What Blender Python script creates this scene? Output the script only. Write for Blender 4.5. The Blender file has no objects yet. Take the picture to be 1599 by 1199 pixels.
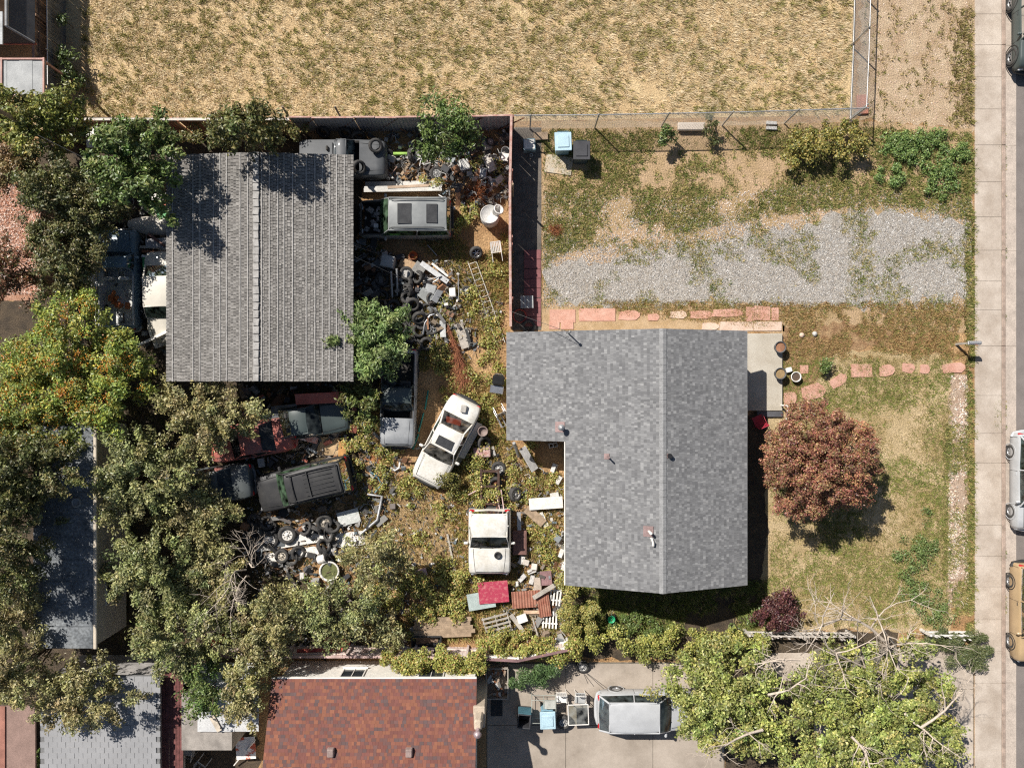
import bpy, math, random
import numpy as np
from mathutils import Vector, Matrix, Euler

# ---------------------------------------------------------------- camera, sky, sun, exposure
scene = bpy.context.scene
H, S, CX, CY = 33.0, 33.3, 800.0, 600.0          # drone height (m), photo pixels per metre on the ground
cam_d = bpy.data.cameras.new('camera'); cam = bpy.data.objects.new('camera', cam_d)
scene.collection.objects.link(cam); scene.camera = cam
cam.location = (0, 0, H); cam.rotation_euler = (0, 0, 0)
cam_d.sensor_width = 36.0; cam_d.lens = 36.0 * H / (1599.0 / S); cam_d.clip_end = 2000
SUN_EL, SUN_AZ = math.radians(46), math.radians(-45)   # light comes from the upper left of the picture
world = bpy.data.worlds.new('World'); scene.world = world; world.use_nodes = True
wn = world.node_tree.nodes; bg = wn['Background']
sky = wn.new('ShaderNodeTexSky'); sky.sky_type = 'NISHITA'; sky.sun_disc = False
sky.sun_elevation = SUN_EL; sky.sun_rotation = SUN_AZ
world.node_tree.links.new(sky.outputs[0], bg.inputs[0]); bg.inputs[1].default_value = 0.05
sun_d = bpy.data.lights.new('sun', 'SUN'); sun_d.energy = 5.0; sun_d.angle = math.radians(0.53); sun_d.color = (1, .95, .88)
sun = bpy.data.objects.new('sun', sun_d); scene.collection.objects.link(sun)
_d = Vector((math.cos(SUN_EL) * math.sin(math.radians(135)), math.cos(SUN_EL) * math.cos(math.radians(135)), -math.sin(SUN_EL)))
sun.rotation_euler = _d.to_track_quat('-Z', 'Y').to_euler(); sun.location = (-20, 20, 40)
scene.view_settings.view_transform = 'Standard'; scene.view_settings.look = 'None'
scene.view_settings.exposure = 0.4; scene.view_settings.gamma = 1.0; scene.view_settings.use_curve_mapping = False
scene.cycles.filter_width = 1.2; scene.cycles.use_denoising = False

# ---------------------------------------------------------------- helpers
C = scene.collection
rnd = random.Random(7); rng = np.random.default_rng(11)
PI = math.pi; R = math.radians
def W(px, py, z=0.0):
    k = (H - z) / H / S
    return Vector(((px - CX) * k, (CY - py) * k, z))
def tag(o, label=None, cat=None, group=None, kind=None):
    if label: o['label'] = label
    if cat: o['category'] = cat
    if group: o['group'] = group
    if kind: o['kind'] = kind
    return o
def empty(name, loc=(0, 0, 0), rz=0, label=None, cat=None, group=None, rot=None):
    o = bpy.data.objects.new(name, None); C.objects.link(o); o.location = loc
    o.rotation_euler = rot if rot else (0, 0, rz); o.empty_display_size = .1
    return tag(o, label, cat, group)
def link(name, mesh, parent=None, loc=(0, 0, 0), rot=(0, 0, 0), scale=(1, 1, 1)):
    o = bpy.data.objects.new(name, mesh); C.objects.link(o); o.parent = parent
    o.location = loc; o.rotation_euler = rot; o.scale = scale
    return o
def copy_tree(o, parent=None):
    c = o.copy(); C.objects.link(c); c.parent = parent
    for ch in o.children: copy_tree(ch, c)
    return c

MATS = {}
def mat(name, col, rough=.75, metal=0.0, var=.25, scale=2.0, col2=None, fine=30.0, fvar=.25, bump=0.0, bscale=60.0, attr=False, spec=.4, trans=0.0, thr=(.35, .65), coat=0.0):
    if name in MATS: return MATS[name]
    m = bpy.data.materials.new(name); m.use_nodes = True; nt = m.node_tree; N = nt.nodes; L = nt.links
    p = N['Principled BSDF']; out = N['Material Output']
    p.inputs['Roughness'].default_value = rough; p.inputs['Metallic'].default_value = metal
    p.inputs['Specular IOR Level'].default_value = spec
    if coat: p.inputs['Coat Weight'].default_value = coat; p.inputs['Coat Roughness'].default_value = .08
    geo = N.new('ShaderNodeNewGeometry'); oi = N.new('ShaderNodeTexCoord')
    n1 = N.new('ShaderNodeTexNoise'); n1.inputs['Scale'].default_value = scale; n1.inputs['Detail'].default_value = 6; n1.inputs['Roughness'].default_value = .62
    L.new(geo.outputs['Position'], n1.inputs['Vector'])
    mr = N.new('ShaderNodeMapRange'); mr.inputs[1].default_value = thr[0]; mr.inputs[2].default_value = thr[1]; L.new(n1.outputs[0], mr.inputs[0])
    mx = N.new('ShaderNodeMix'); mx.data_type = 'RGBA'; L.new(mr.outputs[0], mx.inputs[0])
    a = np.array(col); b = np.array(col2) if col2 is not None else a * (1 + var); a = a if col2 is not None else a * (1 - var)
    mx.inputs[6].default_value = (*a, 1); mx.inputs[7].default_value = (*np.minimum(b, .95), 1)
    src = mx.outputs[2]
    if fvar:
        n2 = N.new('ShaderNodeTexNoise'); n2.inputs['Scale'].default_value = fine; n2.inputs['Detail'].default_value = 4; L.new(geo.outputs['Position'], n2.inputs['Vector'])
        m2 = N.new('ShaderNodeMapRange'); m2.inputs[1].default_value = .3; m2.inputs[2].default_value = .7
        m2.inputs[3].default_value = 1 - fvar; m2.inputs[4].default_value = 1 + fvar * .8; L.new(n2.outputs[0], m2.inputs[0])
        mm = N.new('ShaderNodeMix'); mm.data_type = 'RGBA'; mm.blend_type = 'MULTIPLY'; mm.inputs[0].default_value = 1
        L.new(src, mm.inputs[6]); L.new(m2.outputs[0], mm.inputs[7]); src = mm.outputs[2]
    if attr:
        at = N.new('ShaderNodeAttribute'); at.attribute_name = 'col'
        ma = N.new('ShaderNodeMix'); ma.data_type = 'RGBA'; ma.blend_type = 'MULTIPLY'; ma.inputs[0].default_value = 1
        L.new(src, ma.inputs[6]); L.new(at.outputs['Color'], ma.inputs[7]); src = ma.outputs[2]
    L.new(src, p.inputs['Base Color'])
    if bump:
        n3 = N.new('ShaderNodeTexNoise'); n3.inputs['Scale'].default_value = bscale; n3.inputs['Detail'].default_value = 5; L.new(geo.outputs['Position'], n3.inputs['Vector'])
        bp = N.new('ShaderNodeBump'); bp.inputs['Strength'].default_value = min(1, bump); bp.inputs['Distance'].default_value = .05 * max(1, bump)
        L.new(n3.outputs[0], bp.inputs['Height']); L.new(bp.outputs[0], p.inputs['Normal'])
    if trans:
        tr = N.new('ShaderNodeBsdfTranslucent'); L.new(src, tr.inputs[0]); ms = N.new('ShaderNodeMixShader'); ms.inputs[0].default_value = trans
        L.new(p.outputs[0], ms.inputs[1]); L.new(tr.outputs[0], ms.inputs[2]); L.new(ms.outputs[0], out.inputs[0])
    MATS[name] = m; return m
def glass_mat(name, tint):
    if name in MATS: return MATS[name]
    m = bpy.data.materials.new(name); m.use_nodes = True; nt = m.node_tree; N = nt.nodes; L = nt.links
    N.remove(N['Principled BSDF']); out = N['Material Output']
    t = N.new('ShaderNodeBsdfTransparent'); t.inputs[0].default_value = (*tint, 1)
    g = N.new('ShaderNodeBsdfGlossy'); g.inputs['Roughness'].default_value = .04
    d = N.new('ShaderNodeBsdfDiffuse'); d.inputs[0].default_value = (tint[0] * .75 + .05, tint[1] * .75 + .05, tint[2] * .75 + .05, 1)      # dust, tinted so green panes carry painted tree reflections
    fr = N.new('ShaderNodeFresnel'); fr.inputs[0].default_value = 1.5
    a = N.new('ShaderNodeMixShader'); L.new(fr.outputs[0], a.inputs[0]); L.new(t.outputs[0], a.inputs[1]); L.new(g.outputs[0], a.inputs[2])
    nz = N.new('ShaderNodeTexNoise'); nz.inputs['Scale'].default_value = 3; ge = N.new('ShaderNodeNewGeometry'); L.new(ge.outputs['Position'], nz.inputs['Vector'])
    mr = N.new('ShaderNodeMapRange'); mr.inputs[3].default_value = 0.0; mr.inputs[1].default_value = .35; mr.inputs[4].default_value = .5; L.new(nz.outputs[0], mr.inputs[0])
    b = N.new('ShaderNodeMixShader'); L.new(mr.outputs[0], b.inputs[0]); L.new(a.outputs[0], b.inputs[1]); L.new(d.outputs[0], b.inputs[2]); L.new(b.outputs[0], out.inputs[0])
    MATS[name] = m; return m

class MB:
    def __init__(s): s.v = []; s.f = []; s.c = []; s.mi = []; s.sm = []
    def add(s, vs, fs, col=None, mi=0, smooth=False):
        o = len(s.v); s.v += [tuple(p) for p in vs]
        for f in fs: s.f.append([i + o for i in f]); s.c.append(col); s.mi.append(mi); s.sm.append(smooth)
    def box(s, c, d, rot=None, col=None, mi=0, taper=1.0, bev=0.0):
        hx, hy, hz = d[0] / 2, d[1] / 2, d[2] / 2
        if bev > 0:
            b = min(bev, hx * .8, hy * .8, hz * .8); P = []
            for z, i in ((-hz, b), (-hz + b, 0), (hz - b, 0), (hz, b)):
                t = taper if z > 0 else 1.0
                for sx, sy in ((-1, -1), (1, -1), (1, 1), (-1, 1)):
                    k = b if i == 0 else b * 1.6
                    if sx * sy > 0: P += [(sx * (hx - i) * t, sy * (hy - k) * t, z), (sx * (hx - k) * t, sy * (hy - i) * t, z)]
                    else: P += [(sx * (hx - k) * t, sy * (hy - i) * t, z), (sx * (hx - i) * t, sy * (hy - k) * t, z)]
            F = [list(range(8))[::-1], list(range(24, 32))]
            for r in range(3):
                for i in range(8): j = (i + 1) % 8; F.append([r * 8 + i, r * 8 + j, r * 8 + 8 + j, r * 8 + 8 + i])
        else:
            P = [(-hx, -hy, -hz), (hx, -hy, -hz), (hx, hy, -hz), (-hx, hy, -hz)] + [(x * taper, y * taper, hz) for x, y in ((-hx, -hy), (hx, -hy), (hx, hy), (-hx, hy))]
            F = [[3, 2, 1, 0], [4, 5, 6, 7], [0, 1, 5, 4], [1, 2, 6, 5], [2, 3, 7, 6], [3, 0, 4, 7]]
        M = Euler(rot).to_matrix() if rot else None; c = Vector(c)
        s.add([(M @ Vector(p) if M else Vector(p)) + c for p in P], F, col, mi); return s
    def tube(s, pts, r, n=6, col=None, mi=0, cap=True):
        pts = [Vector(p) for p in pts]; rs = r if isinstance(r, (list, tuple)) else [r] * len(pts); V = []; F = []
        for i, p in enumerate(pts):
            t = (pts[min(i + 1, len(pts) - 1)] - pts[max(i - 1, 0)]).normalized()
            u = t.cross(Vector((0, 0, 1)) if abs(t.z) < .9 else Vector((1, 0, 0))).normalized(); w = t.cross(u)
            for k in range(n): a = 2 * PI * k / n; V.append(p + (u * math.cos(a) + w * math.sin(a)) * rs[i])
        for i in range(len(pts) - 1):
            for k in range(n): j = (k + 1) % n; F.append([i * n + k, i * n + j, i * n + n + j, i * n + n + k])
        s.add(V, F, col, mi, True)
        if cap: s.add(V[:n], [list(range(n))], col, mi); s.add(V[-n:], [list(range(n))[::-1]], col, mi)
        return s
    def lathe(s, prof, n=20, c=(0, 0, 0), axis='Z', col=None, mi=0, closed=False, smooth=True):
        V = []; F = []; m = len(prof); c = Vector(c)
        for k in range(n):
            a = 2 * PI * k / n; ca, sa = math.cos(a), math.sin(a)
            for r, z in prof:
                V.append(c + (Vector((r * ca, r * sa, z)) if axis == 'Z' else Vector((r * ca, z, r * sa)) if axis == 'Y' else Vector((z, r * ca, r * sa))))
        for k in range(n):
            j = (k + 1) % n
            for i in range(m if closed else m - 1): q = (i + 1) % m; F.append([k * m + i, j * m + i, j * m + q, k * m + q])
        s.add(V, F, col, mi, smooth); return s
    def grid(s, rows, col=None, mi=0, smooth=True, skip=None):
        n = len(rows[0]); V = [p for r in rows for p in r]; F = []
        for i in range(len(rows) - 1):
            for j in range(n - 1):
                if skip and skip(i, j): continue
                F.append([i * n + j, i * n + j + 1, (i + 1) * n + j + 1, (i + 1) * n + j])
        s.add(V, F, col, mi, smooth); return s
    def prism(s, poly, z0, z1, col=None, mi=0):
        n = len(poly); V = [(x, y, z0) for x, y in poly] + [(x, y, z1) for x, y in poly]
        s.add(V, [list(range(n))[::-1], list(range(n, 2 * n))] + [[i, (i + 1) % n, n + (i + 1) % n, n + i] for i in range(n)], col, mi); return s
    def mesh(s, name, mats):
        me = bpy.data.meshes.new(name); me.from_pydata(s.v, [], s.f)
        for m in (mats if isinstance(mats, (list, tuple)) else [mats]): me.materials.append(m)
        me.polygons.foreach_set('use_smooth', s.sm); me.polygons.foreach_set('material_index', s.mi)
        if any(c is not None for c in s.c):
            a = me.attributes.new('col', 'FLOAT_COLOR', 'FACE')
            a.data.foreach_set('color', np.array([(*(c if c is not None else (1, 1, 1)), 1) for c in s.c], dtype=np.float32).ravel())
        me.update(); return me
    def build(s, name, mats, parent=None, loc=(0, 0, 0), rot=(0, 0, 0), scale=(1, 1, 1)):
        return link(name, s.mesh(name, mats), parent, loc, rot, scale)

def npmesh(name, V, F, m, col=None, smooth=False):
    """V (n,3), F (m,k) -> mesh; col (m,3) per face"""
    me = bpy.data.meshes.new(name); k = F.shape[1]
    me.vertices.add(len(V)); me.vertices.foreach_set('co', V.astype(np.float32).ravel())
    me.loops.add(F.size); me.loops.foreach_set('vertex_index', F.astype(np.int32).ravel())
    me.polygons.add(len(F)); me.polygons.foreach_set('loop_start', np.arange(0, F.size, k, dtype=np.int32))
    me.materials.append(m)
    me.polygons.foreach_set('use_smooth', np.full(len(F), bool(smooth)))
    me.update(calc_edges=True)
    if col is not None:
        a = me.attributes.new('col', 'FLOAT_COLOR', 'FACE')
        a.data.foreach_set('color', np.concatenate([col, np.ones((len(col), 1))], 1).astype(np.float32).ravel())
    return me

def _hash(i, j, seed): 
    v = np.sin(i * 127.1 + j * 311.7 + seed * 74.7) * 43758.5453
    return v - np.floor(v)
def vnoise(x, y, sc, seed=0, octv=3):
    t = np.zeros_like(x, dtype=float); a = .5
    for o in range(octv):
        u, v = x * sc, y * sc; i, j = np.floor(u), np.floor(v); f, g = u - i, v - j; f = f * f * (3 - 2 * f); g = g * g * (3 - 2 * g)
        t += a * ((_hash(i, j, seed) * (1 - f) + _hash(i + 1, j, seed) * f) * (1 - g) + (_hash(i, j + 1, seed) * (1 - f) + _hash(i + 1, j + 1, seed) * f) * g)
        a *= .5; sc *= 2.1; seed += 13
    return t / .875
def inpoly(x, y, poly):
    ins = np.zeros(len(x), bool); n = len(poly)
    for i in range(n):
        x1, y1 = poly[i]; x2, y2 = poly[(i + 1) % n]
        if y1 == y2: continue
        c = ((y1 > y) != (y2 > y)) & (x < (x2 - x1) * (y - y1) / (y2 - y1) + x1); ins ^= c
    return ins
def ppoly(pts): return [tuple(W(*p)[:2]) for p in pts]
def scatter(poly, n, mask=None):
    """n random points inside polygon (world); mask(x,y)->0..1 keep probability"""
    xs = [p[0] for p in poly]; ys = [p[1] for p in poly]
    x = rng.uniform(min(xs), max(xs), n * 3); y = rng.uniform(min(ys), max(ys), n * 3)
    k = inpoly(x, y, poly)
    if mask is not None: k &= rng.random(len(x)) < mask(x, y)
    x, y = x[k], y[k]; return x[:n], y[:n]

LEAF = lambda: mat('leaf', (1, 1, 1), rough=.42, var=0.0, fvar=0, attr=True, trans=.2, spec=.5)
def leaf_mesh(name, P, Nn, ln, wd, pal, wts, m=None, mult=None):
    """one diamond leaf per point: P (n,3), Nn (n,3) normals"""
    n = len(P); Nn = Nn / (np.linalg.norm(Nn, axis=1, keepdims=True) + 1e-9)
    r = rng.normal(size=(n, 3)); t = np.cross(Nn, r); t /= (np.linalg.norm(t, axis=1, keepdims=True) + 1e-9); b = np.cross(Nn, t)
    s = rng.uniform(.6, 1.35, (n, 1)); L = t * ln * s; B = b * wd * s
    V = np.empty((n, 4, 3)); V[:, 0] = P - L * .5; V[:, 1] = P + B * .5 + L * .05; V[:, 2] = P + L * .5 - Nn * ln * .15; V[:, 3] = P - B * .5 + L * .05
    F = np.arange(n * 4).reshape(n, 4)
    pal = np.array(pal); w = np.array(wts, float); ci = rng.choice(len(pal), n, p=w / w.sum())
    col = pal[ci] * rng.uniform(.7, 1.3, (n, 1))
    if mult is not None: col = col * mult
    return npmesh(name, V.reshape(-1, 3), F, m or LEAF(), col)
def clump_leaves(cen, rad, per, updir=.6, out=None, spray=0.0):
    """cen (k,3), rad (k,3): leaf points around clump centres, normals facing up and outwards"""
    k = len(cen); idx = np.repeat(np.arange(k), per); n = len(idx)
    d = rng.normal(size=(n, 3)); d /= np.linalg.norm(d, axis=1, keepdims=True); rr = rng.random((n, 1)) ** .45
    P = cen[idx] + d * rr * rad[idx]
    if out is not None and spray: P += out[idx] * (rng.random((n, 1)) ** 1.5) * spray
    Nn = d * .7 + rng.normal(size=(n, 3)) * .55 + np.array([0, 0, updir]); return P, Nn

BARK = lambda: mat('bark', (.16, .12, .085), rough=.9, var=.35, scale=8, bump=.5, bscale=40)
def tree(name, label, px, py, rx, ry, ztop, zbot, clumps, per, cr, leaf, pal, wts, cat='tree', group=None, base=None, spray=.25, seed=1, trunk_r=.12, shell=.5, limbs=14, bark=None, extra=None, flat=.6, lobe=1.0, big=1.4):
    """crown centred where the photo shows it, at its own height; rx, ry in photo pixels at that height"""
    per = max(20, int(per / big ** 1.75)); cr = cr * 1.3; leaf = (leaf[0] * big, leaf[1] * big)
    st = np.random.default_rng(seed); zc = (ztop + zbot) / 2; rz = (ztop - zbot) / 2
    c = W(px, py, zc); k = (H - zc) / H / S; ax, ay = rx * k, ry * k
    b = W(*base) if base else Vector((c.x, c.y, 0)); root = empty(name, (b.x, b.y, 0), 0, label, cat, group)
    d = st.normal(size=(clumps, 3)); d[:, 2] = np.abs(d[:, 2]) * 1.25 - .4; d /= np.linalg.norm(d, axis=1, keepdims=True)
    ang = np.arctan2(d[:, 1], d[:, 0]); lob = .9 + lobe * (.13 * np.sin(ang * 3 + seed) + .09 * np.sin(ang * 5 + seed * 2.3) + .06 * np.sin(ang * 9 + seed) - .03)
    r = (shell + (1 - shell) * st.random(clumps) ** .6) * lob; r[::4] *= st.uniform(.3, .8, len(r[::4]))
    loc = d * r[:, None] * np.array([ax, ay, rz]); cen = loc + np.array([c.x - b.x, c.y - b.y, zc])
    radk = cr * st.uniform(.65, 1.3, (clumps, 1)) * np.array([1, 1, flat]); out = d * np.array([1, 1, .25])
    P, Nn = clump_leaves(cen, radk, per, .6, out, spray)
    tone = np.repeat(st.uniform(.72, 1.3, (clumps, 1)) * (1 + st.normal(0, .045, (clumps, 3))), per, 0)
    me = leaf_mesh(name + '_leaves', P, Nn, leaf[0], leaf[1], pal, wts, None, tone); o = link('crown', me, root)
    t = MB(); fork = Vector((0, 0, zbot * .55 + .2)); top = Vector((c.x - b.x, c.y - b.y, zc))
    t.tube([(0, 0, -.05), tuple(fork * .5 + Vector((.04, .03, 0))), tuple(fork)], [trunk_r * 1.35, trunk_r * 1.05, trunk_r * .95], 8)
    for i in st.choice(clumps, min(limbs, clumps), replace=False):
        e = Vector(cen[i]); mid = fork.lerp(e, .5) + Vector((st.normal() * .15, st.normal() * .15, .15 * rz))
        t.tube([fork, mid, e], [trunk_r * .42, trunk_r * .2, .008], 5)
    t.build('trunk', bark or BARK(), root)
    if extra:                                                # berries / blossoms, a part of their own
        nm, n_e, pl, sz, m_e = extra; up = np.where(d[:, 2] > -.05)[0]; ii = st.choice(up, n_e)
        Pe = np.repeat(cen[ii] + np.array([0, 0, cr * .75]), 26, 0) + st.normal(size=(n_e * 26, 3)) * np.array([.15, .13, .06]); Ne = st.normal(size=Pe.shape) * .6 + np.array([0, 0, 1])
        link(nm, leaf_mesh(nm, Pe, Ne, sz, sz * .8, pl, [1] * len(pl)), root)
    return root
def shrub(name, label, blobs, dens, leaf, pal, wts, cat='shrub', group=None, kind=None, updir=.6, stems=True, m=None):
    """blobs: (px, py, z, rx_px, ry_px, rz_m): one plant made of leafy masses"""
    p0 = W(blobs[0][0], blobs[0][1], blobs[0][2]); Ps = []; Ns = []; T = []
    for px, py, z, rx, ry, rz in blobs:
        c = W(px, py, z); k = (H - z) / H / S; ax, ay = rx * k, ry * k; nc = max(4, int(ax * ay * 16))
        d = rng.normal(size=(nc, 3)); d /= np.linalg.norm(d, axis=1, keepdims=True); d[:, 2] = np.abs(d[:, 2])
        cen = d * (rng.random((nc, 1)) ** .4) * np.array([ax, ay, rz]) * .88 + np.array([c.x - p0.x, c.y - p0.y, z])
        rad = np.ones((nc, 3)) * np.array([1, 1, .7]) * min(.3, max(ax, ay) * .6) * rng.uniform(.6, 1.3, (nc, 1))
        P, Nn = clump_leaves(cen, rad, max(3, int(dens * ax * ay * PI / nc)), updir); Ps.append(P); Ns.append(Nn)
        if stems:
            for i in range(min(2, nc)): t = MB(); t.tube([(c.x - p0.x, c.y - p0.y, 0), tuple(cen[i])], [.018, .006], 4); T.append(t)
    me = leaf_mesh(name + '_leaves', np.concatenate(Ps), np.concatenate(Ns), leaf[0] * 1.2, leaf[1] * 1.2, pal, wts, m)
    if kind or not T:
        o = link(name, me, None, (p0.x, p0.y, 0)); return tag(o, label, None if kind else cat, group, kind)
    root = empty(name, (p0.x, p0.y, 0), 0, label, cat, group); link('foliage', me, root)
    for t in T: t.build('stem', BARK(), root)
    return root
def grass(name, label, polys, n, h, pal, wts, mask=None, per=10, spread=.07, wid=.016, lean=.9, kind='stuff', drift=0.0):
    xs = []; ys = []
    A = [abs(sum(p[i][0] * p[(i + 1) % len(p)][1] - p[(i + 1) % len(p)][0] * p[i][1] for i in range(len(p)))) / 2 for p in polys]
    for p, a in zip(polys, A):
        x, y = scatter(p, max(5, int(n * a / sum(A))), mask); xs.append(x); ys.append(y)
    x = np.concatenate(xs); y = np.concatenate(ys); T = len(x); idx = np.repeat(np.arange(T), per); N = len(idx)
    pal = np.array(pal); w = np.array(wts, float); tc = rng.choice(len(pal), T, p=w / w.sum()); hs = rng.uniform(.5, 1.3, T)
    an = rng.uniform(0, 2 * PI, N); ro = rng.random(N) ** .7 * spread; bx = x[idx] + np.cos(an) * ro; by = y[idx] + np.sin(an) * ro
    hh = h * hs[idx] * rng.uniform(.5, 1.2, N); le = lean * rng.uniform(.3, 1.2, N) * hh; a2 = an + rng.normal(0, .7, N)
    dx, dy = np.cos(a2), np.sin(a2); V = np.empty((N, 3, 3)); wv = wid * rng.uniform(.6, 1.5, N)
    V[:, 0] = np.stack([bx - dy * wv, by + dx * wv, np.full(N, .004)], 1); V[:, 1] = np.stack([bx + dy * wv, by - dx * wv, np.full(N, .004)], 1)
    V[:, 2] = np.stack([bx + dx * le + drift * hh, by + dy * le - drift * .35 * hh, hh], 1)
    cidx = np.where(rng.random(N) < .8, tc[idx], rng.choice(len(pal), N, p=w / w.sum())); col = pal[cidx] * rng.uniform(.75, 1.25, (N, 1))
    m = mat('grass_blade', (1, 1, 1), rough=.7, var=0, fvar=0, attr=True, trans=.25, spec=.2)
    return tag(link(name, npmesh(name, V.reshape(-1, 3), np.arange(N * 3).reshape(N, 3), m, col)), label, None, None, kind)
def stones(name, label, polys, n, size, pal, mask=None, z=.006):
    xs = []; ys = []
    A = [abs(sum(p[i][0] * p[(i + 1) % len(p)][1] - p[(i + 1) % len(p)][0] * p[i][1] for i in range(len(p)))) / 2 for p in polys]
    for p, a in zip(polys, A):
        x, y = scatter(p, int(n * a / sum(A)), mask); xs.append(x); ys.append(y)
    x = np.concatenate(xs); y = np.concatenate(ys); N = len(x); sz = size * rng.uniform(.5, 1.5, N); a0 = rng.uniform(0, 2 * PI, N)
    V = np.empty((N, 5, 3))
    for i in range(4):
        a = a0 + i * PI / 2 + rng.normal(0, .25, N); rr = sz * rng.uniform(.6, 1.2, N); V[:, i] = np.stack([x + np.cos(a) * rr, y + np.sin(a) * rr, np.full(N, z)], 1)
    V[:, 4] = np.stack([x + rng.normal(0, .4, N) * sz, y + rng.normal(0, .4, N) * sz, z + sz * rng.uniform(.5, 1.1, N)], 1)
    b = np.arange(N)[:, None] * 5; F = np.concatenate([np.stack([b[:, 0] + i, b[:, 0] + (i + 1) % 4, b[:, 0] + 4], 1) for i in range(4)])
    pal = np.array(pal); col = pal[rng.integers(0, len(pal), N)] * rng.uniform(.7, 1.25, (N, 1)); col = np.tile(col, (4, 1))
    m = mat('stone_chip', (1, 1, 1), rough=.85, var=0, fvar=0, attr=True)
    return tag(link(name, npmesh(name, V.reshape(-1, 3), F, m, col)), label, None, None, 'stuff')
def rough_poly(pts, amp=.25, step=.35, seed=0):
    """pixel outline -> world outline broken up into an uneven natural edge"""
    p = ppoly(pts); out = []; st = random.Random(seed)
    for i in range(len(p)):
        a, b = Vector(p[i]), Vector(p[(i + 1) % len(p)]); n = max(1, int((b - a).length / step)); nv = Vector((-(b - a).y, (b - a).x)).normalized()
        for k in range(n): out.append(tuple(a.lerp(b, k / n) + nv * st.gauss(0, amp)))
    return out
def sheet(name, poly, z, m, label=None, kind='structure'):
    b = MB(); b.add([(x, y, z) for x, y in poly], [list(range(len(poly)))]); o = b.build(name, m)
    if sum(poly[i][0] * poly[(i + 1) % len(poly)][1] - poly[(i + 1) % len(poly)][0] * poly[i][1] for i in range(len(poly))) < 0: o.data.flip_normals()
    return tag(o, label, None, None, kind)

# ---------------------------------------------------------------- ground sheets
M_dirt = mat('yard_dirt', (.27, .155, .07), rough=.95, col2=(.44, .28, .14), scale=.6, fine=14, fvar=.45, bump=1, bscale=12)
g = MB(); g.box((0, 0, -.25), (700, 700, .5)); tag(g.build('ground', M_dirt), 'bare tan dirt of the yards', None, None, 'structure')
M_field = mat('field_soil', (.46, .32, .17), rough=.95, col2=(.58, .44, .25), scale=.9, fine=16, fvar=.4, bump=1, bscale=14)
sheet('field', [(-22.5, 11.9), (16.0, 12.6), (16.3, 60), (-22.5, 60)], .004, M_field, 'dry grass field beyond the back fences')
sheet('verge', rough_poly([(1343, -40), (1528, -40), (1526, 205), (1440, 200), (1340, 190)], .12, .3, 2), .005, mat('verge_soil', (.38, .27, .165), rough=.95, col2=(.50, .385, .26), scale=1.2, fine=20, fvar=.4, bump=1, bscale=18), 'pinkish bare soil strip between chain link fence and pavement')
M_side = mat('side_yard_soil', (.34, .24, .12), rough=.95, col2=(.46, .32, .20), scale=.8, fine=18, fvar=.4, bump=1, bscale=14)
sheet('side_yard', rough_poly([(846, 190), (1335, 190), (1520, 200), (1518, 520), (1220, 520), (846, 516)], .05, .4, 3), .006, M_side, 'side yard soil under patchy grass and weeds')
M_grav = mat('gravel_base', (.33, .29, .24), rough=.95, col2=(.44, .41, .37), scale=3, fine=26, fvar=.6, bump=1, bscale=30)
sheet('gravel_driveway', rough_poly([(850, 415), (930, 410), (1000, 395), (1090, 375), (1160, 370), (1240, 355), (1300, 335), (1400, 330), (1512, 352), (1514, 470), (1380, 478), (1240, 476), (1100, 468), (980, 478), (900, 472), (852, 470)], .22, .3, 4), .010, M_grav, 'pale crushed gravel driveway with weeds growing through')
sheet('lawn', rough_poly([(1198, 560), (1300, 545), (1486, 555), (1484, 985), (1190, 985), (1198, 780)], .08, .3, 5), .008, mat('lawn_soil', (.34, .25, .12), rough=.95, col2=(.52, .40, .24), scale=.55, fine=18, fvar=.35, bump=1, bscale=16), 'dry patchy front lawn soil')
sheet('mulch_bed', rough_poly([(1222, 508), (1320, 505), (1400, 512), (1390, 535), (1300, 555), (1275, 600), (1224, 640)], .1, .25, 6), .012, mat('mulch', (.25, .14, .07), rough=.95, col2=(.38, .25, .13), scale=4, fine=24, fvar=.5, bump=1, bscale=26), 'brown mulch bed beside the porch')
sheet('rock_strip', rough_poly([(1483, 585), (1512, 585), (1514, 950), (1478, 950)], .06, .25, 7), .011, mat('rock_strip_base', (.36, .25, .17), rough=.95, col2=(.47, .36, .27), scale=3, fine=22, fvar=.4, bump=1, bscale=26), 'pale rock border strip beside the pavement')
sheet('chip_yard', ppoly([(-300, 288), (62, 288), (62, 470), (-300, 470)]), .006, mat('wood_chips', (.36, .17, .10), rough=.95, col2=(.55, .33, .23), scale=3, fine=28, fvar=.6, bump=1, bscale=30), 'neighbouring yard covered in reddish wood chips')
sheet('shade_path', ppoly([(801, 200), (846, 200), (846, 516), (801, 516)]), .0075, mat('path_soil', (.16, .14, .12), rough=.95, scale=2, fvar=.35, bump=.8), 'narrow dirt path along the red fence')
sheet('light_path', rough_poly([(846, 483), (1225, 483), (1225, 517), (846, 517)], .04, .3, 9), .012, mat('path_sand', (.50, .36, .22), rough=.95, col2=(.40, .27, .14), scale=2, fvar=.3, bump=.6), 'sandy strip along the house under the paving stones')

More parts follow.
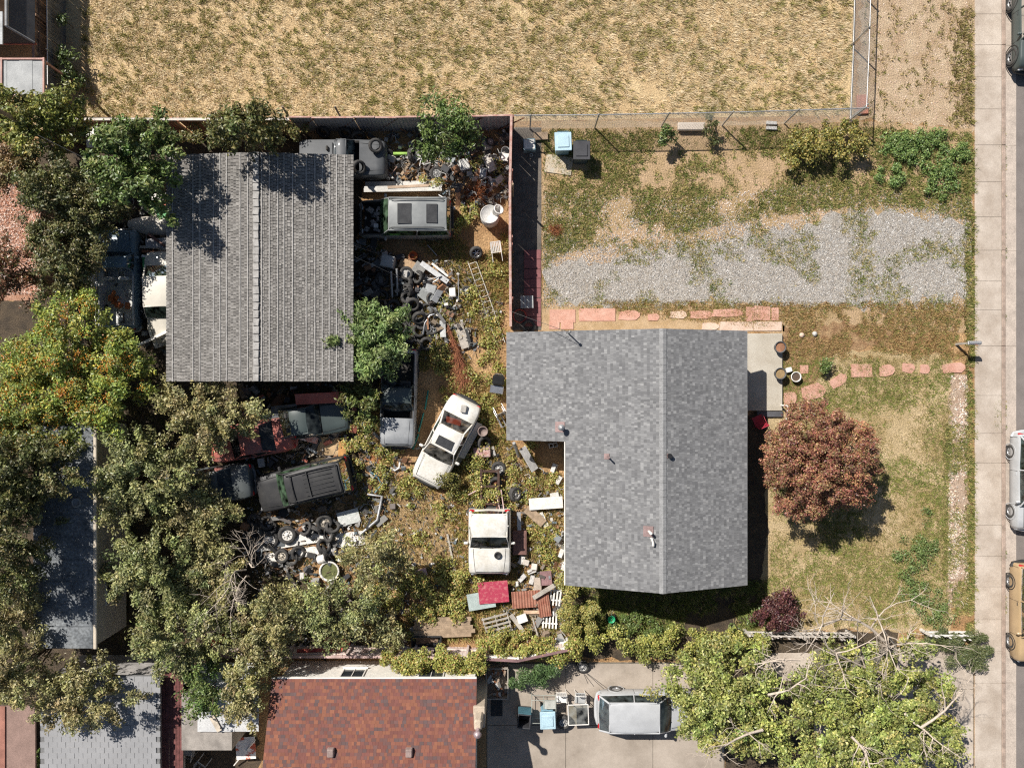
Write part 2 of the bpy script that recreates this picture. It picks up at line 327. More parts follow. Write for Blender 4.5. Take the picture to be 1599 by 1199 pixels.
M_shade_litter = mat('shade_darkened_litter', (.055, .042, .03), rough=.95, col2=(.11, .08, .05), scale=2, fine=22, fvar=.5, bump=1, bscale=22)  # litter colour lowered so the shade under the trees comes out darker
sheet('shade_darkened_litter', rough_poly([(-60, 470), (62, 470), (62, 215), (140, 208), (470, 212), (560, 240), (560, 400), (600, 420), (600, 560), (580, 660), (540, 780), (400, 790), (380, 860), (470, 900), (600, 930), (600, 1010), (400, 1035), (400, 1230), (-60, 1230)], .2, .4, 12), .005, M_shade_litter, 'leaf litter under the trees and around the shed, darkened to deepen the shade')
sheet('tree_bed', rough_poly([(1090, 985), (1400, 985), (1400, 1012), (1272, 1014), (1272, 1240), (1132, 1240), (1132, 1030)], .08, .4, 14), .0062, M_shade_litter, 'ground under the big lower tree in the shade-darkened litter colour')
sheet('shade_darkened_bed', rough_poly([(885, 700), (1205, 640), (1200, 950), (1120, 1030), (900, 1030), (885, 960)], .08, .4, 13), .0065, M_shade_litter, 'soil strip around the grey roofed house, darkened to deepen its shadow')  # house shadow partly painted into the soil colour here
# ---------------------------------------------------------------- street
M_road = mat('asphalt', (.20, .175, .16), rough=.9, var=.12, scale=1.2, fine=60, fvar=.25, bump=.3, bscale=120)
sheet('road', [(23.62, -60), (40, -60), (40, 60), (23.62, 60)], .004, M_road, 'grey asphalt street along the kerb')
M_joint = mat('joint_grit', (.17, .15, .12), rough=.95, var=.25, scale=4)
sheet('pad_base', ppoly([(760, 1034), (1132, 1034), (1132, 1242), (760, 1242)]), .003, M_joint, 'dark joint grit under the concrete slabs'); sheet('pad_base', ppoly([(1270, 1010), (1521, 1010), (1521, 1232), (1270, 1232)]), .003, M_joint, 'dark joint grit under the driveway slabs')
M_conc = mat('pavement_concrete', (.37, .305, .245), rough=.88, var=.1, scale=.9, fine=24, fvar=.14, bump=.15, bscale=80, col2=(.52, .45, .38))
walk = tag(bpy.data.objects.new('pavement', None), 'pale concrete pavement beside the street', None, None, 'structure'); C.objects.link(walk)
js = [-70, -20, 24, 72, 122, 172, 228, 285, 340, 392, 440, 485, 541, 618, 677, 723, 820, 868, 916, 966, 1016, 1066, 1120, 1170, 1220, 1270]
for a, b in zip(js, js[1:]):
    y0, y1 = (CY - a) / S, (CY - b) / S; s_ = MB(); s_.box((22.3, (y0 + y1) / 2, .03), (1.24, y0 - y1 - .009, .07), rot=(rnd.gauss(0, .003), rnd.gauss(0, .004), 0), bev=.008)
    s_.build('slab', M_conc, walk)
kerb = tag(bpy.data.objects.new('kerb', None), 'concrete kerb and gutter along the street', None, None, 'structure'); C.objects.link(kerb)
for a, b in zip(js[::3], js[3::3]):
    y0, y1 = (CY - a) / S, (CY - b) / S
    s_ = MB(); s_.box((23.02, (y0 + y1) / 2, .045), (.16, y0 - y1 - .012, .09), bev=.02); s_.build('kerb_stone', mat('kerb_concrete', (.34, .26, .21), rough=.9, var=.25, scale=3), kerb)
    s_ = MB(); s_.box((23.37, (y0 + y1) / 2, .008), (.52, y0 - y1 - .012, .016)); s_.build('gutter_slab', mat('gutter_concrete', (.46, .39, .33), rough=.9, var=.14, scale=2), kerb)
drv = tag(bpy.data.objects.new('driveway', None), 'concrete driveway slabs crossing to the street under the big tree', None, None, 'structure'); C.objects.link(drv)
for x0, x1, y0, y1 in ((1455, 1519, 1012, 1075), (1395, 1453, 1012, 1075), (1455, 1519, 1077, 1140), (1395, 1453, 1077, 1140), (1455, 1519, 1142, 1230), (1395, 1453, 1142, 1230), (1180, 1270, 1020, 1062), (1272, 1393, 1077, 1230)):
    a = W(x0 - .6, y0 - .6); b = W(x1 + .6, y1 + .6); s_ = MB(); s_.box(((a.x + b.x) / 2, (a.y + b.y) / 2, .012), (b.x - a.x, a.y - b.y, .03), bev=.006); s_.build('slab', M_conc, drv)
apron = tag(bpy.data.objects.new('parking_pad', None), 'concrete parking pad beside the red roofed house', None, None, 'structure'); C.objects.link(apron)
M_pad = mat('pad_concrete', (.28, .235, .19), rough=.9, var=.12, scale=.6, fine=16, fvar=.07, col2=(.42, .36, .30), bump=.15)
for x0, x1, y0, y1 in ((762, 883, 1037, 1131), (885, 1019, 1037, 1131), (1021, 1130, 1037, 1131), (762, 883, 1133, 1240), (885, 1019, 1133, 1240), (1021, 1130, 1133, 1240)):
    a = W(x0 - .6, y0 - .6); b = W(x1 + .6, y1 + .6); s_ = MB(); s_.box(((a.x + b.x) / 2, (a.y + b.y) / 2, .012), (b.x - a.x, a.y - b.y, .03), bev=.006); s_.build('slab', M_pad, apron)

# ---------------------------------------------------------------- roofs and houses
def shingles(name, o, u, v, U, V, course, tab, pal, wts, m, parent, thick=.012, jit=.006, clip=None, rise=.012, gap=.004, dark=None):
    """overlapping tabs laid course by course: real slabs with their own butt edges"""
    o, u, v = Vector(o), Vector(u).normalized(), Vector(v).normalized(); n = u.cross(v).normalized()
    if n.z < 0: n = -n
    Vs = []; Fs = []; cols = []; row = 0; q = 0.0; pal = np.array(pal); w = np.array(wts, float) / sum(wts)
    while q < V - .01:
        p = -rnd.random() * tab[1]; e = min(q + course * 1.25, V)
        while p < U:
            wd = rnd.uniform(*tab); a, b = max(p, 0), min(p + wd - gap, U); p += wd
            if b - a < .02 or (clip and not clip((a + b) / 2, q)): continue
            h = thick + rnd.uniform(0, jit); q0 = q + rnd.uniform(-.006, .006)
            b0 = o + u * a + v * q0; b1 = o + u * b + v * q0; t1 = o + u * b + v * e; t0 = o + u * a + v * e
            k = len(Vs); Vs += [b0, b1, b0 + n * (rise + h), b1 + n * (rise + h), t1 + n * .003, t0 + n * .003]
            Fs += [[k, k + 1, k + 3, k + 2], [k + 2, k + 3, k + 4, k + 5]]; c = pal[rnd.choices(range(len(pal)), w)[0]] * rnd.uniform(.88, 1.12); cols += [c, c]
        q += course; row += 1
    V_ = np.array([tuple(x) for x in Vs]); ob = link(name, npmesh(name, V_, np.array(Fs), m, np.array(cols)), parent); ob['kind'] = 'stuff'; return ob
def wallbox(b, x0, x1, y0, y1, z0, z1): b.box(((x0 + x1) / 2, (y0 + y1) / 2, (z0 + z1) / 2), (x1 - x0, y1 - y0, z1 - z0))
def window(parent, c, w, h, axis, out, m_frame, m_glass):
    """c centre on the wall face; axis 'x' = wall runs along x; out = +-1 outward"""
    f = MB(); t = .05
    def bx(b, du, dz, su, sz, th, off): b.box((c[0] + (du if axis == 'x' else out * off), c[1] + (out * off if axis == 'x' else du), c[2] + dz), (su, th, sz) if axis == 'x' else (th, su, sz))
    for du, dz, su, sz in ((0, h / 2, w + t, t), (0, -h / 2, w + t, t), (-w / 2, 0, t, h - t), (w / 2, 0, t, h - t), (0, 0, .03, h - t)): bx(f, du, dz, su, sz, .06, .02)
    wo = f.build('window', m_frame, parent); p = MB(); bx(p, 0, 0, w - .03, h - .03, .01, .012); p.build('pane', m_glass, wo); s_ = MB(); bx(s_, 0, -h / 2 - .06, w + .14, .04, .12, .05); s_.build('sill', m_frame, wo)
M_white = mat('white_paint', (.74, .71, .66), rough=.6, var=.08, scale=2, fvar=.08)
M_pane = mat('window_glass', (.03, .035, .04), rough=.06, var=.2, fvar=0, spec=.8)
M_shing = mat('shingle_granules', (1, 1, 1), rough=.92, var=.10, scale=.35, fine=90, fvar=.12, attr=True)

def slab_quad(b, p, th):
    p = [Vector(q) for q in p]; d = Vector((0, 0, -th)); b.add(p + [q + d for q in p], [[0, 1, 2, 3], [7, 6, 5, 4], [0, 4, 5, 1], [1, 5, 6, 2], [2, 6, 7, 3], [3, 7, 4, 0]])
# --- grey shingled house
hr, he, xr, xe, xw, xx, yN, yS, yX = 4.0, 2.8, 6.22, 10.06, 2.31, -.2, 2.28, -8.63, -2.47
pit = (hr - he) / (xe - xr); hx = hr - (hr - he) / (xr - xw) * (xr - xx)
house = empty('house', (6.2, -3.2, 0), 0, 'low house with mottled grey shingle roof beside the gravel driveway', 'house')
def HB(): return MB()
def hput(b, nm, m, parent=house):
    o = b.build(nm, m, parent)
    if parent is house: o.location = (-6.2, 3.2, 0)
    return o
M_stucco = mat('house_siding', (.46, .42, .37), rough=.85, var=.1, scale=1.5, bump=.2)
b = MB(); wallbox(b, xw + .3, xe - .4, yS + .35, yN - .3, 0, he - .05)
for y in (yS + .35, yN - .3): b.add([(xw + .3, y, he - .05), (xe - .4, y, he - .05), (xr, y, hr - .16)], [[0, 1, 2]])
wall_h = hput(b, 'wall', M_stucco)
b = MB(); wallbox(b, xx + .25, xw + .299, yX + .25, yN - .32, 0, hx - .05); b.add([(xx + .25, yX + .25, hx - .05), (xw + .3, yX + .25, hx - .05), (xw + .3, yX + .25, he - .1)], [[0, 1, 2]]); hput(b, 'extension_wall', M_stucco)
for yy in (-1.5, -4.6, -7): window(house, (xe - .4 - 6.2, yy + 3.2, 1.5), 1.2, 1.0, 'y', 1, M_white, M_pane)
window(house, (xw + .3 - 6.2, -5.5 + 3.2, 1.5), 1.0, .9, 'y', -1, M_white, M_pane)
b = MB(); b.box((xe - .38, .7, 1.05), (.05, .9, 2.05), bev=.01); dr = hput(b, 'door', mat('door_paint', (.30, .08, .06), rough=.5)); b = MB(); b.box((xe - .34, .4, 1.0), (.05, .04, .12), bev=.01); hput(b, 'handle', mat('brass', (.5, .38, .15), .3, 1), dr)
M_deck = mat('roof_deck', (.17, .165, .16), rough=.9)
b = MB(); slab_quad(b, [(xe, yS, he), (xe, yN, he), (xr, yN, hr), (xr, yS, hr)], .12); slab_quad(b, [(xw, yN, he), (xw, yS, he), (xr - .001, yS, hr), (xr - .001, yN, hr)], .12)
slab_quad(b, [(xx, yN, hx), (xx, yX, hx), (xw - .001, yX, he), (xw - .001, yN, he)], .12); roof_h = hput(b, 'roof', M_deck)
GP = [(.165, .165, .168), (.20, .20, .202), (.235, .235, .236), (.285, .284, .282)]; GW = [3, 4, 3, 1.2]
sl = math.hypot(xe - xr, hr - he); vE = (-(xe - xr), 0, hr - he); vW = (xr - xw, 0, hr - he)
shingles('shingles', (xe + .02, yS, he + .002), (0, 1, 0), vE, yN - yS, sl, .127, (.065, .14), GP, GW, M_shing, roof_h, thick=.002, jit=.003, rise=.002)
shingles('shingles', (xw + .001, yS, he + .002), (0, 1, 0), vW, yN - yS, sl, .127, (.065, .14), GP, GW, M_shing, roof_h, thick=.002, jit=.003, rise=.002, clip=None)
shingles('shingles', (xx - .02, yX, hx + .002), (0, 1, 0), vW, yN - yX, math.hypot(xw - xx, he - hx) + .03, .127, (.065, .14), GP, GW, M_shing, roof_h, thick=.002, jit=.003, rise=.002)
b = MB(); M_cap = mat('ridge_shingle', (.25, .25, .25), rough=.92, var=.15, scale=5)
y = yS
while y < yN - .05:
    e = min(y + .30, yN); zz = hr + .03 + rnd.uniform(0, .006)
    b.add([(xr - .15, y, zz - .035), (xr, y, zz + .02), (xr + .15, y, zz - .035), (xr + .15, e, zz - .045), (xr, e, zz + .008), (xr - .15, e, zz - .045)], [[0, 1, 4, 5], [1, 2, 3, 4]], None); y += .285
o = hput(b, 'ridge_cap', M_cap, roof_h); o['kind'] = 'stuff'
for x, z, ya, yb, mm in ((xe + .02, he - .05, yS, yN, mat('grey_gutter', (.25, .25, .25), rough=.6)), (xw - .04, he - .04, yS, yX - .01, M_white), (xx - .02, hx - .05, yX, yN, mat('grey_gutter', (.25, .25, .25)))): b = MB(); b.box((x, (ya + yb) / 2, z), (.05, yb - ya, .11), bev=.01); hput(b, 'gutter', mm, roof_h)
for y in (yS + .02, yN - .02):
    b = MB()
    for xa, za, in ((xe, he), (xw, he)): slab_quad(b, [(xa, y - .018, za - .13), (xa, y + .018, za - .13), (xr, y + .018, hr - .13), (xr, y - .018, hr - .13)], .1)
    hput(b, 'fascia', mat('grey_trim', (.36, .36, .36), rough=.7), roof_h)
M_galv = mat('galvanised_metal', (.46, .46, .46), rough=.5, metal=.6, var=.15, scale=6); M_blackm = mat('black_metal', (.02, .02, .022), rough=.45, var=.3); M_flash = mat('flashing_metal', (.30, .21, .20), rough=.6, metal=.3, var=.2)
def vent(px, py, h, r, m, nm='vent_pipe', cap=True, flash=.2):
    z = 3.5; 
    for _ in range(4): p = W(px, py, z); z = (hr - abs(p.x - xr) * pit) + .03
    b = MB(); b.tube([(p.x, p.y, z - .08), (p.x, p.y, z + h)], r, 12); 
    if cap: b.lathe([(0, z + h + .10), (r * 1.9, z + h + .04), (r * 1.9, z + h + .01), (r * .9, z + h)], 14, (p.x, p.y, 0))
    o = hput(b, nm, m, roof_h); b = MB(); b.box((p.x - .03, p.y, z + .0), (flash * 1.6, flash * 1.7, .02), rot=(0, pit if p.x > xr else -pit, 0)); hput(b, 'flashing', M_flash, roof_h)
vent(876, 667, .42, .075, M_galv, flash=.26); vent(949, 713, .5, .04, M_flash, cap=False, flash=.14); vent(1046, 712, .14, .10, M_blackm, cap=False, flash=.1); vent(1014, 830, .4, .06, M_white, cap=False, flash=.26)
z = hr - pit * 1.0; p = W(1016, 838, z); b = MB(); b.tube([(p.x, p.y - .05, z - .1), (p.x, p.y - .05, z + .3), (p.x + .05, p.y - .16, z + .38), (p.x + .06, p.y - .30, z + .33)], .055, 10); hput(b, 'vent_pipe', M_white, roof_h)
p = W(888, 519, 2.9); b = MB(); b.tube([(p.x, p.y - .05, 1.9), (p.x, p.y - .05, 3.75)], .028, 8); b.lathe([(0, 3.83), (.06, 3.78), (.06, 3.70), (.03, 3.68)], 10, (p.x, p.y - .05, 0)); hput(b, 'service_mast', M_galv, roof_h)
# porch
porch = empty('porch', W(1193, 585), 0, 'concrete porch slab at the front of the grey roofed house', 'porch'); po = porch.location
M_porch = mat('porch_concrete', (.40, .355, .285), rough=.85, var=.14, scale=1.3, col2=(.50, .46, .39))
b = MB(); b.box((-.12, .1, .10), (1.85, 3.6, .2), bev=.015); b.build('slab', M_porch, porch)
b = MB(); b.box((.25, -1.75, .07), (1.2, .48, .14), bev=.015); b.build('step', mat('step_stone', (.10, .10, .11), rough=.8), porch)
b = MB(); b.tube([(.75, -1.45, .2), (.75, -1.45, 1.0)], .045, 8); b.tube([(.75, -1.45, 1.0), (.75, -2.2, .75)], .03, 8); b.tube([(.75, -2.2, 0), (.75, -2.2, .75)], .03, 8); b.build('handrail', M_white, porch)

# --- big shed with ribbed grey roof
sr, se, sxr, sxe, sxw, syN, syS = 3.2, 2.82, -10.82, -6.84, -14.78, 9.81, .11
shed = empty('shed', (sxr, 5, 0), 0, 'large open shed with weathered grey ribbed roof among the junk', 'shed'); so = shed.location
def sput(b, nm, m, parent=shed):
    o = b.build(nm, m, parent)
    if parent is shed: o.location = (-so.x, -so.y, 0)
    return o
b = MB(); wallbox(b, sxw + .9, sxe - .9, syS + .9, syN - .5, 0, se - .02); sput(b, 'wall', mat('shed_boards', (.14, .12, .10), rough=.9, var=.3, scale=2))
for x in (sxw + .2, sxr, sxe - .2):
    for y in (syS + .25, syN - .25): b = MB(); b.tube([(x, y, 0), (x, y, se if x != sxr else sr - .1)], .07, 6); sput(b, 'post', mat('old_post', (.2, .16, .12), rough=.9))
b = MB(); slab_quad(b, [(sxe, syS, se), (sxe, syN, se), (sxr, syN, sr), (sxr, syS, sr)], .08); slab_quad(b, [(sxw, syN, se), (sxw, syS, se), (sxr - .001, syS, sr), (sxr - .001, syN, sr)], .08); roof_s = sput(b, 'roof', mat('shed_deck', (.09, .085, .08), rough=.9))
SP = [(.255, .24, .22), (.29, .273, .252), (.335, .317, .293), (.215, .202, .187)]; SW = [3, 4, 2, 2]
M_sheds = mat('shed_shakes', (1, 1, 1), rough=.9, var=.2, scale=.6, fine=40, fvar=.25, attr=True, bump=.6, bscale=60)
for x0, sx in ((sxe + .04, -1), (sxw - .04, 1)):
    shingles('shakes', (x0, syS, se + .004), (0, 1, 0), (sx * (sxe - sxr), 0, sr - se), syN - syS, math.hypot(sxe - sxr, sr - se), .12, (.12, .17), SP, SW, M_sheds, roof_s, thick=.004, jit=.02, rise=.007, gap=.024)
b = MB(); M_rib = mat('roof_rib', (.37, .355, .335), rough=.85, var=.2, scale=4)
for k in range(26):                                                     # raised seams between the sheets
    x = sxw + .25 + k * .305 + rnd.uniform(-.05, .05)
    if abs(x - sxr) < .2 or x > sxe - .1 or rnd.random() < .35: continue
    z = sr - abs(x - sxr) * (sr - se) / (sxe - sxr) + .03; b.box((x, (syS + syN) / 2, z), (.035, syN - syS - rnd.uniform(0, .05), .03))
sput(b, 'seams', M_rib, roof_s)
y = syS; 
while y < syN - .1:
    b = MB(); b.box((sxr, y + .16, sr + .06 + rnd.uniform(-.006, .012)), (.24 + rnd.uniform(-.03, .03), .31, .05), bev=.012, rot=(rnd.gauss(0, .03), 0, rnd.gauss(0, .05))); sput(b, 'ridge_tile', M_rib, roof_s); y += .335
# --- red shingled house
rxw, rxe, ry0, rz0, rpit = -10.34, -1.52, -12.7, 2.7, .36; ryR = -18.2; rzR = rz0 + rpit * (ry0 - ryR)
red = empty('house', (-6, -15, 0), 0, 'white walled house with reddish brown shingle roof below the ivy fence', 'house')
def rput(b, nm, m, parent=red):
    o = b.build(nm, m, parent)
    if parent is red: o.location = (6, 15, 0)
    return o
b = MB(); wallbox(b, rxw + .1, rxe - .12, -23.6, ry0 - .28, 0, rz0 - .02); rput(b, 'wall', mat('white_stucco', (.78, .75, .69), rough=.8, var=.06, scale=2))
b = MB(); slab_quad(b, [(rxw, ry0, rz0), (rxw, ryR, rzR), (rxe, ryR, rzR), (rxe, ry0, rz0)], .12); slab_quad(b, [(rxw, ryR - .001, rzR), (rxw, -23.7, rz0), (rxe, -23.7, rz0), (rxe, ryR - .001, rzR)], .12); roof_r = rput(b, 'roof', mat('red_deck', (.16, .09, .07), rough=.9))
RP = [(.22, .088, .06), (.185, .074, .06), (.25, .102, .063), (.15, .078, .07), (.125, .08, .077)]; RW = [4, 4, 2, 3, 1.4]
shingles('shingles', (rxw, ry0 + .02, rz0 + .002), (1, 0, 0), (0, ryR - ry0, rzR - rz0), rxe - rxw, math.hypot(ryR - ry0, rzR - rz0), .135, (.10, .21), RP, RW, M_shing, roof_r, thick=.005, jit=.004, rise=.005)
for px in (513, 637):
    p = W(px, 1183, 4.15); z = rz0 + rpit * (ry0 - p.y); b = MB(); b.box((p.x, p.y, z + .12), (.30, .38, .2), bev=.03, taper=.9); rput(b, 'roof_vent', mat('brown_vent', (.27, .2, .18), rough=.6), roof_r)
b = MB(); b.box(((rxw + rxe) / 2, ry0 + .05, rz0 - .04), (rxe - rxw, .06, .12), bev=.01); rput(b, 'gutter', M_white, roof_r)
for px, w in ((553, 1.0), (675, 1.1)): window(red, (W(px, 1040, 1.3).x + 6, ry0 - .28 + 15, 1.45), w, .9, 'x', 1, M_white, M_pane)
b = MB(); cx_ = W(757, 1070).x; M_ch = mat('chimney_stucco', (.48, .40, .31), rough=.85, var=.1)
b.box((cx_ - .1, -14.1, 1.6), (.5, .9, 3.2), bev=.03); b.box((cx_ - .12, -14.15, 3.5), (.42, .6, .7), bev=.08, taper=.75); ch = rput(b, 'chimney', M_ch)
b = MB(); b.tube([(cx_ - .12, -14.3, 3.7), (cx_ - .12, -14.3, 4.15)], .09, 10); b.lathe([(0, 4.42), (.12, 4.38), (.17, 4.28), (.12, 4.17), (0, 4.14)], 14, (cx_ - .12, -14.3, 0)); o = rput(b, 'flue_cap', mat('flue_metal', (.42, .33, .34), rough=.45, metal=.4), ch)

# --- trailer in the trees at the left
tr = empty('trailer_home', W(95, 850), 0, 'long trailer with stained blue grey flat roof under the trees', 'trailer'); to = tr.location
x0, x1 = W(52, 0, 3).x, W(146, 0, 3).x; y0, y1 = W(0, 1013, 3).y, W(0, 665, 3).y
def tput(b, nm, m, parent=tr):
    o = b.build(nm, m, parent)
    if parent is tr: o.location = (-to.x, -to.y, 0)
    return o
b = MB(); wallbox(b, x0 + .05, x1 - .04, y0 + .05, y1 - .05, .35, 2.9); tw = tput(b, 'wall', mat('trailer_side', (.50, .47, .42), rough=.6, var=.1))
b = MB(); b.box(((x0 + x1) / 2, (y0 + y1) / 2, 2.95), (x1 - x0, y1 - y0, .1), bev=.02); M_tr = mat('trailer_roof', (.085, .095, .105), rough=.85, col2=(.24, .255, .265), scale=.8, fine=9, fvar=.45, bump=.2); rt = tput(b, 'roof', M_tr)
b = MB(); b.box((x1 + .08, (y0 + y1) / 2, 2.97), (.15, y1 - y0 + .05, .12), bev=.03); tput(b, 'gutter', mat('cream_gutter', (.55, .48, .38), rough=.6, var=.1), rt)
p = W(121, 785, 3.0); b = MB(); b.lathe([(.2, 3.0), (.2, 3.1), (.15, 3.1), (.15, 3.02), (0, 3.02)], 16, (p.x, p.y, 0)); tput(b, 'roof_vent', mat('dull_vent', (.3, .3, .3), rough=.6), rt)
for k in range(9):
    y = y0 + (k + 1) * (y1 - y0) / 10; b = MB(); b.box(((x0 + x1) / 2, y, 3.003), (x1 - x0 - .04, .04, .012)); tput(b, 'roof_seam', mat('seam_tar', (.12, .13, .14), rough=.8), rt)
window(tr, (x1 - .04 - to.x, W(0, 918, 1.5).y - to.y, 1.6), 1.2, .8, 'y', 1, M_white, M_pane); window(tr, (x1 - .04 - to.x, W(0, 760, 1.5).y - to.y, 1.6), 1.2, .8, 'y', 1, M_white, M_pane)

# --- outbuildings, lower left
pale = empty('garage', W(155, 1150), 0, 'garage with pale grey square shingles half shaded by trees', 'garage'); ao = pale.location
x0, x1 = W(64, 0, 2.7).x, W(250, 0, 2.7).x; y1, y0 = W(0, 1055, 2.7).y, -20
b = MB(); wallbox(b, x0 + .15 - ao.x, x1 - .15 - ao.x, y0 + .1 - ao.y, y1 - .15 - ao.y, 0, 2.6); b.build('wall', mat('garage_wall', (.4, .38, .36), rough=.8), pale)
b = MB(); b.box(((x0 + x1) / 2 - ao.x, (y0 + y1) / 2 - ao.y, 2.66), (x1 - x0, y1 - y0, .1)); ga_roof = b.build('roof', mat('garage_deck', (.17, .17, .17), rough=.9), pale)
M_pale = mat('pale_shingle', (.30, .30, .305), rough=.9, var=.08, scale=.8, fine=30, fvar=.12); me = MB().box((0, 0, 0), (.355, .245, .018), rot=(.05, 0, 0)).mesh('shingle', M_pale); r_ = 0; y = y1 - .14
while y > W(0, 1215, 2.7).y:
    x = x0 + .18 + (r_ % 2) * .185
    while x < x1 - .1: link('shingle', me, ga_roof, (x - ao.x, y - ao.y, 2.725 + rnd.uniform(0, .008)), (rnd.gauss(0, .012), rnd.gauss(0, .012), rnd.gauss(0, .012))); x += .37
    y -= .235; r_ += 1
lean = empty('lean_to', W(355, 1090), 0, 'small lean to with pale patched roof beside the red roofed house', 'shed'); lo = lean.location
c = W(355, 1090, 2.4); b = MB(); wallbox(b, -1.1, 1.1, -1.3, 1.2, 0, 2.2); b.build('wall', mat('lean_wall', (.3, .27, .24), rough=.85), lean)
lr = None
for k in range(5): b = MB(); b.box((c.x - lo.x - 1.05 + k * .53, c.y - lo.y, 2.3 + .02 * (k % 2)), (.54, 3.0, .03), rot=(rnd.gauss(0, .01), 0, 0)); b.build('roof_panel', mat('lean_sheet', (.60, .60, .59), rough=.6, col2=(.5, .5, .5), scale=1.5, var=.1), lean)
b = MB(); b.box((c.x - lo.x - .5, c.y - lo.y - 1.1, 2.4), (.22, .75, .03), rot=(0, 0, .5)); b.build('loose_board', mat('pale_board', (.58, .50, .40), rough=.8), lean)
mar = empty('awning', W(262, 1130), 0, 'weathered maroon board awning running beside the pale garage', 'awning')
for k in range(7):
    p = W(250 + k * 5.2, 1135, 2.3); b = MB(); b.box((p.x - mar.location.x, p.y - mar.location.y, 2.25 - k * .02 + rnd.uniform(0, .01)), (.135, 4.6 + rnd.uniform(-.2, .2), .025), rot=(0, .1, 0)); b.build('board', mat('maroon_boards', (.16, .06, .055), rough=.85, var=.35, scale=5), mar)
b = MB(); 
for y in (-1.8, 1.8): b.tube([(.2, y, 0), (.2, y, 2.2)], .05, 6)
b.build('post', mat('old_post', (.2, .16, .12)), mar)
bw = empty('shed', W(28, 1165), 0, 'low brown roofed shed at the lower left edge', 'shed'); p = W(28, 1165, 2.3)
b = MB(); b.box((0, 0, 1.1), (1.3, 3.2, 2.2)); b.build('wall', mat('brown_wall', (.2, .14, .12), rough=.85), bw)
b = MB(); b.box((p.x - bw.location.x, p.y - bw.location.y, 2.27), (1.55, 3.5, .08)); b.build('roof', mat('brown_roof', (.27, .18, .15), rough=.85, var=.12), bw)
b = MB(); b.box((p.x - bw.location.x - .62, p.y - bw.location.y, 2.34), (.22, 3.5, .05)); b.build('roof_edge', mat('brick_edge', (.33, .15, .11), rough=.85), bw)
# --- neighbour's house and patio roof, upper left
nb = empty('house', W(10, 30), 0, 'neighbouring house corner with dark grey hip roof, upper left', 'house'); no = nb.location
b = MB(); wallbox(b, -2.6, .75, -.8, 3.5, 0, 1.8); b.build('wall', mat('nb_wall', (.3, .27, .25), rough=.85), nb)
e1 = W(55, 68, 1.9); t1 = W(11, 42, 2.7); e2 = W(55, -120, 1.9); t2 = W(11, -120, 2.7); e0 = W(-120, 68, 1.9); t0 = W(-120, 42, 2.7)
b = MB(); b.add([e1 - no, e2 - no, t2 - no, t1 - no, e0 - no, t0 - no], [[0, 1, 2, 3], [4, 0, 3, 5]]); rf = b.build('roof', mat('dark_shingle', (.085, .085, .09), rough=.9, var=.15, scale=3, fvar=.3), nb); md = rf.modifiers.new('thickness', 'SOLIDIFY'); md.thickness = .1
b = MB(); b.tube([e1 - no + Vector((0, 0, .03)), t1 - no + Vector((0, 0, .03))], .05, 6); b.tube([t1 - no, t2 - no], .08, 6); b.build('ridge_cap', mat('light_cap', (.3, .3, .3), rough=.85), rf)
b = MB(); d = Vector((0, .0, -.08)); b.tube([e0 - no + d, e1 - no + d], .05, 6); b.build('fascia', mat('red_fascia', (.35, .12, .09), rough=.7), rf)
a, c_ = W(-40, 95, 2.55), W(12, 38, 2.75); b = MB(); b.box(((a + c_) / 2 - no + Vector((0, .55, .1))), (1.2, 1.4, .06)); b.build('roof_panel', mat('nb_panel', (.42, .43, .43), rough=.7), rf)
pt = empty('patio_cover', W(25, 125), 0, 'patio cover of grey sheets in a pinkish frame, upper left', 'patio cover'); pp = W(20, 122, 2.4) - pt.location
for k in range(5): b = MB(); b.box((pp.x - 1.1 + k * .56, pp.y, 2.38 + .012 * (k % 2)), (.58, 1.55, .025)); b.build('roof_sheet', mat('patio_sheet', (.24, .25, .255), rough=.6, col2=(.34, .35, .35), scale=2), pt)
b = MB()
for x in (-1.35, -.45, 1.38): b.box((pp.x + x, pp.y, 2.43), (.07, 1.7, .06))
for y in (-.8, .8): b.box((pp.x, pp.y + y, 2.425), (2.8, .07, .06))
for x in (-1.3, 1.3):
    for y in (-.75, .75): b.box((pp.x + x, pp.y + y, 1.2), (.08, .08, 2.4))
b.build('frame', mat('pink_frame', (.42, .24, .20), rough=.7), pt)

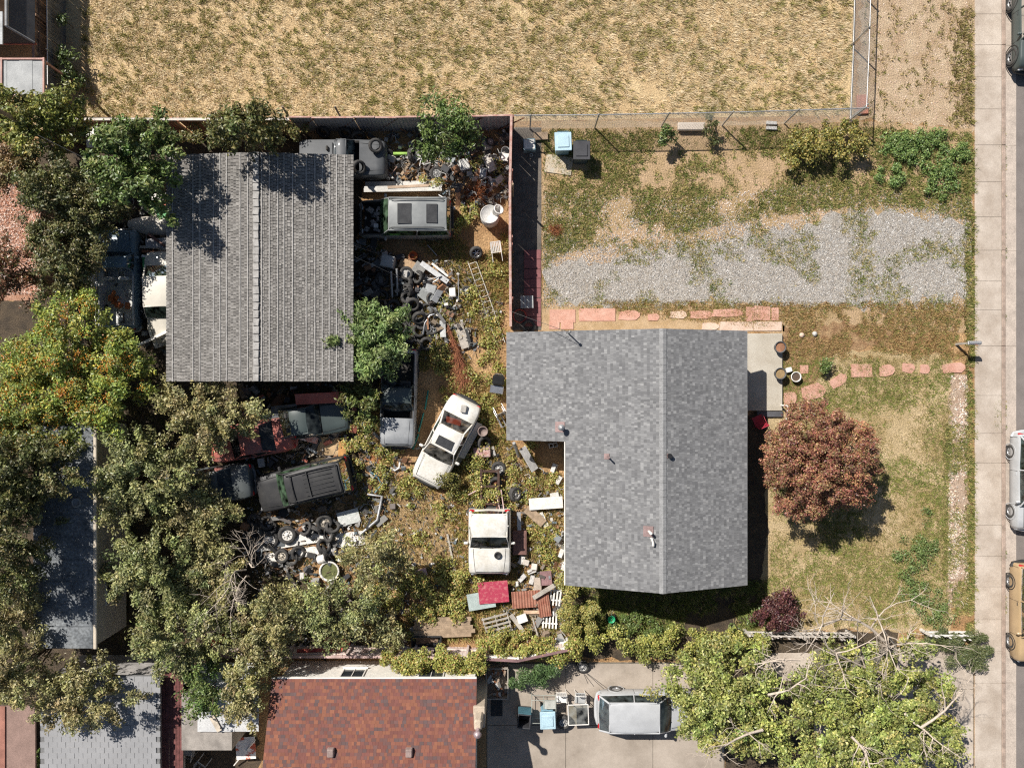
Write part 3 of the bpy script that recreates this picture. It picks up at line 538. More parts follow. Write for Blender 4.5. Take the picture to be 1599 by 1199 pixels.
# ---------------------------------------------------------------- fences
def board_fence(name, label, pts, h, bw, m, m2=None, top=None, group=None, th=.025, gap=.012, drop=0.0, zj=.02, cat='fence', leanj=.01):
    P = [W(*p) for p in pts]; root = empty(name, P[0], 0, label, cat, group); me = MB().box((0, 0, h / 2), (bw - gap, th, h)).mesh('board', m); me2 = MB().box((0, 0, h / 2), (bw - gap, th, h)).mesh('board', m2 or m)
    pm = MB().box((0, 0, h / 2), (.1, .1, h)).mesh('post', m); rails = MB()
    for a, b in zip(P, P[1:]):
        d = b - a; L = d.length; ang = math.atan2(d.y, d.x); u = d / L; nn = Vector((-u.y, u.x, 0)); n = int(L / bw)
        for k in range(n):
            if rnd.random() < drop: continue
            q = a + u * (k + .5) * bw - P[0]; link('board', me2 if rnd.random() < .3 else me, root, (q.x, q.y, rnd.uniform(-zj, zj) - .02), (rnd.gauss(0, leanj), 0, ang + rnd.gauss(0, .01)))
        for k in range(int(L / 2.4) + 1): q = a + u * min(L - .05, k * 2.4 + .05) - P[0] + nn * .07; link('post', pm, root, (q.x, q.y, 0), (0, 0, ang))
        for z in (h * .25, h * .8):
            c = (a + b) / 2 - P[0] + nn * .03; rails.box((c.x, c.y, z), (L, .04, .09), rot=(0, 0, ang))
        if top: c = (a + b) / 2 - P[0]; t = MB(); t.box((c.x, c.y, h + .02), (L, .11, .035), rot=(0, 0, ang)); t.build('top_rail', top, root)
    rails.build('rail', m, root); return root
M_redw = mat('red_fence_wood', (.26, .10, .075), rough=.85, var=.3, scale=3, col2=(.40, .22, .18)); M_redtop = mat('faded_red_top', (.40, .20, .16), rough=.85, col2=(.52, .38, .33), scale=4)
board_fence('fence', 'faded red board fence between junk yard and side yard', [(799, 202), (797, 300), (797, 391), (798, 515)], 1.75, .16, M_redw, top=M_redtop)
M_tan = mat('tan_fence', (.42, .27, .17), rough=.85, var=.2, scale=3); M_brn = mat('brown_fence', (.24, .15, .10), rough=.85, var=.3, scale=3)
board_fence('fence', 'brown board fence beside the wood chip yard, far left', [(88, -30), (90, 150)], 1.6, .16, M_brn, M_tan, top=mat('brown_top', (.34, .22, .17), rough=.8))
board_fence('fence', 'old tan fence edging the reddish wood chip yard', [(97, 282), (97, 470)], 1.5, .16, M_tan, M_brn)
M_pinkw = mat('whitewashed_wood', (.70, .62, .57), rough=.8, col2=(.56, .42, .37), scale=3, var=.1)
board_fence('fence', 'whitewashed board fence behind the white walled house', [(300, 1008), (470, 1008), (650, 1008), (757, 1012)], 1.35, .15, M_pinkw, mat('pinkish_wood', (.55, .40, .35), rough=.8), top=mat('pink_top', (.5, .36, .33), rough=.8), drop=.03)
board_fence('fence', 'leaning white fence panels at the ivy above the parking pad', [(757, 1012), (808, 1015), (887, 998)], 1.3, .15, M_white, M_pinkw, top=mat('plum_top', (.22, .13, .13), rough=.8), drop=0)
board_fence('fence', 'short weathered picket fence behind the purple bush', [(1160, 985), (1240, 987), (1325, 987)], .85, .13, mat('grey_picket', (.5, .45, .4), rough=.85, col2=(.66, .62, .57), scale=5), drop=.2, gap=.05, leanj=.12)
board_fence('fence', 'white picket fence end by the pavement juniper', [(1436, 985), (1505, 985)], .85, .13, M_white, gap=.045, leanj=.1, drop=.05)
# corrugated sheet fence along the field
def sheet_fence(name, label, pts, h, m, trim, posts):
    P = [W(*p) for p in pts]; root = empty(name, P[0], 0, label, 'fence')
    for a, b in zip(P, P[1:]):
        d = b - a; L = d.length; ang = math.atan2(d.y, d.x); u = d / L; n = max(1, round(L / 1.05))
        for k in range(n):
            w = L / n; rows = []; hh = h + rnd.uniform(-.06, .06)
            for z in (0, hh): rows.append([(-w / 2 + w * i / 24 , .02 * math.sin(i * PI / 2) , z) for i in range(25)])
            s_ = MB(); s_.grid(rows, smooth=False); q = a + u * (k + .5) * w - P[0]; o = s_.build('panel', m, root, (q.x, q.y, 0), (rnd.gauss(0, .012), 0, ang)); o.modifiers.new('thickness', 'SOLIDIFY').thickness = .008
            t = MB(); t.box((q.x, q.y, hh + .02), (w - .004, .07, .035), rot=(0, 0, ang)); t.build('top_rail', trim, root)
    for px, py, l in posts: q = W(px, py) - P[0]; t = MB(); t.tube([(q.x, q.y - .15, 0), (q.x - .12 * l, q.y + .25, h + .35 * l)], .045, 6); t.build('post', mat('old_post', (.2, .16, .12)), root)
    t = MB()
    for px in range(468, 790, 62): q = W(px, 203) - P[0]; t.tube([(q.x, q.y - .08, .1), (q.x + 1.2, q.y - .08, h - .1)], .028, 5)
    t.build('brace', mat('rust', (.20, .085, .045), rough=.9, var=.35, scale=5), root); return root
M_corr = mat('old_sheet_metal', (.36, .36, .37), rough=.55, metal=.3, col2=(.46, .45, .45), scale=1.5, var=.15)
sheet_fence('fence', 'sheet metal fence along the top of the junk yard', [(470, 206), (628, 206), (799, 203)], 1.75, M_corr, M_redtop, ((468, 203, 1), (545, 203, 1)))
board_fence('fence', 'overgrown rusty red board fence below the dry field', [(130, 206), (300, 206), (468, 206)], 1.5, .16, mat('rusty_boards', (.33, .13, .07), rough=.85, col2=(.42, .24, .16), scale=3), M_tan, top=mat('white_strip', (.6, .54, .48), rough=.8))
def chainlink(name, label, pts, h, post_px, slats=None, rail2=False):
    P = [W(*p) for p in pts]; root = empty(name, P[0], 0, label, 'fence'); M_w = mat('chainlink_wire', (.42, .43, .43), rough=.5, metal=.5, var=.1, fvar=0)
    wires = MB()
    for a, b in zip(P, P[1:]):
        d = b - a; L = d.length; u = d / L; A = a - P[0]
        t = MB(); t.tube([A + Vector((0, 0, h)), A + d + Vector((0, 0, h))], .026, 7); t.build('top_rail', M_galv, root)
        if rail2: t = MB(); t.tube([A + Vector((0, 0, .15)), A + d + Vector((0, 0, .15))], .02, 6); t.build('bottom_rail', M_galv, root)
        s_ = .075; x = -h
        nn = Vector((-u.y, u.x, 0)) * .004
        while x < L:
            for sg in (1, -1):
                xa, za, xb, zb = (x, 0, x + h, h) if sg > 0 else (x, h, x + h, 0)
                ta, tb = max(0, -xa / h), min(1, (L - xa) / h)
                if tb > ta:
                    p0 = A + u * (xa + h * ta) + Vector((0, 0, za + (zb - za) * ta)); p1 = A + u * (xa + h * tb) + Vector((0, 0, za + (zb - za) * tb)); r = .0042
                    dz = Vector((0, 0, r)); du = nn / .004 * r; wires.add([p0 - dz, p0 + du, p0 + dz, p1 - dz, p1 + du, p1 + dz], [[0, 1, 4, 3], [1, 2, 5, 4], [2, 0, 3, 5]])
            x += s_
        if slats:
            n = int(L / .09); me = MB().box((0, 0, h / 2), (.075, .006, h - .06)).mesh('slat', slats); ang = math.atan2(d.y, d.x)
            for k in range(n): q = A + u * (k + .5) * .09; link('slat', me, root, (q.x, q.y, 0), (rnd.gauss(0, .01), 0, ang))
    wires.build('wire_mesh', M_w, root)
    for q in post_px: q = W(*q) - P[0]; t = MB(); t.tube([(q.x, q.y, 0), (q.x, q.y, h + .06)], .034, 8); t.lathe([(0, h + .12), (.04, h + .08), (.04, h + .05)], 8, (q.x, q.y, 0)); t.build('post', M_galv, root)
    return root
chainlink('fence', 'chain link fence between the dry field and the side yard', [(803, 202), (930, 201), (1040, 199), (1140, 197), (1330, 191)], 1.65, [(828, 202), (929, 201), (1033, 199), (1128, 197), (1225, 194), (1324, 191)])
chainlink('fence', 'chain link fence running up beside the pinkish verge', [(1326, 191), (1330, 100), (1334, -40)], 1.65, [(1327, 186), (1329, 72), (1333, -20)], rail2=True)
chainlink('fence', 'tall slatted chain link fence left of the dry field', [(105, 205), (104, 80), (103, -40)], 1.35, [(105, 203), (104, 100), (103, 0)], slats=mat('dark_slat', (.11, .115, .12), rough=.6))
b = MB(); q = W(1346, 165); b.box((0, 0, .06), (.5, .9, .12), bev=.02, rot=(0, 0, .05)); tag(b.build('brick_slab', mat('red_brick', (.42, .18, .12), rough=.9, var=.2), None, q), 'red brick slab at the chain link corner', 'slab')
# red curb-like plank beside path

# ---------------------------------------------------------------- vehicles
M_rubber = mat('tyre_rubber', (.035, .034, .033), rough=.85, var=.35, scale=6, fine=40, fvar=.3, col2=(.085, .08, .075)); M_trim = mat('black_plastic', (.03, .03, .03), rough=.6, var=.3); M_int = mat('dark_cloth', (.07, .065, .06), rough=.95, var=.3); M_tanint = mat('tan_cloth', (.34, .27, .19), rough=.95, var=.2)
M_lamp = mat('lamp_lens', (.6, .62, .64), rough=.12, spec=.8, var=.1); M_red = mat('red_lens', (.45, .01, .015), rough=.15, spec=.7, var=.1); M_alloy = mat('alloy_wheel', (.55, .55, .55), rough=.35, metal=.7, var=.15); M_steelw = mat('steel_wheel', (.46, .45, .43), rough=.55, metal=.3, var=.25, scale=10); M_rust = mat('rust', (.20, .085, .045), rough=.9)
TY = {}
def tyre_mesh(r, w, hole=.6):
    k = (round(r, 3), round(w, 3), hole)
    if k not in TY:
        h = w / 2; ri = r * hole; b = MB(); b.lathe([(ri, -h * .75), (ri * 1.12, -h), (r * .93, -h), (r * .985, -h * .8), (r, -h * .5), (r, h * .5), (r * .985, h * .8), (r * .93, h), (ri * 1.12, h), (ri, h * .75), (ri * 1.04, h * .3), (r * .9, h * .2), (r * .9, -h * .2), (ri * 1.04, -h * .3)], 28, closed=True)
        for i in range(28):                                                # tread blocks
            a = 2 * PI * i / 28; b.box((r * math.cos(a), r * math.sin(a), (h * .3) * (1 if i % 2 else -1)), (.012, r * .11, h * .8), rot=(0, 0, a))
        TY[k] = b.mesh('tyre', M_rubber)
    return TY[k]
RM = {}
def rim_mesh(r, w, style='steel', m=None):
    k = (round(r, 3), round(w, 3), style, m.name if m else '')
    if k not in RM:
        ri = r * .63; h = w / 2; b = MB(); b.lathe([(ri, -h * .7), (ri * .93, -h * .6), (ri * .9, 0), (ri * .93, h * .55), (ri * 1.03, h * .82), (ri, h * .7)], 24)
        if style == 'steel':
            b.lathe([(ri * .92, h * .45), (ri * .7, h * .55), (ri * .55, h * .35), (ri * .3, h * .5), (ri * .26, h * .75), (0, h * .78)], 20)
            for i in range(8): a = i * PI / 4; b.box((ri * .62 * math.cos(a), ri * .62 * math.sin(a), h * .5), (.05 * r / .3, .028, .02), rot=(0, 0, a), mi=1)
        else:
            b.lathe([(ri * .9, -h * .1), (0, -h * .1)], 20, mi=1); b.lathe([(ri * .26, h * .3), (ri * .24, h * .62), (0, h * .66)], 14)
            for i in range(6): a = i * PI / 3; b.box((ri * .58 * math.cos(a), ri * .58 * math.sin(a), h * .45), (ri * .75, ri * .22, .04), rot=(0, .08, a), bev=.01)
        RM[k] = b.mesh('rim', [m or (M_steelw if style == 'steel' else M_alloy), M_trim])
    return RM[k]
def wheel(parent, loc, r, w, side, style='alloy', m=None, rim=True):
    e = empty('wheel', loc, 0); e.parent = parent; e.rotation_euler = (-PI / 2 * side, 0, 0) ; link('tyre', tyre_mesh(r, w), e)
    if rim: link('rim', rim_mesh(r, w, style, m), e)
    return e
def vehicle(label, cat, loc, head, L, Wd, paint, name='car', zb=.22, prof=None, cab=None, opens=(), glass=(.28, .33, .32), interior=None, wr=.32, axles=(.18, .80), wheels=True, style='alloy', rails=False, sunroof=None, roof_m=None, tilt=(0, 0), hood=True, lights=True, bumper=None, missing=(), group=None, mirrors=True, nowind=False, zoff=0, rack=False, seats=True, roofpanel=True):
    """x forward, y left. prof: (position from the front 0..1, half width factor, deck height)"""
    root = empty(name, (loc[0], loc[1], zoff), 0, label, cat, group, rot=(R(tilt[0]), R(tilt[1]), R(head))); hw = Wd / 2; X = lambda f: L / 2 - f * L
    rows = []; st = []
    for f, k, zt in prof:
        x = X(f); w = hw * k; d = zt - zb; rr = [(w * .90, zb), (w * .985, zb + .12 * d), (w, zb + .5 * d), (w * .985, zb + .80 * d), (w * .95, zt - .035), (w * .90, zt), (w * .45, zt + .022), (0, zt + .03)]
        rows.append([(x, y, z) for y, z in rr] + [(x, -y, z) for y, z in rr[-2::-1]]); st.append(f)
    def sk(i, j): return 4 < j < 9 and any(a - 1e-6 <= st[i] and st[i + 1] <= b + 1e-6 for a, b in opens)
    b = MB(); b.grid([r[::-1] for r in rows], skip=sk); n = len(rows[0]); b.add(rows[0], [list(range(n))]); b.add(rows[-1], [list(range(n))[::-1]])
    body = b.build('body', paint, root)
    u = MB(); u.box((0, 0, zb + .02), (L * .9, Wd * .86, .06)); u.build('underbody', M_trim, root)
    if opens:
        for a, c_ in opens:
            x0, x1 = X(c_), X(a); zt = max(z for f, k, z in prof if a <= f <= c_); t = MB(); w = Wd * .86; zf = zb + .14
            t.box(((x0 + x1) / 2, 0, zf), (x1 - x0, w, .04))
            for sy in (-1, 1): t.box(((x0 + x1) / 2, sy * w / 2, (zf + zt - .02) / 2), (x1 - x0, .05, zt - zf - .02))
            t.build('interior', interior or M_int, root)
    if cab:
        f0, f1, f2, f3, zbelt, zr, kb, kr = cab; xa, xb, xc, xd = X(f0), X(f1), X(f2), X(f3); wb, wr_ = hw * kb, hw * kr
        t = MB(); rm = roof_m or paint
        if roofpanel:
            g = []
            for i in range(9):
                f = i / 8; x = xb + (xc - xb) * f; e = .05 * (1 - math.sin(PI * min(max(f, .0), 1)) ** .35); zz = zr - .05 * (2 * f - 1) ** 2; ww = wr_ * (1 - .10 * abs(2 * f - 1) ** 4)
                g.append([(x, ww * y, zz - dz) for y, dz in ((1.05, .07), (1.0, .025), (.85, .0), (.5, -.02), (0, -.03), (-.5, -.02), (-.85, 0), (-1.0, .025), (-1.05, .07))])
            t.grid(g); t.grid([[(x, y, z - .05) for x, y, z in r] for r in g[::-1]])
        for sy in (-1, 1):
            for p0, p1, rr in (((xa, wb * .97, zbelt - .03), (xb, wr_ * .98, zr - .06), .035), ((xd, wb * .94, zbelt - .03), (xc, wr_ * .96, zr - .07), .05), (((xa + xd) / 2 - .05, wb, zbelt - .03), ((xb + xc) / 2, wr_ * 1.04, zr - .06), .035)): t.tube([(p0[0], p0[1] * sy, p0[2]), (p1[0], p1[1] * sy, p1[2])], rr, 5)
            t.tube([(xb, wr_ * 1.0 * sy, zr - .06), (xc, wr_ * 1.0 * sy, zr - .07)], .035, 5)
        t.tube([(xb, wr_ * .98, zr - .06), (xb, -wr_ * .98, zr - .06)], .03, 5); t.tube([(xc, wr_ * .95, zr - .07), (xc, -wr_ * .95, zr - .07)], .03, 5)
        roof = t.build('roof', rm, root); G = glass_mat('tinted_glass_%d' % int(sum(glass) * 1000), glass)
        def pane(nm, rows_): q = MB(); q.grid(rows_); return q.build(nm, G, root)
        if 'windshield' not in missing: pane('windshield', [[(xa + .06 * (1 - y * y) , wb * .95 * y, zbelt - .005) for y in (-1, -.5, 0, .5, 1)], [((xa + xb) / 2 + .05 * (1 - y * y), (wb + wr_) / 2 * .95 * y, (zbelt + zr) / 2 + .015) for y in (-1, -.5, 0, .5, 1)], [(xb + .02 * (1 - y * y), wr_ * .95 * y, zr - .04) for y in (-1, -.5, 0, .5, 1)]])
        if 'rear' not in missing: pane('rear_window', [[(xd - .04 * (1 - y * y), wb * .9 * y, zbelt) for y in (-1, 0, 1)], [(xc - .02 * (1 - y * y), wr_ * .92 * y, zr - .045) for y in (-1, 0, 1)]])
        if 'side' not in missing:
            xm0, xm1 = (xa + xd) / 2 - .05, (xb + xc) / 2
            for sy in (-1, 1):
                pane('side_window', [[(xa - .05, wb * .985 * sy, zbelt - .02), (xm0 + .05, wb * sy, zbelt - .02)], [(xb, wr_ * 1.02 * sy, zr - .08), (xm1 + .05, wr_ * 1.05 * sy, zr - .075)]]); pane('side_window', [[(xm0 - .05, wb * sy, zbelt - .02), (xd + .05, wb * .96 * sy, zbelt - .02)], [(xm1 - .05, wr_ * 1.05 * sy, zr - .075), (xc, wr_ * 1.0 * sy, zr - .085)]])
        it = interior or M_int
        q = MB(); q.box((xa - .2, 0, zbelt - .12), (.42, wb * 1.75, .2), bev=.06); q.build('dashboard', it, root)
        if seats:
            for sy in (-.45, .45):
                q = MB(); xs = xb - .55; q.box((xs, sy * wb, .52), (.5, .5, .16), bev=.05); q.box((xs - .3, sy * wb, .82), (.16, .48, .55), rot=(0, -.2, 0), bev=.05); q.box((xs - .36, sy * wb, 1.14), (.1, .22, .16), bev=.03); q.build('seat', it, root)
            if xd < xb - 1.5: q = MB(); q.box((xc + .45, 0, .52), (.5, wb * 1.6, .16), bev=.05); q.box((xc + .15, 0, .8), (.16, wb * 1.6, .5), rot=(0, -.25, 0), bev=.05); q.build('rear_seat', it, root)
            q = MB(); q.lathe([(.19, -.015), (.205, 0), (.19, .015), (.175, 0)], 16, closed=True); q.build('steering_wheel', M_trim, root, (xb - .05, .42 * wb, zbelt - .02), (0, -1.0, 0))
        if sunroof: f, ln, wd = sunroof; q = MB(); q.box((xb + (xc - xb) * f, 0, zr + .03), (ln, wd, .03), bev=.006); q.build('sunroof', mat('dark_sunroof', (.05, .05, .05), rough=.2, spec=.7), roof)
        if rails or rack:
            for sy in (-1, 1): q = MB(); q.tube([(xb - .1, wr_ * .86 * sy, zr + .01), (xb - .2, wr_ * .86 * sy, zr + .07), (xc + .2, wr_ * .86 * sy, zr + .07), (xc + .1, wr_ * .86 * sy, zr + .01)], .022, 6); q.build('roof_rail', M_trim, roof)
        if rack:
            for f in (.12, .42, .95): q = MB(); q.box((xb + (xc - xb) * f, 0, zr + .085), (.06, wr_ * 1.8, .03), bev=.01); q.build('cross_bar', M_trim, roof)
            for k in range(6): q = MB(); q.box(((xb + xc) / 2 - .25, (k - 2.5) * wr_ * .27, zr + .035), (abs(xc - xb) * .52, .03, .015)); q.build('roof_slat', M_trim, roof)
        if mirrors:
            for sy in (-1, 1): q = MB(); q.box((xa - .22, sy * (hw + .09), zbelt + .04), (.12, .2, .14), bev=.035); q.build('mirror', paint, root)
        for sy in (.1, -.5): q = MB(); q.tube([(xa + .05, sy * wb, zbelt + .015), (xa - .12, (sy + .55) * wb, zbelt + .06)], .008, 4); q.build('wiper', M_trim, root)
    if hood and cab:
        f_h = prof[1][0] + .015; xh0, xh1 = X(f_h), X(cab[0]) + .05; zz0, zz1 = prof[2][2], cab[4]; q = MB()
        for sy in (-1, 1): q.tube([(xh0 - .05, sy * hw * .66, zz0 + .012), ((xh0 + xh1) / 2, sy * hw * .72, (zz0 + zz1) / 2 + .022), (xh1, sy * hw * .76, zz1 + .008)], .009, 4)
        q.tube([(xh0 - .05, -hw * .66, zz0 + .012), (xh0 - .05, hw * .66, zz0 + .012)], .009, 4); q.build('hood_seam', M_trim, root)
        q = MB()
        for sy in (-1, 1):
            for fx in (cab[0] + .01, (cab[0] + cab[3]) / 2, cab[3] - .01): q.tube([(X(fx), sy * hw * 1.001, zb + .15), (X(fx), sy * hw * .998, cab[4] - .12)], .007, 4)
        q.build('door_seam', M_trim, root)
        for sy in (-1, 1): q = MB(); q.box((X((cab[0] + cab[3]) / 2) + .12, sy * hw * 1.0, cab[4] - .2), (.16, .03, .03), bev=.008); q.build('door_handle', M_trim if bumper else paint, root)
    if lights:
        z0 = prof[1][2]; z1 = prof[-2][2]; k0 = prof[1][1]; k1 = prof[-2][1]
        for sy in (-1, 1):
            q = MB(); q.box((X(.018), sy * hw * k0 * .76, z0 - .14), (.16, .3, .13), bev=.04, rot=(0, .2, -sy * .25)); q.build('headlight', M_lamp, root)
            q = MB(); q.box((X(.982), sy * hw * k1 * .82, z1 - .14), (.14, .26, .18), bev=.04, rot=(0, 0, sy * .2)); q.build('taillight', M_red, root)
        q = MB(); q.box((X(.006), 0, z0 - .17), (.06, Wd * .5, .12), bev=.02); q.build('grille', M_trim, root)
        bm = bumper or paint
        for f, k, s_ in ((-.004, prof[0][1], 1), (1.004, prof[-1][1], -1)):
            q = MB(); w = hw * k; q.tube([(X(f) - s_ * .22, -w * 1.1, .42), (X(f) - s_ * .05, -w * .98, .42), (X(f) + s_ * .03, -w * .5, .42), (X(f) + s_ * .04, 0, .42), (X(f) + s_ * .03, w * .5, .42), (X(f) - s_ * .05, w * .98, .42), (X(f) - s_ * .22, w * 1.1, .42)], .085, 8); q.build('bumper', bm, root)
    if wheels:
        for f in axles:
            for sy in (-1, 1):
                wheel(root, (X(f), sy * (hw - .10), wr), wr, .2, sy, style)
                q = MB(); q.lathe([(wr * 1.08, 0), (wr * 1.22, 0), (wr * 1.22, .012), (wr * 1.08, .012)], 24, closed=True, axis='Y'); q.build('wheel_arch', M_trim if bumper else paint, root, (X(f), sy * (hw - .004) - .006, wr + .02))
    return root
def P_sedan(h=.80, b=.95, t=.98): return [(0, .74, .52), (.012, .84, .64), (.05, .93, h - .08), (.12, .98, h - .02), (.26, 1, h + .05), (.30, 1, b - .04), (.40, 1, b - .02), (.55, 1, b - .02), (.70, 1, b), (.76, 1, b), (.80, .995, t - .02), (.90, .97, t - .03), (.965, .91, t - .07), (.99, .84, t - .18), (1, .76, .55)]
def P_suv(h=1.0, b=1.05): return [(0, .80, .60), (.012, .89, h - .2), (.04, .96, h - .06), (.12, .99, h - .02), (.26, 1, h + .02), (.30, 1, b), (.45, 1, b), (.60, 1, b), (.75, 1, b), (.90, .99, b), (.955, .97, b), (.985, .93, b - .05), (1, .88, .65)]
def paintm(n, c, rough=.32, var=.08, **k): return mat('paint_' + n, c, rough=rough, var=var, scale=1.6, fvar=.06, spec=.5, coat=.35, **k)
def at(px, py, z): p = W(px, py, z); return (p.x, p.y)

P_white = mat('paint_white', (.74, .72, .67), rough=.4, col2=(.62, .585, .51), scale=2.4, fine=14, fvar=.1, spec=.5, coat=.25); P_silver = paintm('silver', (.44, .45, .46), rough=.35); P_black = mat('paint_black', (.025, .025, .027), rough=.5, col2=(.045, .044, .043), scale=1.6, fvar=.15, spec=.35); P_greyf = paintm('faded_grey', (.25, .26, .27), rough=.55, col2=(.36, .37, .375)); P_tanc = paintm('tan', (.42, .30, .17), rough=.35); P_dgrey = paintm('dark_grey', (.09, .10, .10), rough=.4); P_dull = paintm('dull_grey', (.075, .08, .085), rough=.6, col2=(.11, .115, .12)); P_fred = mat('paint_faded_red', (.42, .10, .07), rough=.6, col2=(.30, .14, .12), scale=2); P_dgreen = paintm('dark_green', (.055, .072, .07), rough=.45); P_blue = paintm('old_blue', (.12, .20, .27), rough=.5, col2=(.2, .28, .33)); P_cream = paintm('cream', (.62, .58, .50), rough=.5)
# silver SUV without its hood, under the long beam
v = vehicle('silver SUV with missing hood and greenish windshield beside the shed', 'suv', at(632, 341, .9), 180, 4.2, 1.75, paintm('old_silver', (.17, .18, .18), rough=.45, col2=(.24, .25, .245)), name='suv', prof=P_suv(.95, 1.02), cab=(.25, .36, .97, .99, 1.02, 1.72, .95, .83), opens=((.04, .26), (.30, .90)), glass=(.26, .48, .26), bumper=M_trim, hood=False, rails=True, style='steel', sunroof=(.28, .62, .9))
q = MB(); q.box((-1.35, 0, 1.745), (.5, .85, .03), bev=.01); q.build('rear_sunroof', MATS['dark_sunroof'], v)
e = MB(); st = random.Random(3)
for i in range(26): e.box((1.05 + st.uniform(0, .75), st.uniform(-.55, .55), .62 + st.uniform(0, .2)), (st.uniform(.06, .3), st.uniform(.06, .25), st.uniform(.05, .2)), rot=(st.uniform(-.3, .3), st.uniform(-.3, .3), st.uniform(0, 3)), bev=.015)
e.build('engine', mat('engine_metal', (.13, .125, .12), rough=.6, metal=.3, col2=(.32, .31, .3), scale=7), v); e = MB(); e.box((1.3, .35, .86), (.22, .2, .1), bev=.02); e.build('battery', mat('pale_plastic', (.45, .46, .46), rough=.5), v)
# grey van under the fence
v = vehicle('dull grey pickup nosed under the sheet metal fence', 'pickup truck', at(535, 247, .9), 0, 4.0, 1.7, P_dull, name='pickup_truck', prof=P_suv(.95, 1.0), cab=(.36, .43, .54, .58, 1.0, 1.45, .93, .78), opens=((.30, .45),), glass=(.18, .30, .36), style='steel', bumper=M_trim, lights=False, mirrors=False)
q = MB(); q.box((-1.15, -.05, 1.06), (1.5, 1.4, .07), bev=.02); q.build('bed_cover', P_dull, v)
# grey pickup, half open
v = vehicle('stripped pickup with pale grey hood beside the white sedan', 'pickup truck', at(622, 622, .9), 268, 4.5, 1.62, P_greyf, name='pickup_truck', prof=P_suv(1.0, 1.05), cab=(.38, .46, .60, .64, 1.05, 1.4, .94, .80), opens=((.30, .60), (.60, .955)), glass=(.10, .16, .19), style='steel', bumper=M_trim, roof_m=P_dgreen, interior=M_int, mirrors=False)
# white sedan
v = vehicle('white sedan with sunroof standing askew in the weeds', 'sedan', at(697, 690, .8), 243, 4.25, 1.66, P_white, name='sedan', prof=P_sedan(.80, .94, 1.0), cab=(.30, .43, .66, .80, .92, 1.34, .94, .74), opens=((.30, .80),), glass=(.55, .52, .46), interior=M_tanint, bumper=M_trim, sunroof=(.30, .42, .78), style='steel')
q = MB(); q.box((-1.0, -.12, .93), (.28, .75, .06), rot=(.1, 0, .2), bev=.02); q.build('red_cloth', mat('red_cloth', (.45, .09, .04), rough=.9), v); q = MB(); q.box((-1.72, .05, 1.08), (.34, .26, .12), bev=.02, rot=(0, 0, .3)); tag(q.build('box', mat('dull_carton', (.35, .33, .30)), None), 'grey carton lying on the white sedan boot lid', 'box')
bpy.data.objects['box'].matrix_world = v.matrix_basis @ Matrix.Translation((0, 0, 0))
# white pickup cab
v = vehicle('white pickup cab with round black cap on its hood', 'pickup truck', at(765, 847, .9), 270, 2.95, 1.95, P_white, name='pickup_truck', prof=[(0, .90, .70), (.02, .955, .9), (.06, .985, 1.0), (.2, 1, 1.03), (.5, 1, 1.06), (.55, 1, 1.06), (.70, 1, 1.06), (.85, 1, 1.06), (.97, .99, 1.06), (1, .97, .9)], cab=(.43, .63, .97, .985, 1.06, 1.6, .93, .82), opens=((.50, .97),), glass=(.16, .19, .20), style='steel', bumper=M_trim, axles=(.24,), lights=True)
q = MB(); q.lathe([(0, 1.115), (.10, 1.115), (.11, 1.14), (.16, 1.14), (.17, 1.09), (0, 1.09)], 20, (.55, .38, 0)); q.build('hood_cap', M_trim, v)
q = MB(); 
for sy in (-.4, .4): q.box((-2.3, sy, .55), (2.0, .1, .14))
for x in (-1.7, -2.5, -3.2): q.box((x, 0, .55), (.1, .75, .1))
q.build('chassis', mat('dark_rust', (.07, .04, .03), rough=.9), v)
# black SUV with rack
vehicle('black SUV with roof rack beside the truck tyres', 'suv', at(474, 757, .9), 193.5, 4.35, 1.75, P_black, name='suv', prof=P_suv(1.0, 1.05), cab=(.26, .37, .95, .985, 1.05, 1.66, .94, .80), opens=((.30, .90),), glass=(.22, .46, .32), bumper=M_trim, rack=True)
vehicle('black car mostly hidden under the olive trees', 'car', at(322, 760, .8), 188, 4.2, 1.7, P_dgrey, prof=P_sedan(), cab=(.30, .42, .68, .82, .93, 1.36, .94, .74), opens=((.30, .80),), glass=(.15, .18, .18), mirrors=False)
vehicle('dark green coupe wreck in the shade below the shed', 'car', at(478, 657, .6), 8, 3.9, 1.6, P_dgreen, prof=P_sedan(.74, .88, .9), cab=(.32, .45, .64, .80, .88, 1.24, .92, .72), opens=((.30, .80),), glass=(.14, .18, .18), style='steel', mirrors=False, bumper=M_trim)
vehicle('faded red car wreck under the olive tree branches', 'car', at(392, 687, .7), 190, 3.9, 1.65, P_fred, prof=P_sedan(), cab=(.30, .42, .66, .80, .93, 1.30, .94, .74), opens=((.30, .80),), glass=(.2, .2, .2), mirrors=False)
v = vehicle('old blue and white pickup behind the cream car', 'pickup truck', at(183, 437, .9), 90, 4.6, 1.8, P_blue, name='pickup_truck', prof=P_suv(1.0, 1.02), cab=(.24, .30, .40, .42, 1.02, 1.6, .94, .84), opens=((.30, .45), (.45, .955)), glass=(.2, .3, .36), style='steel', bumper=M_galv, interior=mat('white_bed', (.62, .62, .60), rough=.6))
for s_ in (-1, 1): q = MB(); q.tube([(-2.1, s_ * .86, 1.07), (.2, s_ * .86, 1.07)], .03, 6); q.build('bed_rail', M_galv, v)
q = MB(); 
for i in range(7): q.box((-.55 - rnd.random() * .8, rnd.uniform(-.5, .5), .62 + rnd.random() * .2), (.3, .2, .12), rot=(rnd.random(), rnd.random(), rnd.random() * 3), bev=.02)
q.build('orange_scrap', mat('orange_scrap', (.50, .16, .06), rough=.7), v)
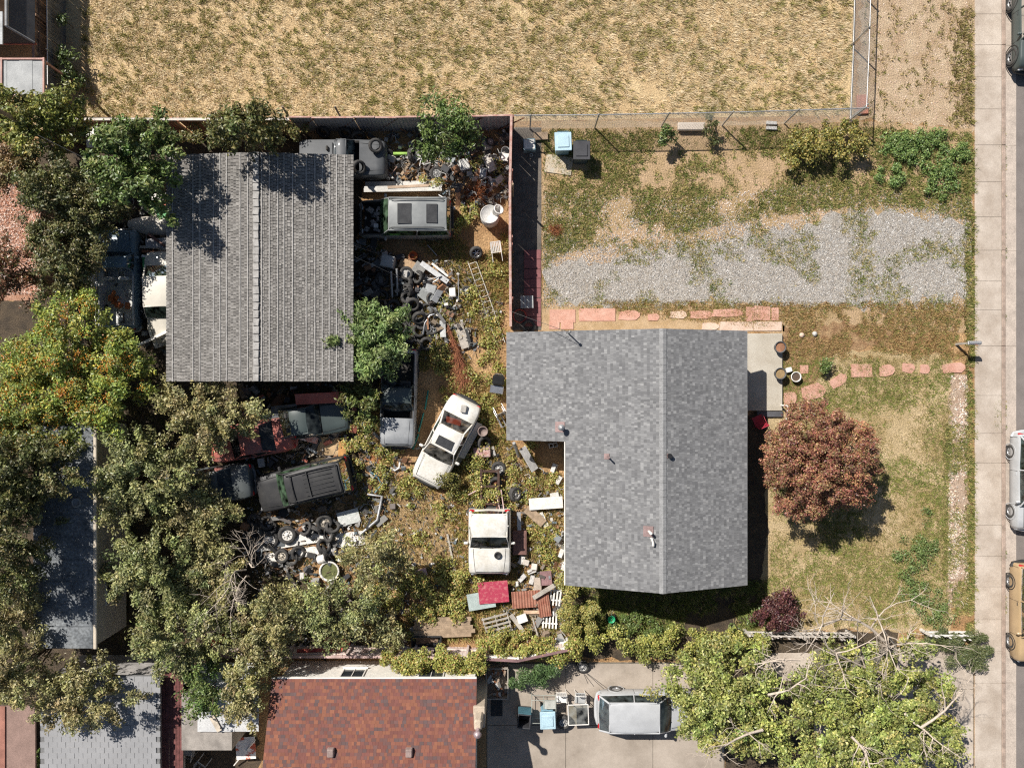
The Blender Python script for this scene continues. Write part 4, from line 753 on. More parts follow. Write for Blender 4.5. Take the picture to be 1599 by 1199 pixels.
vehicle('cream car tucked under the left eave of the shed', 'car', at(250, 462, 1.2), 272, 4.2, 1.7, P_cream, prof=P_sedan(), cab=(.28, .38, .70, .84, .95, 1.42, .94, .78), opens=((.30, .80),), glass=(.2, .33, .26), mirrors=False, style='steel')
# driveway wagon and street cars
v = vehicle('silver station wagon parked on the concrete pad', 'station wagon', (6.18, -15.0), 0, 4.5, 1.74, P_silver, name='station_wagon', prof=[(0, .74, .52), (.012, .84, .66), (.05, .93, .76), (.12, .98, .82), (.26, 1, .90), (.30, 1, .92), (.45, 1, .93), (.60, 1, .94), (.75, 1, .95), (.90, .99, .95), (.955, .95, .95), (.985, .88, .9), (1, .80, .6)], cab=(.27, .40, .90, .985, .94, 1.46, .95, .78), opens=((.30, .90),), glass=(.26, .33, .33), interior=M_tanint)
q = MB(); q.box((-1.75, .25, .95), (.35, .45, .3), bev=.05); q.build('red_bag', mat('red_bag', (.5, .03, .03), rough=.6), v)
vehicle('silver hatchback parked by the kerb near the maple', 'car', (23.98, W(0, 752, .7).y), 270, 4.45, 1.76, P_silver, prof=P_suv(.86, .96), cab=(.25, .40, .86, .97, .95, 1.5, .95, .76), opens=((.30, .90),), glass=(.2, .28, .28))
vehicle('tan SUV with grey lower trim parked near the driveway crossing', 'suv', (23.98, W(0, 958, .8).y), 270, 4.5, 1.8, P_tanc, name='suv', prof=P_suv(1.0, 1.05), cab=(.27, .36, .94, .985, 1.05, 1.72, .95, .80), opens=((.30, .90),), glass=(.2, .24, .24), bumper=M_trim, rack=True)
vehicle('dark green off road vehicle at the top of the street', 'suv', (23.98, W(0, 38, .8).y), 270, 4.1, 1.75, P_dgreen, name='suv', prof=P_suv(1.0, 1.05), cab=(.30, .36, .93, .98, 1.05, 1.75, .95, .84), opens=((.30, .90),), glass=(.2, .22, .22), bumper=M_trim, wr=.4, zb=.35)

# ---------------------------------------------------------------- loose things: builders
M_scrap = mat('scrap', (1, 1, 1), rough=.65, var=.2, scale=8, fvar=.2, attr=True)
M_wood = mat('weathered_wood', (.34, .25, .17), rough=.9, var=.25, scale=4, fine=30, bump=.3); M_greyw = mat('grey_wood', (.40, .36, .31), rough=.9, var=.2, scale=4, bump=.3); M_brownp = mat('brown_paint', (.17, .09, .075), rough=.7, var=.2); M_plw = mat('pale_plaster', (.70, .67, .62), rough=.8, var=.12, scale=3); M_gry = mat('grey_plastic', (.34, .35, .35), rough=.6, var=.15); M_cinder = mat('cinder_block', (.52, .50, .47), rough=.95, var=.15, scale=6, bump=.4); M_blk = mat('black_plastic', (.03, .03, .03)); M_chrome = mat('dull_chrome', (.6, .6, .6), rough=.3, metal=.9, var=.15); M_green = mat('green_paint', (.08, .30, .10), rough=.5, var=.2); M_lime = mat('lime_paint', (.30, .50, .10), rough=.45, var=.15); M_teal = mat('teal_plastic', (.03, .22, .18), rough=.4, var=.2); M_redp = mat('red_paint', (.42, .05, .05), rough=.55, col2=(.5, .14, .10), scale=4); M_orange = mat('orange_rust', (.40, .15, .06), rough=.85, col2=(.28, .10, .05), scale=4)
M_flag = mat('red_flagstone', (.50, .26, .19), rough=.9, col2=(.60, .36, .28), scale=2.5, var=.12, bump=.25); M_flag2 = mat('sand_flagstone', (.58, .42, .32), rough=.9, col2=(.64, .50, .40), scale=2.5, bump=.25)
def tyre(px, py, label, r=.31, w=.2, rim=None, tilt=(0, 0), z=None, group=None, rz=0, rm=None):
    zz = (w / 2 + .01 if z is None else z) + abs(math.sin(R(tilt[0]))) * r * .85 + abs(math.sin(R(tilt[1]))) * r * .85; p = W(px, py, zz)
    if rim is None:
        return tag(link('tyre_casing', tyre_mesh(r, w), None, p, (R(tilt[0]), R(tilt[1]), R(rz))), label, 'tyre', group)
    e = empty('roadwheel', p, 0, label, 'wheel', group, rot=(R(tilt[0]), R(tilt[1]), R(rz))); link('tyre', tyre_mesh(r, w), e); link('rim', rim_mesh(r, w, rim, rm), e); return e
def thing(name, label, cat, b, m, px, py, z=0, rz=0, rot=None, group=None):
    return tag(b.build(name, m, None, W(px, py, z), rot or (0, 0, R(rz))), label, cat, group)
def plank(label, x0, y0, x1, y1, w, m, z=.06, th=.03, name='plank', cat='plank', z1=None, sub=1):
    a, b_ = W(x0, y0, z), W(x1, y1, z if z1 is None else z1); d = b_ - a; b = MB(); b.box((d.length / 2, 0, 0), (d.length, w, th), bev=.004)
    return tag(b.build(name, m, None, a, (0, -math.asin(d.z / d.length), math.atan2(d.y, d.x))), label, cat)
def panel(label, px, py, wpx, hpx, rz, m, z=.12, th=.03, name='scrap_board', cat='board', tilt=(0, 0), ribs=0):
    w, h = wpx / S, hpx / S; b = MB()
    if ribs:
        rows = [[(-w / 2 + w * i / (ribs * 4), y, .018 * math.sin(i * PI / 2)) for i in range(ribs * 4 + 1)] for y in (-h / 2, h / 2)]; b.grid(rows, smooth=False)
    else: b.box((0, 0, 0), (w, h, th), bev=.006)
    o = tag(b.build(name, m, None, W(px, py, z), (R(tilt[0]), R(tilt[1]), R(rz))), label, cat)
    if ribs: o.modifiers.new('thickness', 'SOLIDIFY').thickness = .006
    return o
def tubes(label, name, cat, polys, r, m, z=.1):
    pts0 = W(*polys[0][0][:2], 0); b = MB()
    for pl in polys: b.tube([W(q[0], q[1], q[2] if len(q) > 2 else z) - pts0 for q in pl], r, 6)
    return tag(b.build(name, m, None, pts0), label, cat)
BLK = None
def cinder(px, py, rz, label, tilt=(0, 0), z=.1, group=None):
    global BLK
    if BLK is None:
        b = MB(); 
        for y in (-.085, .085): b.box((0, y, 0), (.4, .03, .2))
        for x in (-.185, 0, .185): b.box((x, 0, 0), (.03, .14, .2))
        BLK = b.mesh('cinder_block', M_cinder)
    return tag(link('cinder_block', BLK, None, W(px, py, z), (R(tilt[0]), R(tilt[1]), R(rz))), label, 'cinder block', group)
def ladder(label, x0, y0, x1, y1, w, n, m, z=.1, z1=.1):
    a, b_ = W(x0, y0, z), W(x1, y1, z1); d = b_ - a; e = empty('ladder', a, 0, label, 'ladder', rot=(0, -math.asin(d.z / d.length), math.atan2(d.y, d.x))); L = d.length
    for s_ in (-1, 1): b = MB(); b.box((L / 2, s_ * w / 2, 0), (L, .035, .075), bev=.006); b.build('side_rail', m, e)
    rm = MB().tube([(0, -w / 2, 0), (0, w / 2, 0)], .018, 6).mesh('rung', m)
    for k in range(n): link('rung', rm, e, ((k + .5) * L / n, 0, 0))
    return e
def bin_(label, px, py, rz, m_body, m_lid, h=1.05, w=.56, d=.62, name='wheelie_bin', lid=True):
    p = W(px, py, h); e = empty(name, (p.x, p.y, 0), R(rz), label, 'bin'); b = MB(); b.box((0, 0, h / 2 - .03), (w * .84, d * .84, h - .06), bev=.04, taper=1.0); b.box((0, 0, h - .09), (w, d, .08), bev=.02); b.build('body', m_body, e)
    b = MB(); b.box((0, -.01, h - .02), (w + .03, d + .05, .06), bev=.02); b.box((0, -.02, h + .025), (w * .72, d * .68, .05), bev=.02); b.build('lid', m_lid, e)
    b = MB(); b.tube([(-w * .35, d / 2 + .06, h - .08), (w * .35, d / 2 + .06, h - .08)], .02, 6); b.build('handle', m_body, e)
    for s_ in (-1, 1): b = MB(); b.lathe([(.11, -.03), (.11, .03), (0, .03)], 14, (s_ * w * .4, d / 2 - .02, .11), axis='X'); b.build('wheel', M_blk, e)
    return e
def chair(label, px, py, rz, m, seat_m=None, h=.42, group=None, rot=None, w=.48, name='garden_chair', z=0, slats=6):
    e = empty(name, W(px, py, z), 0, label, 'chair', group, rot=rot or (0, 0, R(rz)))
    lm = MB().tube([(0, 0, 0), (0, 0, h)], .016, 6).mesh('leg', m)
    for x in (-1, 1):
        for y in (-1, 1): link('leg', lm, e, (x * w * .46, y * w * .46, 0))
    b = MB(); b.box((0, 0, h), (w, w, .03), bev=.01); b.build('seat', seat_m or m, e)
    b = MB(); 
    for x in (-1, 1): b.tube([(x * w * .48, -w * .45, h), (x * w * .48, -w * .6, h + .48)], .018, 6)
    b.tube([(-w * .48, -w * .6, h + .48), (w * .48, -w * .6, h + .48)], .018, 6); b.build('back_frame', m, e)
    sm = MB().box((0, 0, 0), (w * .1, .012, .44), rot=(.15, 0, 0)).mesh('slat', seat_m or m)
    for k in range(slats): link('slat', sm, e, (-w * .4 + k * w * .8 / (slats - 1), -w * .53, h + .25))
    for x in (-1, 1): b = MB(); b.tube([(x * w * .52, -w * .5, h + .2), (x * w * .52, w * .42, h + .2), (x * w * .5, w * .46, h)], .016, 6); b.build('armrest', m, e)
    return e
def pot(label, px, py, r, h, m, soil, z=0, name='plant_pot'):
    e = empty(name, W(px, py, z), 0, label, 'plant pot'); b = MB(); b.lathe([(0, 0), (r * .72, 0), (r * .95, h * .9), (r * 1.06, h * .9), (r * 1.06, h), (r * .9, h), (r * .86, h * .82)], 22); b.build('body', m, e); b = MB(); b.lathe([(r * .86, h * .8), (0, h * .84)], 18); b.build('soil', soil, e); return e
def barrel(label, px, py, r, h, m, rot=(0, 0, 0), z=0, name='barrel', cat='barrel', open_=True):
    b = MB(); b.lathe([(0, 0), (r * .95, 0), (r, .03), (r, h * .3), (r * 1.04, h * .33), (r, h * .36), (r, h * .64), (r * 1.04, h * .67), (r, h * .70), (r, h)] + ([(r * .94, h), (r * .93, h * .25), (0, h * .25)] if open_ else [(r * .94, h), (r * .92, h - .02), (0, h - .02)]), 22)
    return tag(b.build(name, m, None, W(px, py, z), tuple(R(a) for a in rot)), label, cat)
def crate(label, px, py, wpx, dpx, h, rz, m, z=0, name='box', cat='box', tilt=0, lidm=None):
    w, d = wpx / S, dpx / S; b = MB(); b.box((0, 0, h / 2), (w, d, h), bev=.02); p = W(px, py, z + h); o = tag(b.build(name, m, None, (p.x, p.y, z), (R(tilt), R(tilt * .6), R(rz))), label, cat)
    b = MB(); b.box((0, 0, h + .008), (w * .84, d * .8, .014), bev=.004); b.build('lid', lidm or m, o); b = MB(); b.box((0, -d / 2 - .006, h * .55), (w * .4, .012, h * .12)); b.build('handle', M_trim, o); return o
def scrapheap(name, label, polys, n, size, pal, zmax=.18, thin=.35):
    """litter nobody could count: little bent plates, bars and shards"""
    xs = []; ys = []
    for p in polys: x, y = scatter(p, int(n / len(polys))); xs.append(x); ys.append(y)
    x = np.concatenate(xs); y = np.concatenate(ys); b = MB(); pal = np.array(pal)
    for i in range(len(x)):
        s_ = size * rnd.uniform(.3, 1.6); c = tuple(pal[rnd.randrange(len(pal))] * rnd.uniform(.6, 1.2)); z = rnd.uniform(.02, zmax); k = rnd.random()
        if k < .5: b.box((x[i], y[i], z), (s_, s_ * rnd.uniform(.1, .5), .02), rot=(rnd.gauss(0, thin), rnd.gauss(0, thin), rnd.uniform(0, PI)), col=c)
        elif k < .8: b.box((x[i], y[i], z), (s_ * .6, s_ * rnd.uniform(.3, .6), s_ * rnd.uniform(.15, .5)), rot=(rnd.gauss(0, thin), rnd.gauss(0, thin), rnd.uniform(0, PI)), col=c, bev=.008)
        else: a = rnd.uniform(0, 2 * PI); l = s_ * 1.5; b.tube([(x[i], y[i], z), (x[i] + math.cos(a) * l * .5, y[i] + math.sin(a) * l * .5, z + rnd.uniform(0, .12)), (x[i] + math.cos(a + .6) * l, y[i] + math.sin(a + .6) * l, z)], .014, 4, col=c)
    return tag(b.build(name, M_scrap), label, None, None, 'stuff')

# ---------------------------------------------------------------- tyres and wheels
ORD = 'first second third fourth fifth sixth seventh eighth ninth tenth eleventh twelfth thirteenth fourteenth fifteenth sixteenth seventeenth eighteenth nineteenth twentieth twenty-first twenty-second twenty-third twenty-fourth lowest'.split()
G1 = 'loose tyres heaped beside the shed'; L1 = 'black tyre without wheel in the heap right of the big shed'
for i, (px, py, tx, ty, z) in enumerate(sorted([(598, 463, 8, 0, None), (637, 466, 25, 10, .18), (615, 478, 0, 30, .1), (634, 487, 40, 20, .1), (668, 484, 6, 4, None), (645, 503, 5, 12, .12), (653, 433, 20, 30, .1), (637, 444, 50, 0, .1), (638, 453, 60, 10, .1), (577, 459, 10, 0, None), (597, 437, 0, 8, None), (654, 517, 30, 0, .12), (666, 537, 8, 20, None), (625, 437, 20, 20, .05), (604, 487, 20, 0, None), (659, 506, 10, 10, None), (622, 497, 20, 15, .08), (640, 526, 15, 10, None), (676, 466, 20, 0, None), (618, 455, 8, 20, .02), (645, 476, 30, 10, .25), (655, 497, 20, 40, .2), (585, 478, 15, 0, None), (628, 512, 0, 20, None), (650, 540, 10, 0, None)], key=lambda t: t[1])):
    tyre(px, py, '%s bare tyre from the top of the heap right of the shed' % ORD[i], rnd.uniform(.29, .33), .2, None, (tx, ty), z, G1, rnd.uniform(0, 360))
tyre(635, 427, 'tyre with whitish steel rim on top of the tyre heap', .31, .2, 'steel', (12, 10), .25); tyre(675, 513, 'alloy wheel with tyre at the foot of the tyre heap', .32, .2, 'alloy', (8, 10)); tyre(729, 455, 'small wheel lying left of the long ladder', .24, .14, 'steel', (10, 0)); tyre(744, 395, 'upright wheel with bright hubcap at the ladder head', .30, .2, 'alloy', (35, 15), .15, rm=M_chrome)
for a in [(422, 842, 'big truck wheel with pale rim left of its twin', .42, 'steel', 10, 5), (449, 835, 'big truck wheel with white rim right of its twin', .42, 'steel', 5, 8), (507, 815, 'wheel with dull grey rim below the black SUV', .37, 'steel', 15, 15), (441, 868, 'wheel with tan rim lying on the white panels', .33, 'steel', 5, 0)]: tyre(a[0], a[1], a[2], a[3], .24, a[4], (a[5], a[6]), .16, rm=M_plw if 'big' in a[2] else mat('tan_rim', (.45, .40, .33), rough=.6))
G2 = 'loose tyres below the black suv'; L2 = 'black tyre without wheel in the pile below the black SUV'
for i, (px, py, tx, ty, z) in enumerate(sorted([(422, 826, 30, 0, .1), (417, 817, 40, 10, .05), (514, 835, 20, 30, .1), (506, 853, 55, 10, .1), (505, 863, 55, 10, .05), (466, 863, 30, 0, .05), (456, 872, 10, 0, None), (398, 872, 20, 0, None), (479, 826, 30, 30, .05), (391, 835, 10, 0, None), (402, 832, 20, 20, .1), (494, 828, 60, 0, .05), (520, 823, 30, 30, .05), (398, 812, 20, 10, None), (388, 850, 10, 20, None)])): tyre(px, py, '%s bare tyre from the left in the pile below the black SUV' % ORD[i], rnd.uniform(.30, .35), .2, None, (tx, ty), z, G2, rnd.uniform(0, 360))
for a in [(779, 732, 'upper of two wheels in the vines right of the white sedan', .34, 'steel', 10, 5), (774, 755, 'lower of two wheels in the vines, with rusty rim', .32, 'steel', 20, 10), (805, 772, 'grey rimmed wheel near the white door panel', .33, 'steel', 0, 40)]: tyre(a[0], a[1], a[2], a[3], .22, a[4], (a[5], a[6]), .15, rm=M_rust if 'rusty' in a[2] else None)
tyre(765, 778, 'bald tyre leaning behind the white pickup cab', .32, .2, None, (45, 10)); tyre(756, 692, 'grey tyre half hidden beside the white sedan', .33, .2, None, (10, 30)); tyre(623, 867, 'black tyre in the shade left of the brown pole', .32, .2, None, (10, 10)); tyre(910, 1041, 'wheel leaning at the fence above the silver wagon', .31, .2, 'steel', (20, 0), .05); tyre(826, 511, 'black tyre on the path where fence meets house', .33, .2, None, (0, 0))
G3 = 'tyres stored along the sheet metal fence'; L3 = 'black tyre standing along the sheet metal fence'
for i, (px, py, tx, ty) in enumerate(sorted([(505, 206, 60, 0), (540, 208, 55, 0), (587, 228, 30, 20), (604, 243, 25, 30), (644, 243, 0, 70), (561, 262, 20, 40), (560, 214, 60, 10), (660, 213, 50, 0)])): tyre(px, py, '%s tyre from the left along the sheet metal fence' % ORD[i], .32, .2, None, (tx, ty), .98 if px in (587, 561) else .15, G3, rnd.uniform(-20, 20))
tyre(682, 271, 'bicycle sized wheel in the scrap below the sapling', .30, .06, 'steel', (10, 15), .2); tyre(766, 222, 'small bright wheel in the shaded fence corner', .2, .1, 'steel', (0, 20), .3)
G4 = 'tyres in the shade left of the shed'; L4 = 'dusty tyre in the deep shade left of the shed'
for px, py, l in [(187, 352, 'lowest dusty tyre in the deep shade left of the shed'), (177, 326, 'uppermost dusty tyre in the deep shade left of the shed'), (231, 340, 'dusty tyre nearest the shed above the upturned boat')]: tyre(px, py, l, .33, .2, None, (rnd.uniform(0, 30), 10), .1, G4)
tyre(164, 357, 'small grey rimmed wheel in the shade left of the shed', .24, .15, 'steel', (5, 5), .1)

# ---------------------------------------------------------------- junk, top and middle
def trough():
    e = empty('steel_beam', W(632, 296), R(1), 'long pale steel beam lying above the silver SUV', 'beam'); b = MB(); b.box((0, 0, .32), (3.6, .05, .34)); b.box((0, .16, .17), (3.6, .32, .04)); b.box((0, -.12, .49), (3.6, .25, .04)); b.build('web', mat('pale_steel', (.52, .50, .46), rough=.6, var=.15, scale=3), e); b = MB(); b.box((.3, -.02, .52), (2.0, .12, .03), rot=(0, 0, .03)); b.build('flange', mat('rusted_steel', (.38, .28, .2), rough=.8), e)
trough()
tubes('lime green axle tube among tyres at the fence', 'axle', 'axle', [[(613, 241, .35), (638, 241, .35)]], .085, M_lime); tubes('rusty bent bed frame above the steel beam', 'bedstead', 'bedstead', [[(592, 252, .3), (612, 250, .35), (620, 262, .35), (612, 272, .3), (590, 262, .3), (592, 252, .3)], [(588, 258, .35), (616, 280, .3)], [(596, 250, .35), (608, 276, .3)]], .03, mat('pink_rust', (.38, .24, .19), rough=.8)); tubes('tangle of pale bicycle tubes under the sapling', 'bicycle', 'bicycle', [[(655, 240, .4), (662, 258, .5), (684, 252, .4), (690, 238, .3)], [(650, 252, .3), (668, 242, .6), (688, 246, .5)], [(660, 236, .4), (656, 260, .3)], [(676, 238, .5), (670, 262, .3)]], .025, mat('white_tube', (.62, .61, .58), rough=.5)); plank('brown plank leaning below the lime axle', 640, 256, 624, 278, .12, M_wood, .35)
crate('grey upright box below the sapling', 725, 257, 16, 17, .45, 15, mat('scuffed_grey_box', (.45, .44, .42), rough=.7, col2=(.6, .58, .55), scale=4), name='storage_box'); crate('dull steel box right of the scuffed box', 755, 270, 11, 15, .4, -10, M_galv, name='metal_box'); crate('small white box near the orange dead bush', 772, 285, 11, 11, .35, 5, M_plw, name='small_box'); crate('broken pale appliance beside the red fence', 765, 255, 14, 26, .4, 25, mat('appliance', (.42, .36, .30), rough=.7, col2=(.6, .57, .52), scale=5), name='appliance', cat='appliance'); barrel('grey drum standing against the red fence corner', 790, 240, .2, .6, M_gry, (8, 0, 0)); panel('white punched plate on the grey drum', 789, 246, 11, 12, -10, M_plw, z=.66, name='plate', cat='plate')
barrel('large white plastic barrel below the orange dead bush', 766, 343, .42, 1.0, mat('dirty_white_plastic', (.72, .70, .66), rough=.55, col2=(.55, .53, .49), scale=4), (0, 0, 0), open_=False); b = MB(); b.lathe([(0, 0), (.17, 0), (.22, .38), (.24, .38), (.24, .42), (.19, .42), (.15, .05), (0, .05)], 20); thing('bucket', 'white bucket leaning on the large white barrel', 'bucket', b, mat('bucket_white', (.72, .70, .66), rough=.5), 774, 334, .85, rot=(R(-15), R(25), 0))
chair('white plastic chair lying beside the red fence', 778, 409, 0, M_white, rot=(R(-80), 0, R(8)), z=.3); ladder('long pale wooden ladder lying beside the red fence', 737, 407, 783, 537, .38, 15, mat('ladder_wood', (.55, .52, .46), rough=.8), .12, .12)
crate('dark stove with slotted top in the shed shade', 605, 408, 20, 18, .8, -12, M_gry, name='stove', cat='stove'); barrel('orange rusted bucket near the dark stove', 647, 401, .2, .35, M_orange); panel('tan cardboard sheet above the tyre heap', 636, 414, 24, 16, -20, mat('cardboard', (.44, .30, .18), rough=.9), .2); panel('grey square panel on the tyre heap', 655, 420, 18, 17, -35, mat('dull_panel', (.30, .29, .27), rough=.7), .4, tilt=(8, 5)); plank('wide aluminium plank across the scrap heap', 658, 411, 700, 441, .24, M_galv, .45); plank('narrow aluminium strip above the wide aluminium plank', 675, 412, 700, 432, .1, M_plw, .5); panel('dull grey hood panel right of the tyre heap', 665, 462, 22, 16, -40, mat('dull_hood', (.30, .31, .30), rough=.6), .3, tilt=(10, 8)); crate('dark grey plastic tub in the scrap heap', 673, 452, 17, 14, .35, -15, M_gry, name='plastic_tub', cat='tub'); crate('white jug standing by the small wheel', 707, 457, 10, 14, .35, 5, M_white, name='jug', cat='jug'); tubes('two leaning grey exhaust pipes in the tyre heap', 'exhaust_pipe', 'pipe', [[(611, 424, .7), (613, 465, .3)], [(620, 420, .7), (621, 462, .25)]], .055, M_galv); panel('curved grey fender by the tyre heap', 684, 461, 10, 24, -30, P_greyf, .35, tilt=(0, 25))
tubes('pale curved bumper bar next to the alloy wheel', 'bumper_bar', 'bumper', [[(661, 522, .3), (664, 505, .35), (672, 493, .35), (679, 491, .3)]], .05, M_chrome); panel('pale grey cabinet door standing by the dead branch', 692, 514, 9, 26, 3, mat('pale_door', (.46, .46, .45), rough=.6), .3, .05); panel('dirty white board behind the dead branch', 722, 525, 14, 40, 18, M_greyw, .15); b = MB(); b.lathe([(0, .24), (.09, .21), (.12, .12), (.09, .03), (0, 0)], 16); thing('ball', 'white striped ball beside the alloy wheel', 'ball', b, M_white, 685, 494); plank('black strip leaning behind the dead branch', 729, 514, 735, 541, .14, M_blk, .2)
tubes('scattered white tubes by the grey tub', 'metal_tubes', 'tube', [[(690, 448, .3), (702, 462, .2)], [(668, 438, .5), (690, 432, .5), (676, 442, .5)], [(716, 430, .2), (717, 470, .2)]], .022, M_chrome)
tubes('thin steel pole lying below the silver SUV', 'pole', 'pole', [[(668, 383, .2), (683, 400, .1)]], .025, M_galv)
# dead orange bush and dead conifer branch
def deadbush(name, label, px, py, rx, ry, n, h, stem=None):
    e = empty(name, W(px, py), 0, label, 'dead plant'); b = MB(); k = 1 / S
    for i in range(n):
        a = rnd.uniform(0, 2 * PI); rr = rnd.random() ** .5; s_ = Vector((rx * k * math.cos(a) * rr, ry * k * math.sin(a) * rr, rnd.uniform(.05, h))); t = s_ + Vector((rnd.gauss(0, .14), rnd.gauss(0, .14), rnd.uniform(.0, .1))); b.tube([s_ * .35, s_, t], [.008, .006, .003], 3, col=tuple(np.array((.42, .16, .07)) * rnd.uniform(.6, 1.3)), cap=False)
    b.build('twigs', mat('dead_twig', (1, 1, 1), rough=.9, var=.1, attr=True), e)
    if stem: b = MB(); b.tube([W(*q) - e.location for q in stem], [.035, .025, .015], 5); b.build('stem', mat('dead_stem', (.28, .12, .08), rough=.9), e)
    return e
deadbush('dead_bush', 'orange dried out bush above the white barrel', 744, 305, 24, 22, 420, .5)
e = empty('dead_branch', W(712, 545), 0, 'dead orange conifer branch lying in the weeds', 'dead plant'); b = MB(); spine = [W(700, 508, .2), W(713, 545, .3), W(727, 590, .25)]; cols = np.array([(.36, .14, .07), (.30, .10, .06), (.44, .19, .09)])
for i in range(520):
    f = rnd.random() ** .8; p = (spine[0].lerp(spine[1], f * 2) if f < .5 else spine[1].lerp(spine[2], f * 2 - 1)); sp = .10 + .55 * f; q = p + Vector((rnd.uniform(-1, 1) * sp, -rnd.uniform(.1, .75) * (.5 + f), rnd.uniform(-.2, .25))); b.tube([p - e.location, (p + q) / 2 - e.location + Vector((0, 0, .04)), q - e.location], [.009, .006, .003], 3, col=tuple(cols[rnd.randrange(3)] * rnd.uniform(.7, 1.3)), cap=False)
b.build('twigs', MATS['dead_twig'], e); b = MB(); b.tube([p - e.location for p in spine], [.04, .03, .012], 6); b.build('stem', mat('dead_stem', (.28, .12, .08), rough=.9), e)
tubes('teal plastic stakes lying left of the white sedan', 'garden_stakes', 'stake', [[(669, 610, .12), (664, 640, .12)], [(662, 645, .12), (654, 675, .12)], [(654, 678, .12), (645, 702, .1)]], .045, M_teal); tubes('grey side rail beside the stripped pickup', 'truck_rail', 'rail', [[(648, 590, .7), (643, 690, .4)]], .06, M_galv)
g_ = empty('barbecue_grill', W(779, 596), R(-8), 'black barbecue grill against the house wall', 'grill'); b = MB(); b.box((0, .05, .75), (.55, .5, .3), bev=.08); b.build('lid', mat('gloss_black', (.02, .02, .02), rough=.25), g_); b = MB(); b.box((-.02, -.38, .7), (.62, .36, .06), bev=.02); b.build('side_shelf', M_chrome, g_); b = MB(); 
for x in (-.22, .22):
    for y in (-.4, .2): b.tube([(x, y, 0), (x, y, .65)], .02, 6)
b.build('leg', M_blk, g_); b = MB(); b.tube([(-.18, .33, .8), (.18, .33, .8)], .018, 6); b.build('handle', M_chrome, g_)
chair('folded aluminium chair below the barbecue grill', 777, 636, 20, M_chrome, rot=(R(70), R(10), R(25)), z=.3, name='folding_chair', slats=3)
b = MB(); b.lathe([(0, 0), (.22, 0), (.24, .45), (.2, .45), (.19, .3), (0, .3)], 20); thing('bucket', 'dark bucket of dirty water right of the white sedan', 'bucket', b, mat('brown_bucket', (.24, .18, .16), rough=.6), 755, 673, .4)
for a in ((735, 688, 'grey car door leaning along the white sedan', P_greyf, .62), (726, 700, 'dark car door between sedan and grey door', P_dgrey, .55)): panel(a[2], a[0], a[1], 14, 60, -28, a[3], a[4], .06, name='car_doorskin', cat='car door', tilt=(0, 50))
crate('rust red engine crate in the vines', 753, 707, 26, 15, .4, 3, mat('red_crate', (.40, .20, .17), rough=.8, col2=(.55, .42, .38), scale=7), name='crate', cat='crate'); tubes('grey downpipe against the house corner', 'downpipe', 'pipe', [[(803, 692, .9), (811, 713, .1)]], .08, M_galv); panel('grey sheet leaning under the house corner', 826, 717, 14, 40, 30, mat('grey_sheet', (.45, .44, .43), rough=.7), .4, tilt=(0, 35))
barrel('orange fuel barrel behind the white pickup cab', 768, 787, .28, .5, mat('orange_barrel', (.48, .13, .05), rough=.55)); tubes('red and white pipes over the orange barrel', 'pipe_bundle', 'pipe', [[(775, 770, .6), (781, 796, .6)], [(783, 765, .7), (788, 800, .55)], [(732, 773, .4), (747, 765, .5)]], .03, mat('pinkish_tube', (.55, .40, .37), rough=.5))
crate('brown metal cabinet lying right of the white pickup cab', 812, 848, 22, 37, .45, 0, M_brownp, name='cabinet', cat='cabinet'); panel('grey plank standing above the brown cabinet', 811, 814, 6, 28, 2, M_galv, .4); panel('long white door lying against the house', 853, 786, 52, 18, 4, M_plw, .35, .06, name='door_leaf', cat='door'); panel('bare brown board below the long white door', 836, 806, 36, 14, -42, M_wood, .25); panel('white splintered board beside the brown board', 849, 812, 8, 24, 25, M_plw, .15); plank('long grey pole lying left of the white pickup cab', 699, 834, 715, 911, .09, M_greyw, .08, .07, name='wooden_pole', cat='pole')
for px, py, rz, l, t in [(873, 750, 60, 'cinder block alone below the roof step', 80), (866, 773, 10, 'cinder block touching the long white door', 80), (880, 836, 80, 'cinder block at the house wall beside the vines', 0), (878, 864, 70, 'upper cinder block of the wall pair', 60), (882, 884, 75, 'lower cinder block of the wall pair', 50), (815, 874, 60, 'cinder block just below the brown cabinet', 80), (831, 892, 20, 'cinder block in the middle of the loose group', 75), (816, 902, 45, 'left cinder block above the rusty sheets', 85), (831, 905, 75, 'right cinder block above the rusty sheets', 85), (866, 731, 70, 'cinder block in the shade under the roof step', 60), (864, 695, 10, 'cinder block at the house corner under the eave', 10)]: cinder(px, py, rz, l, (t, 0), .14)
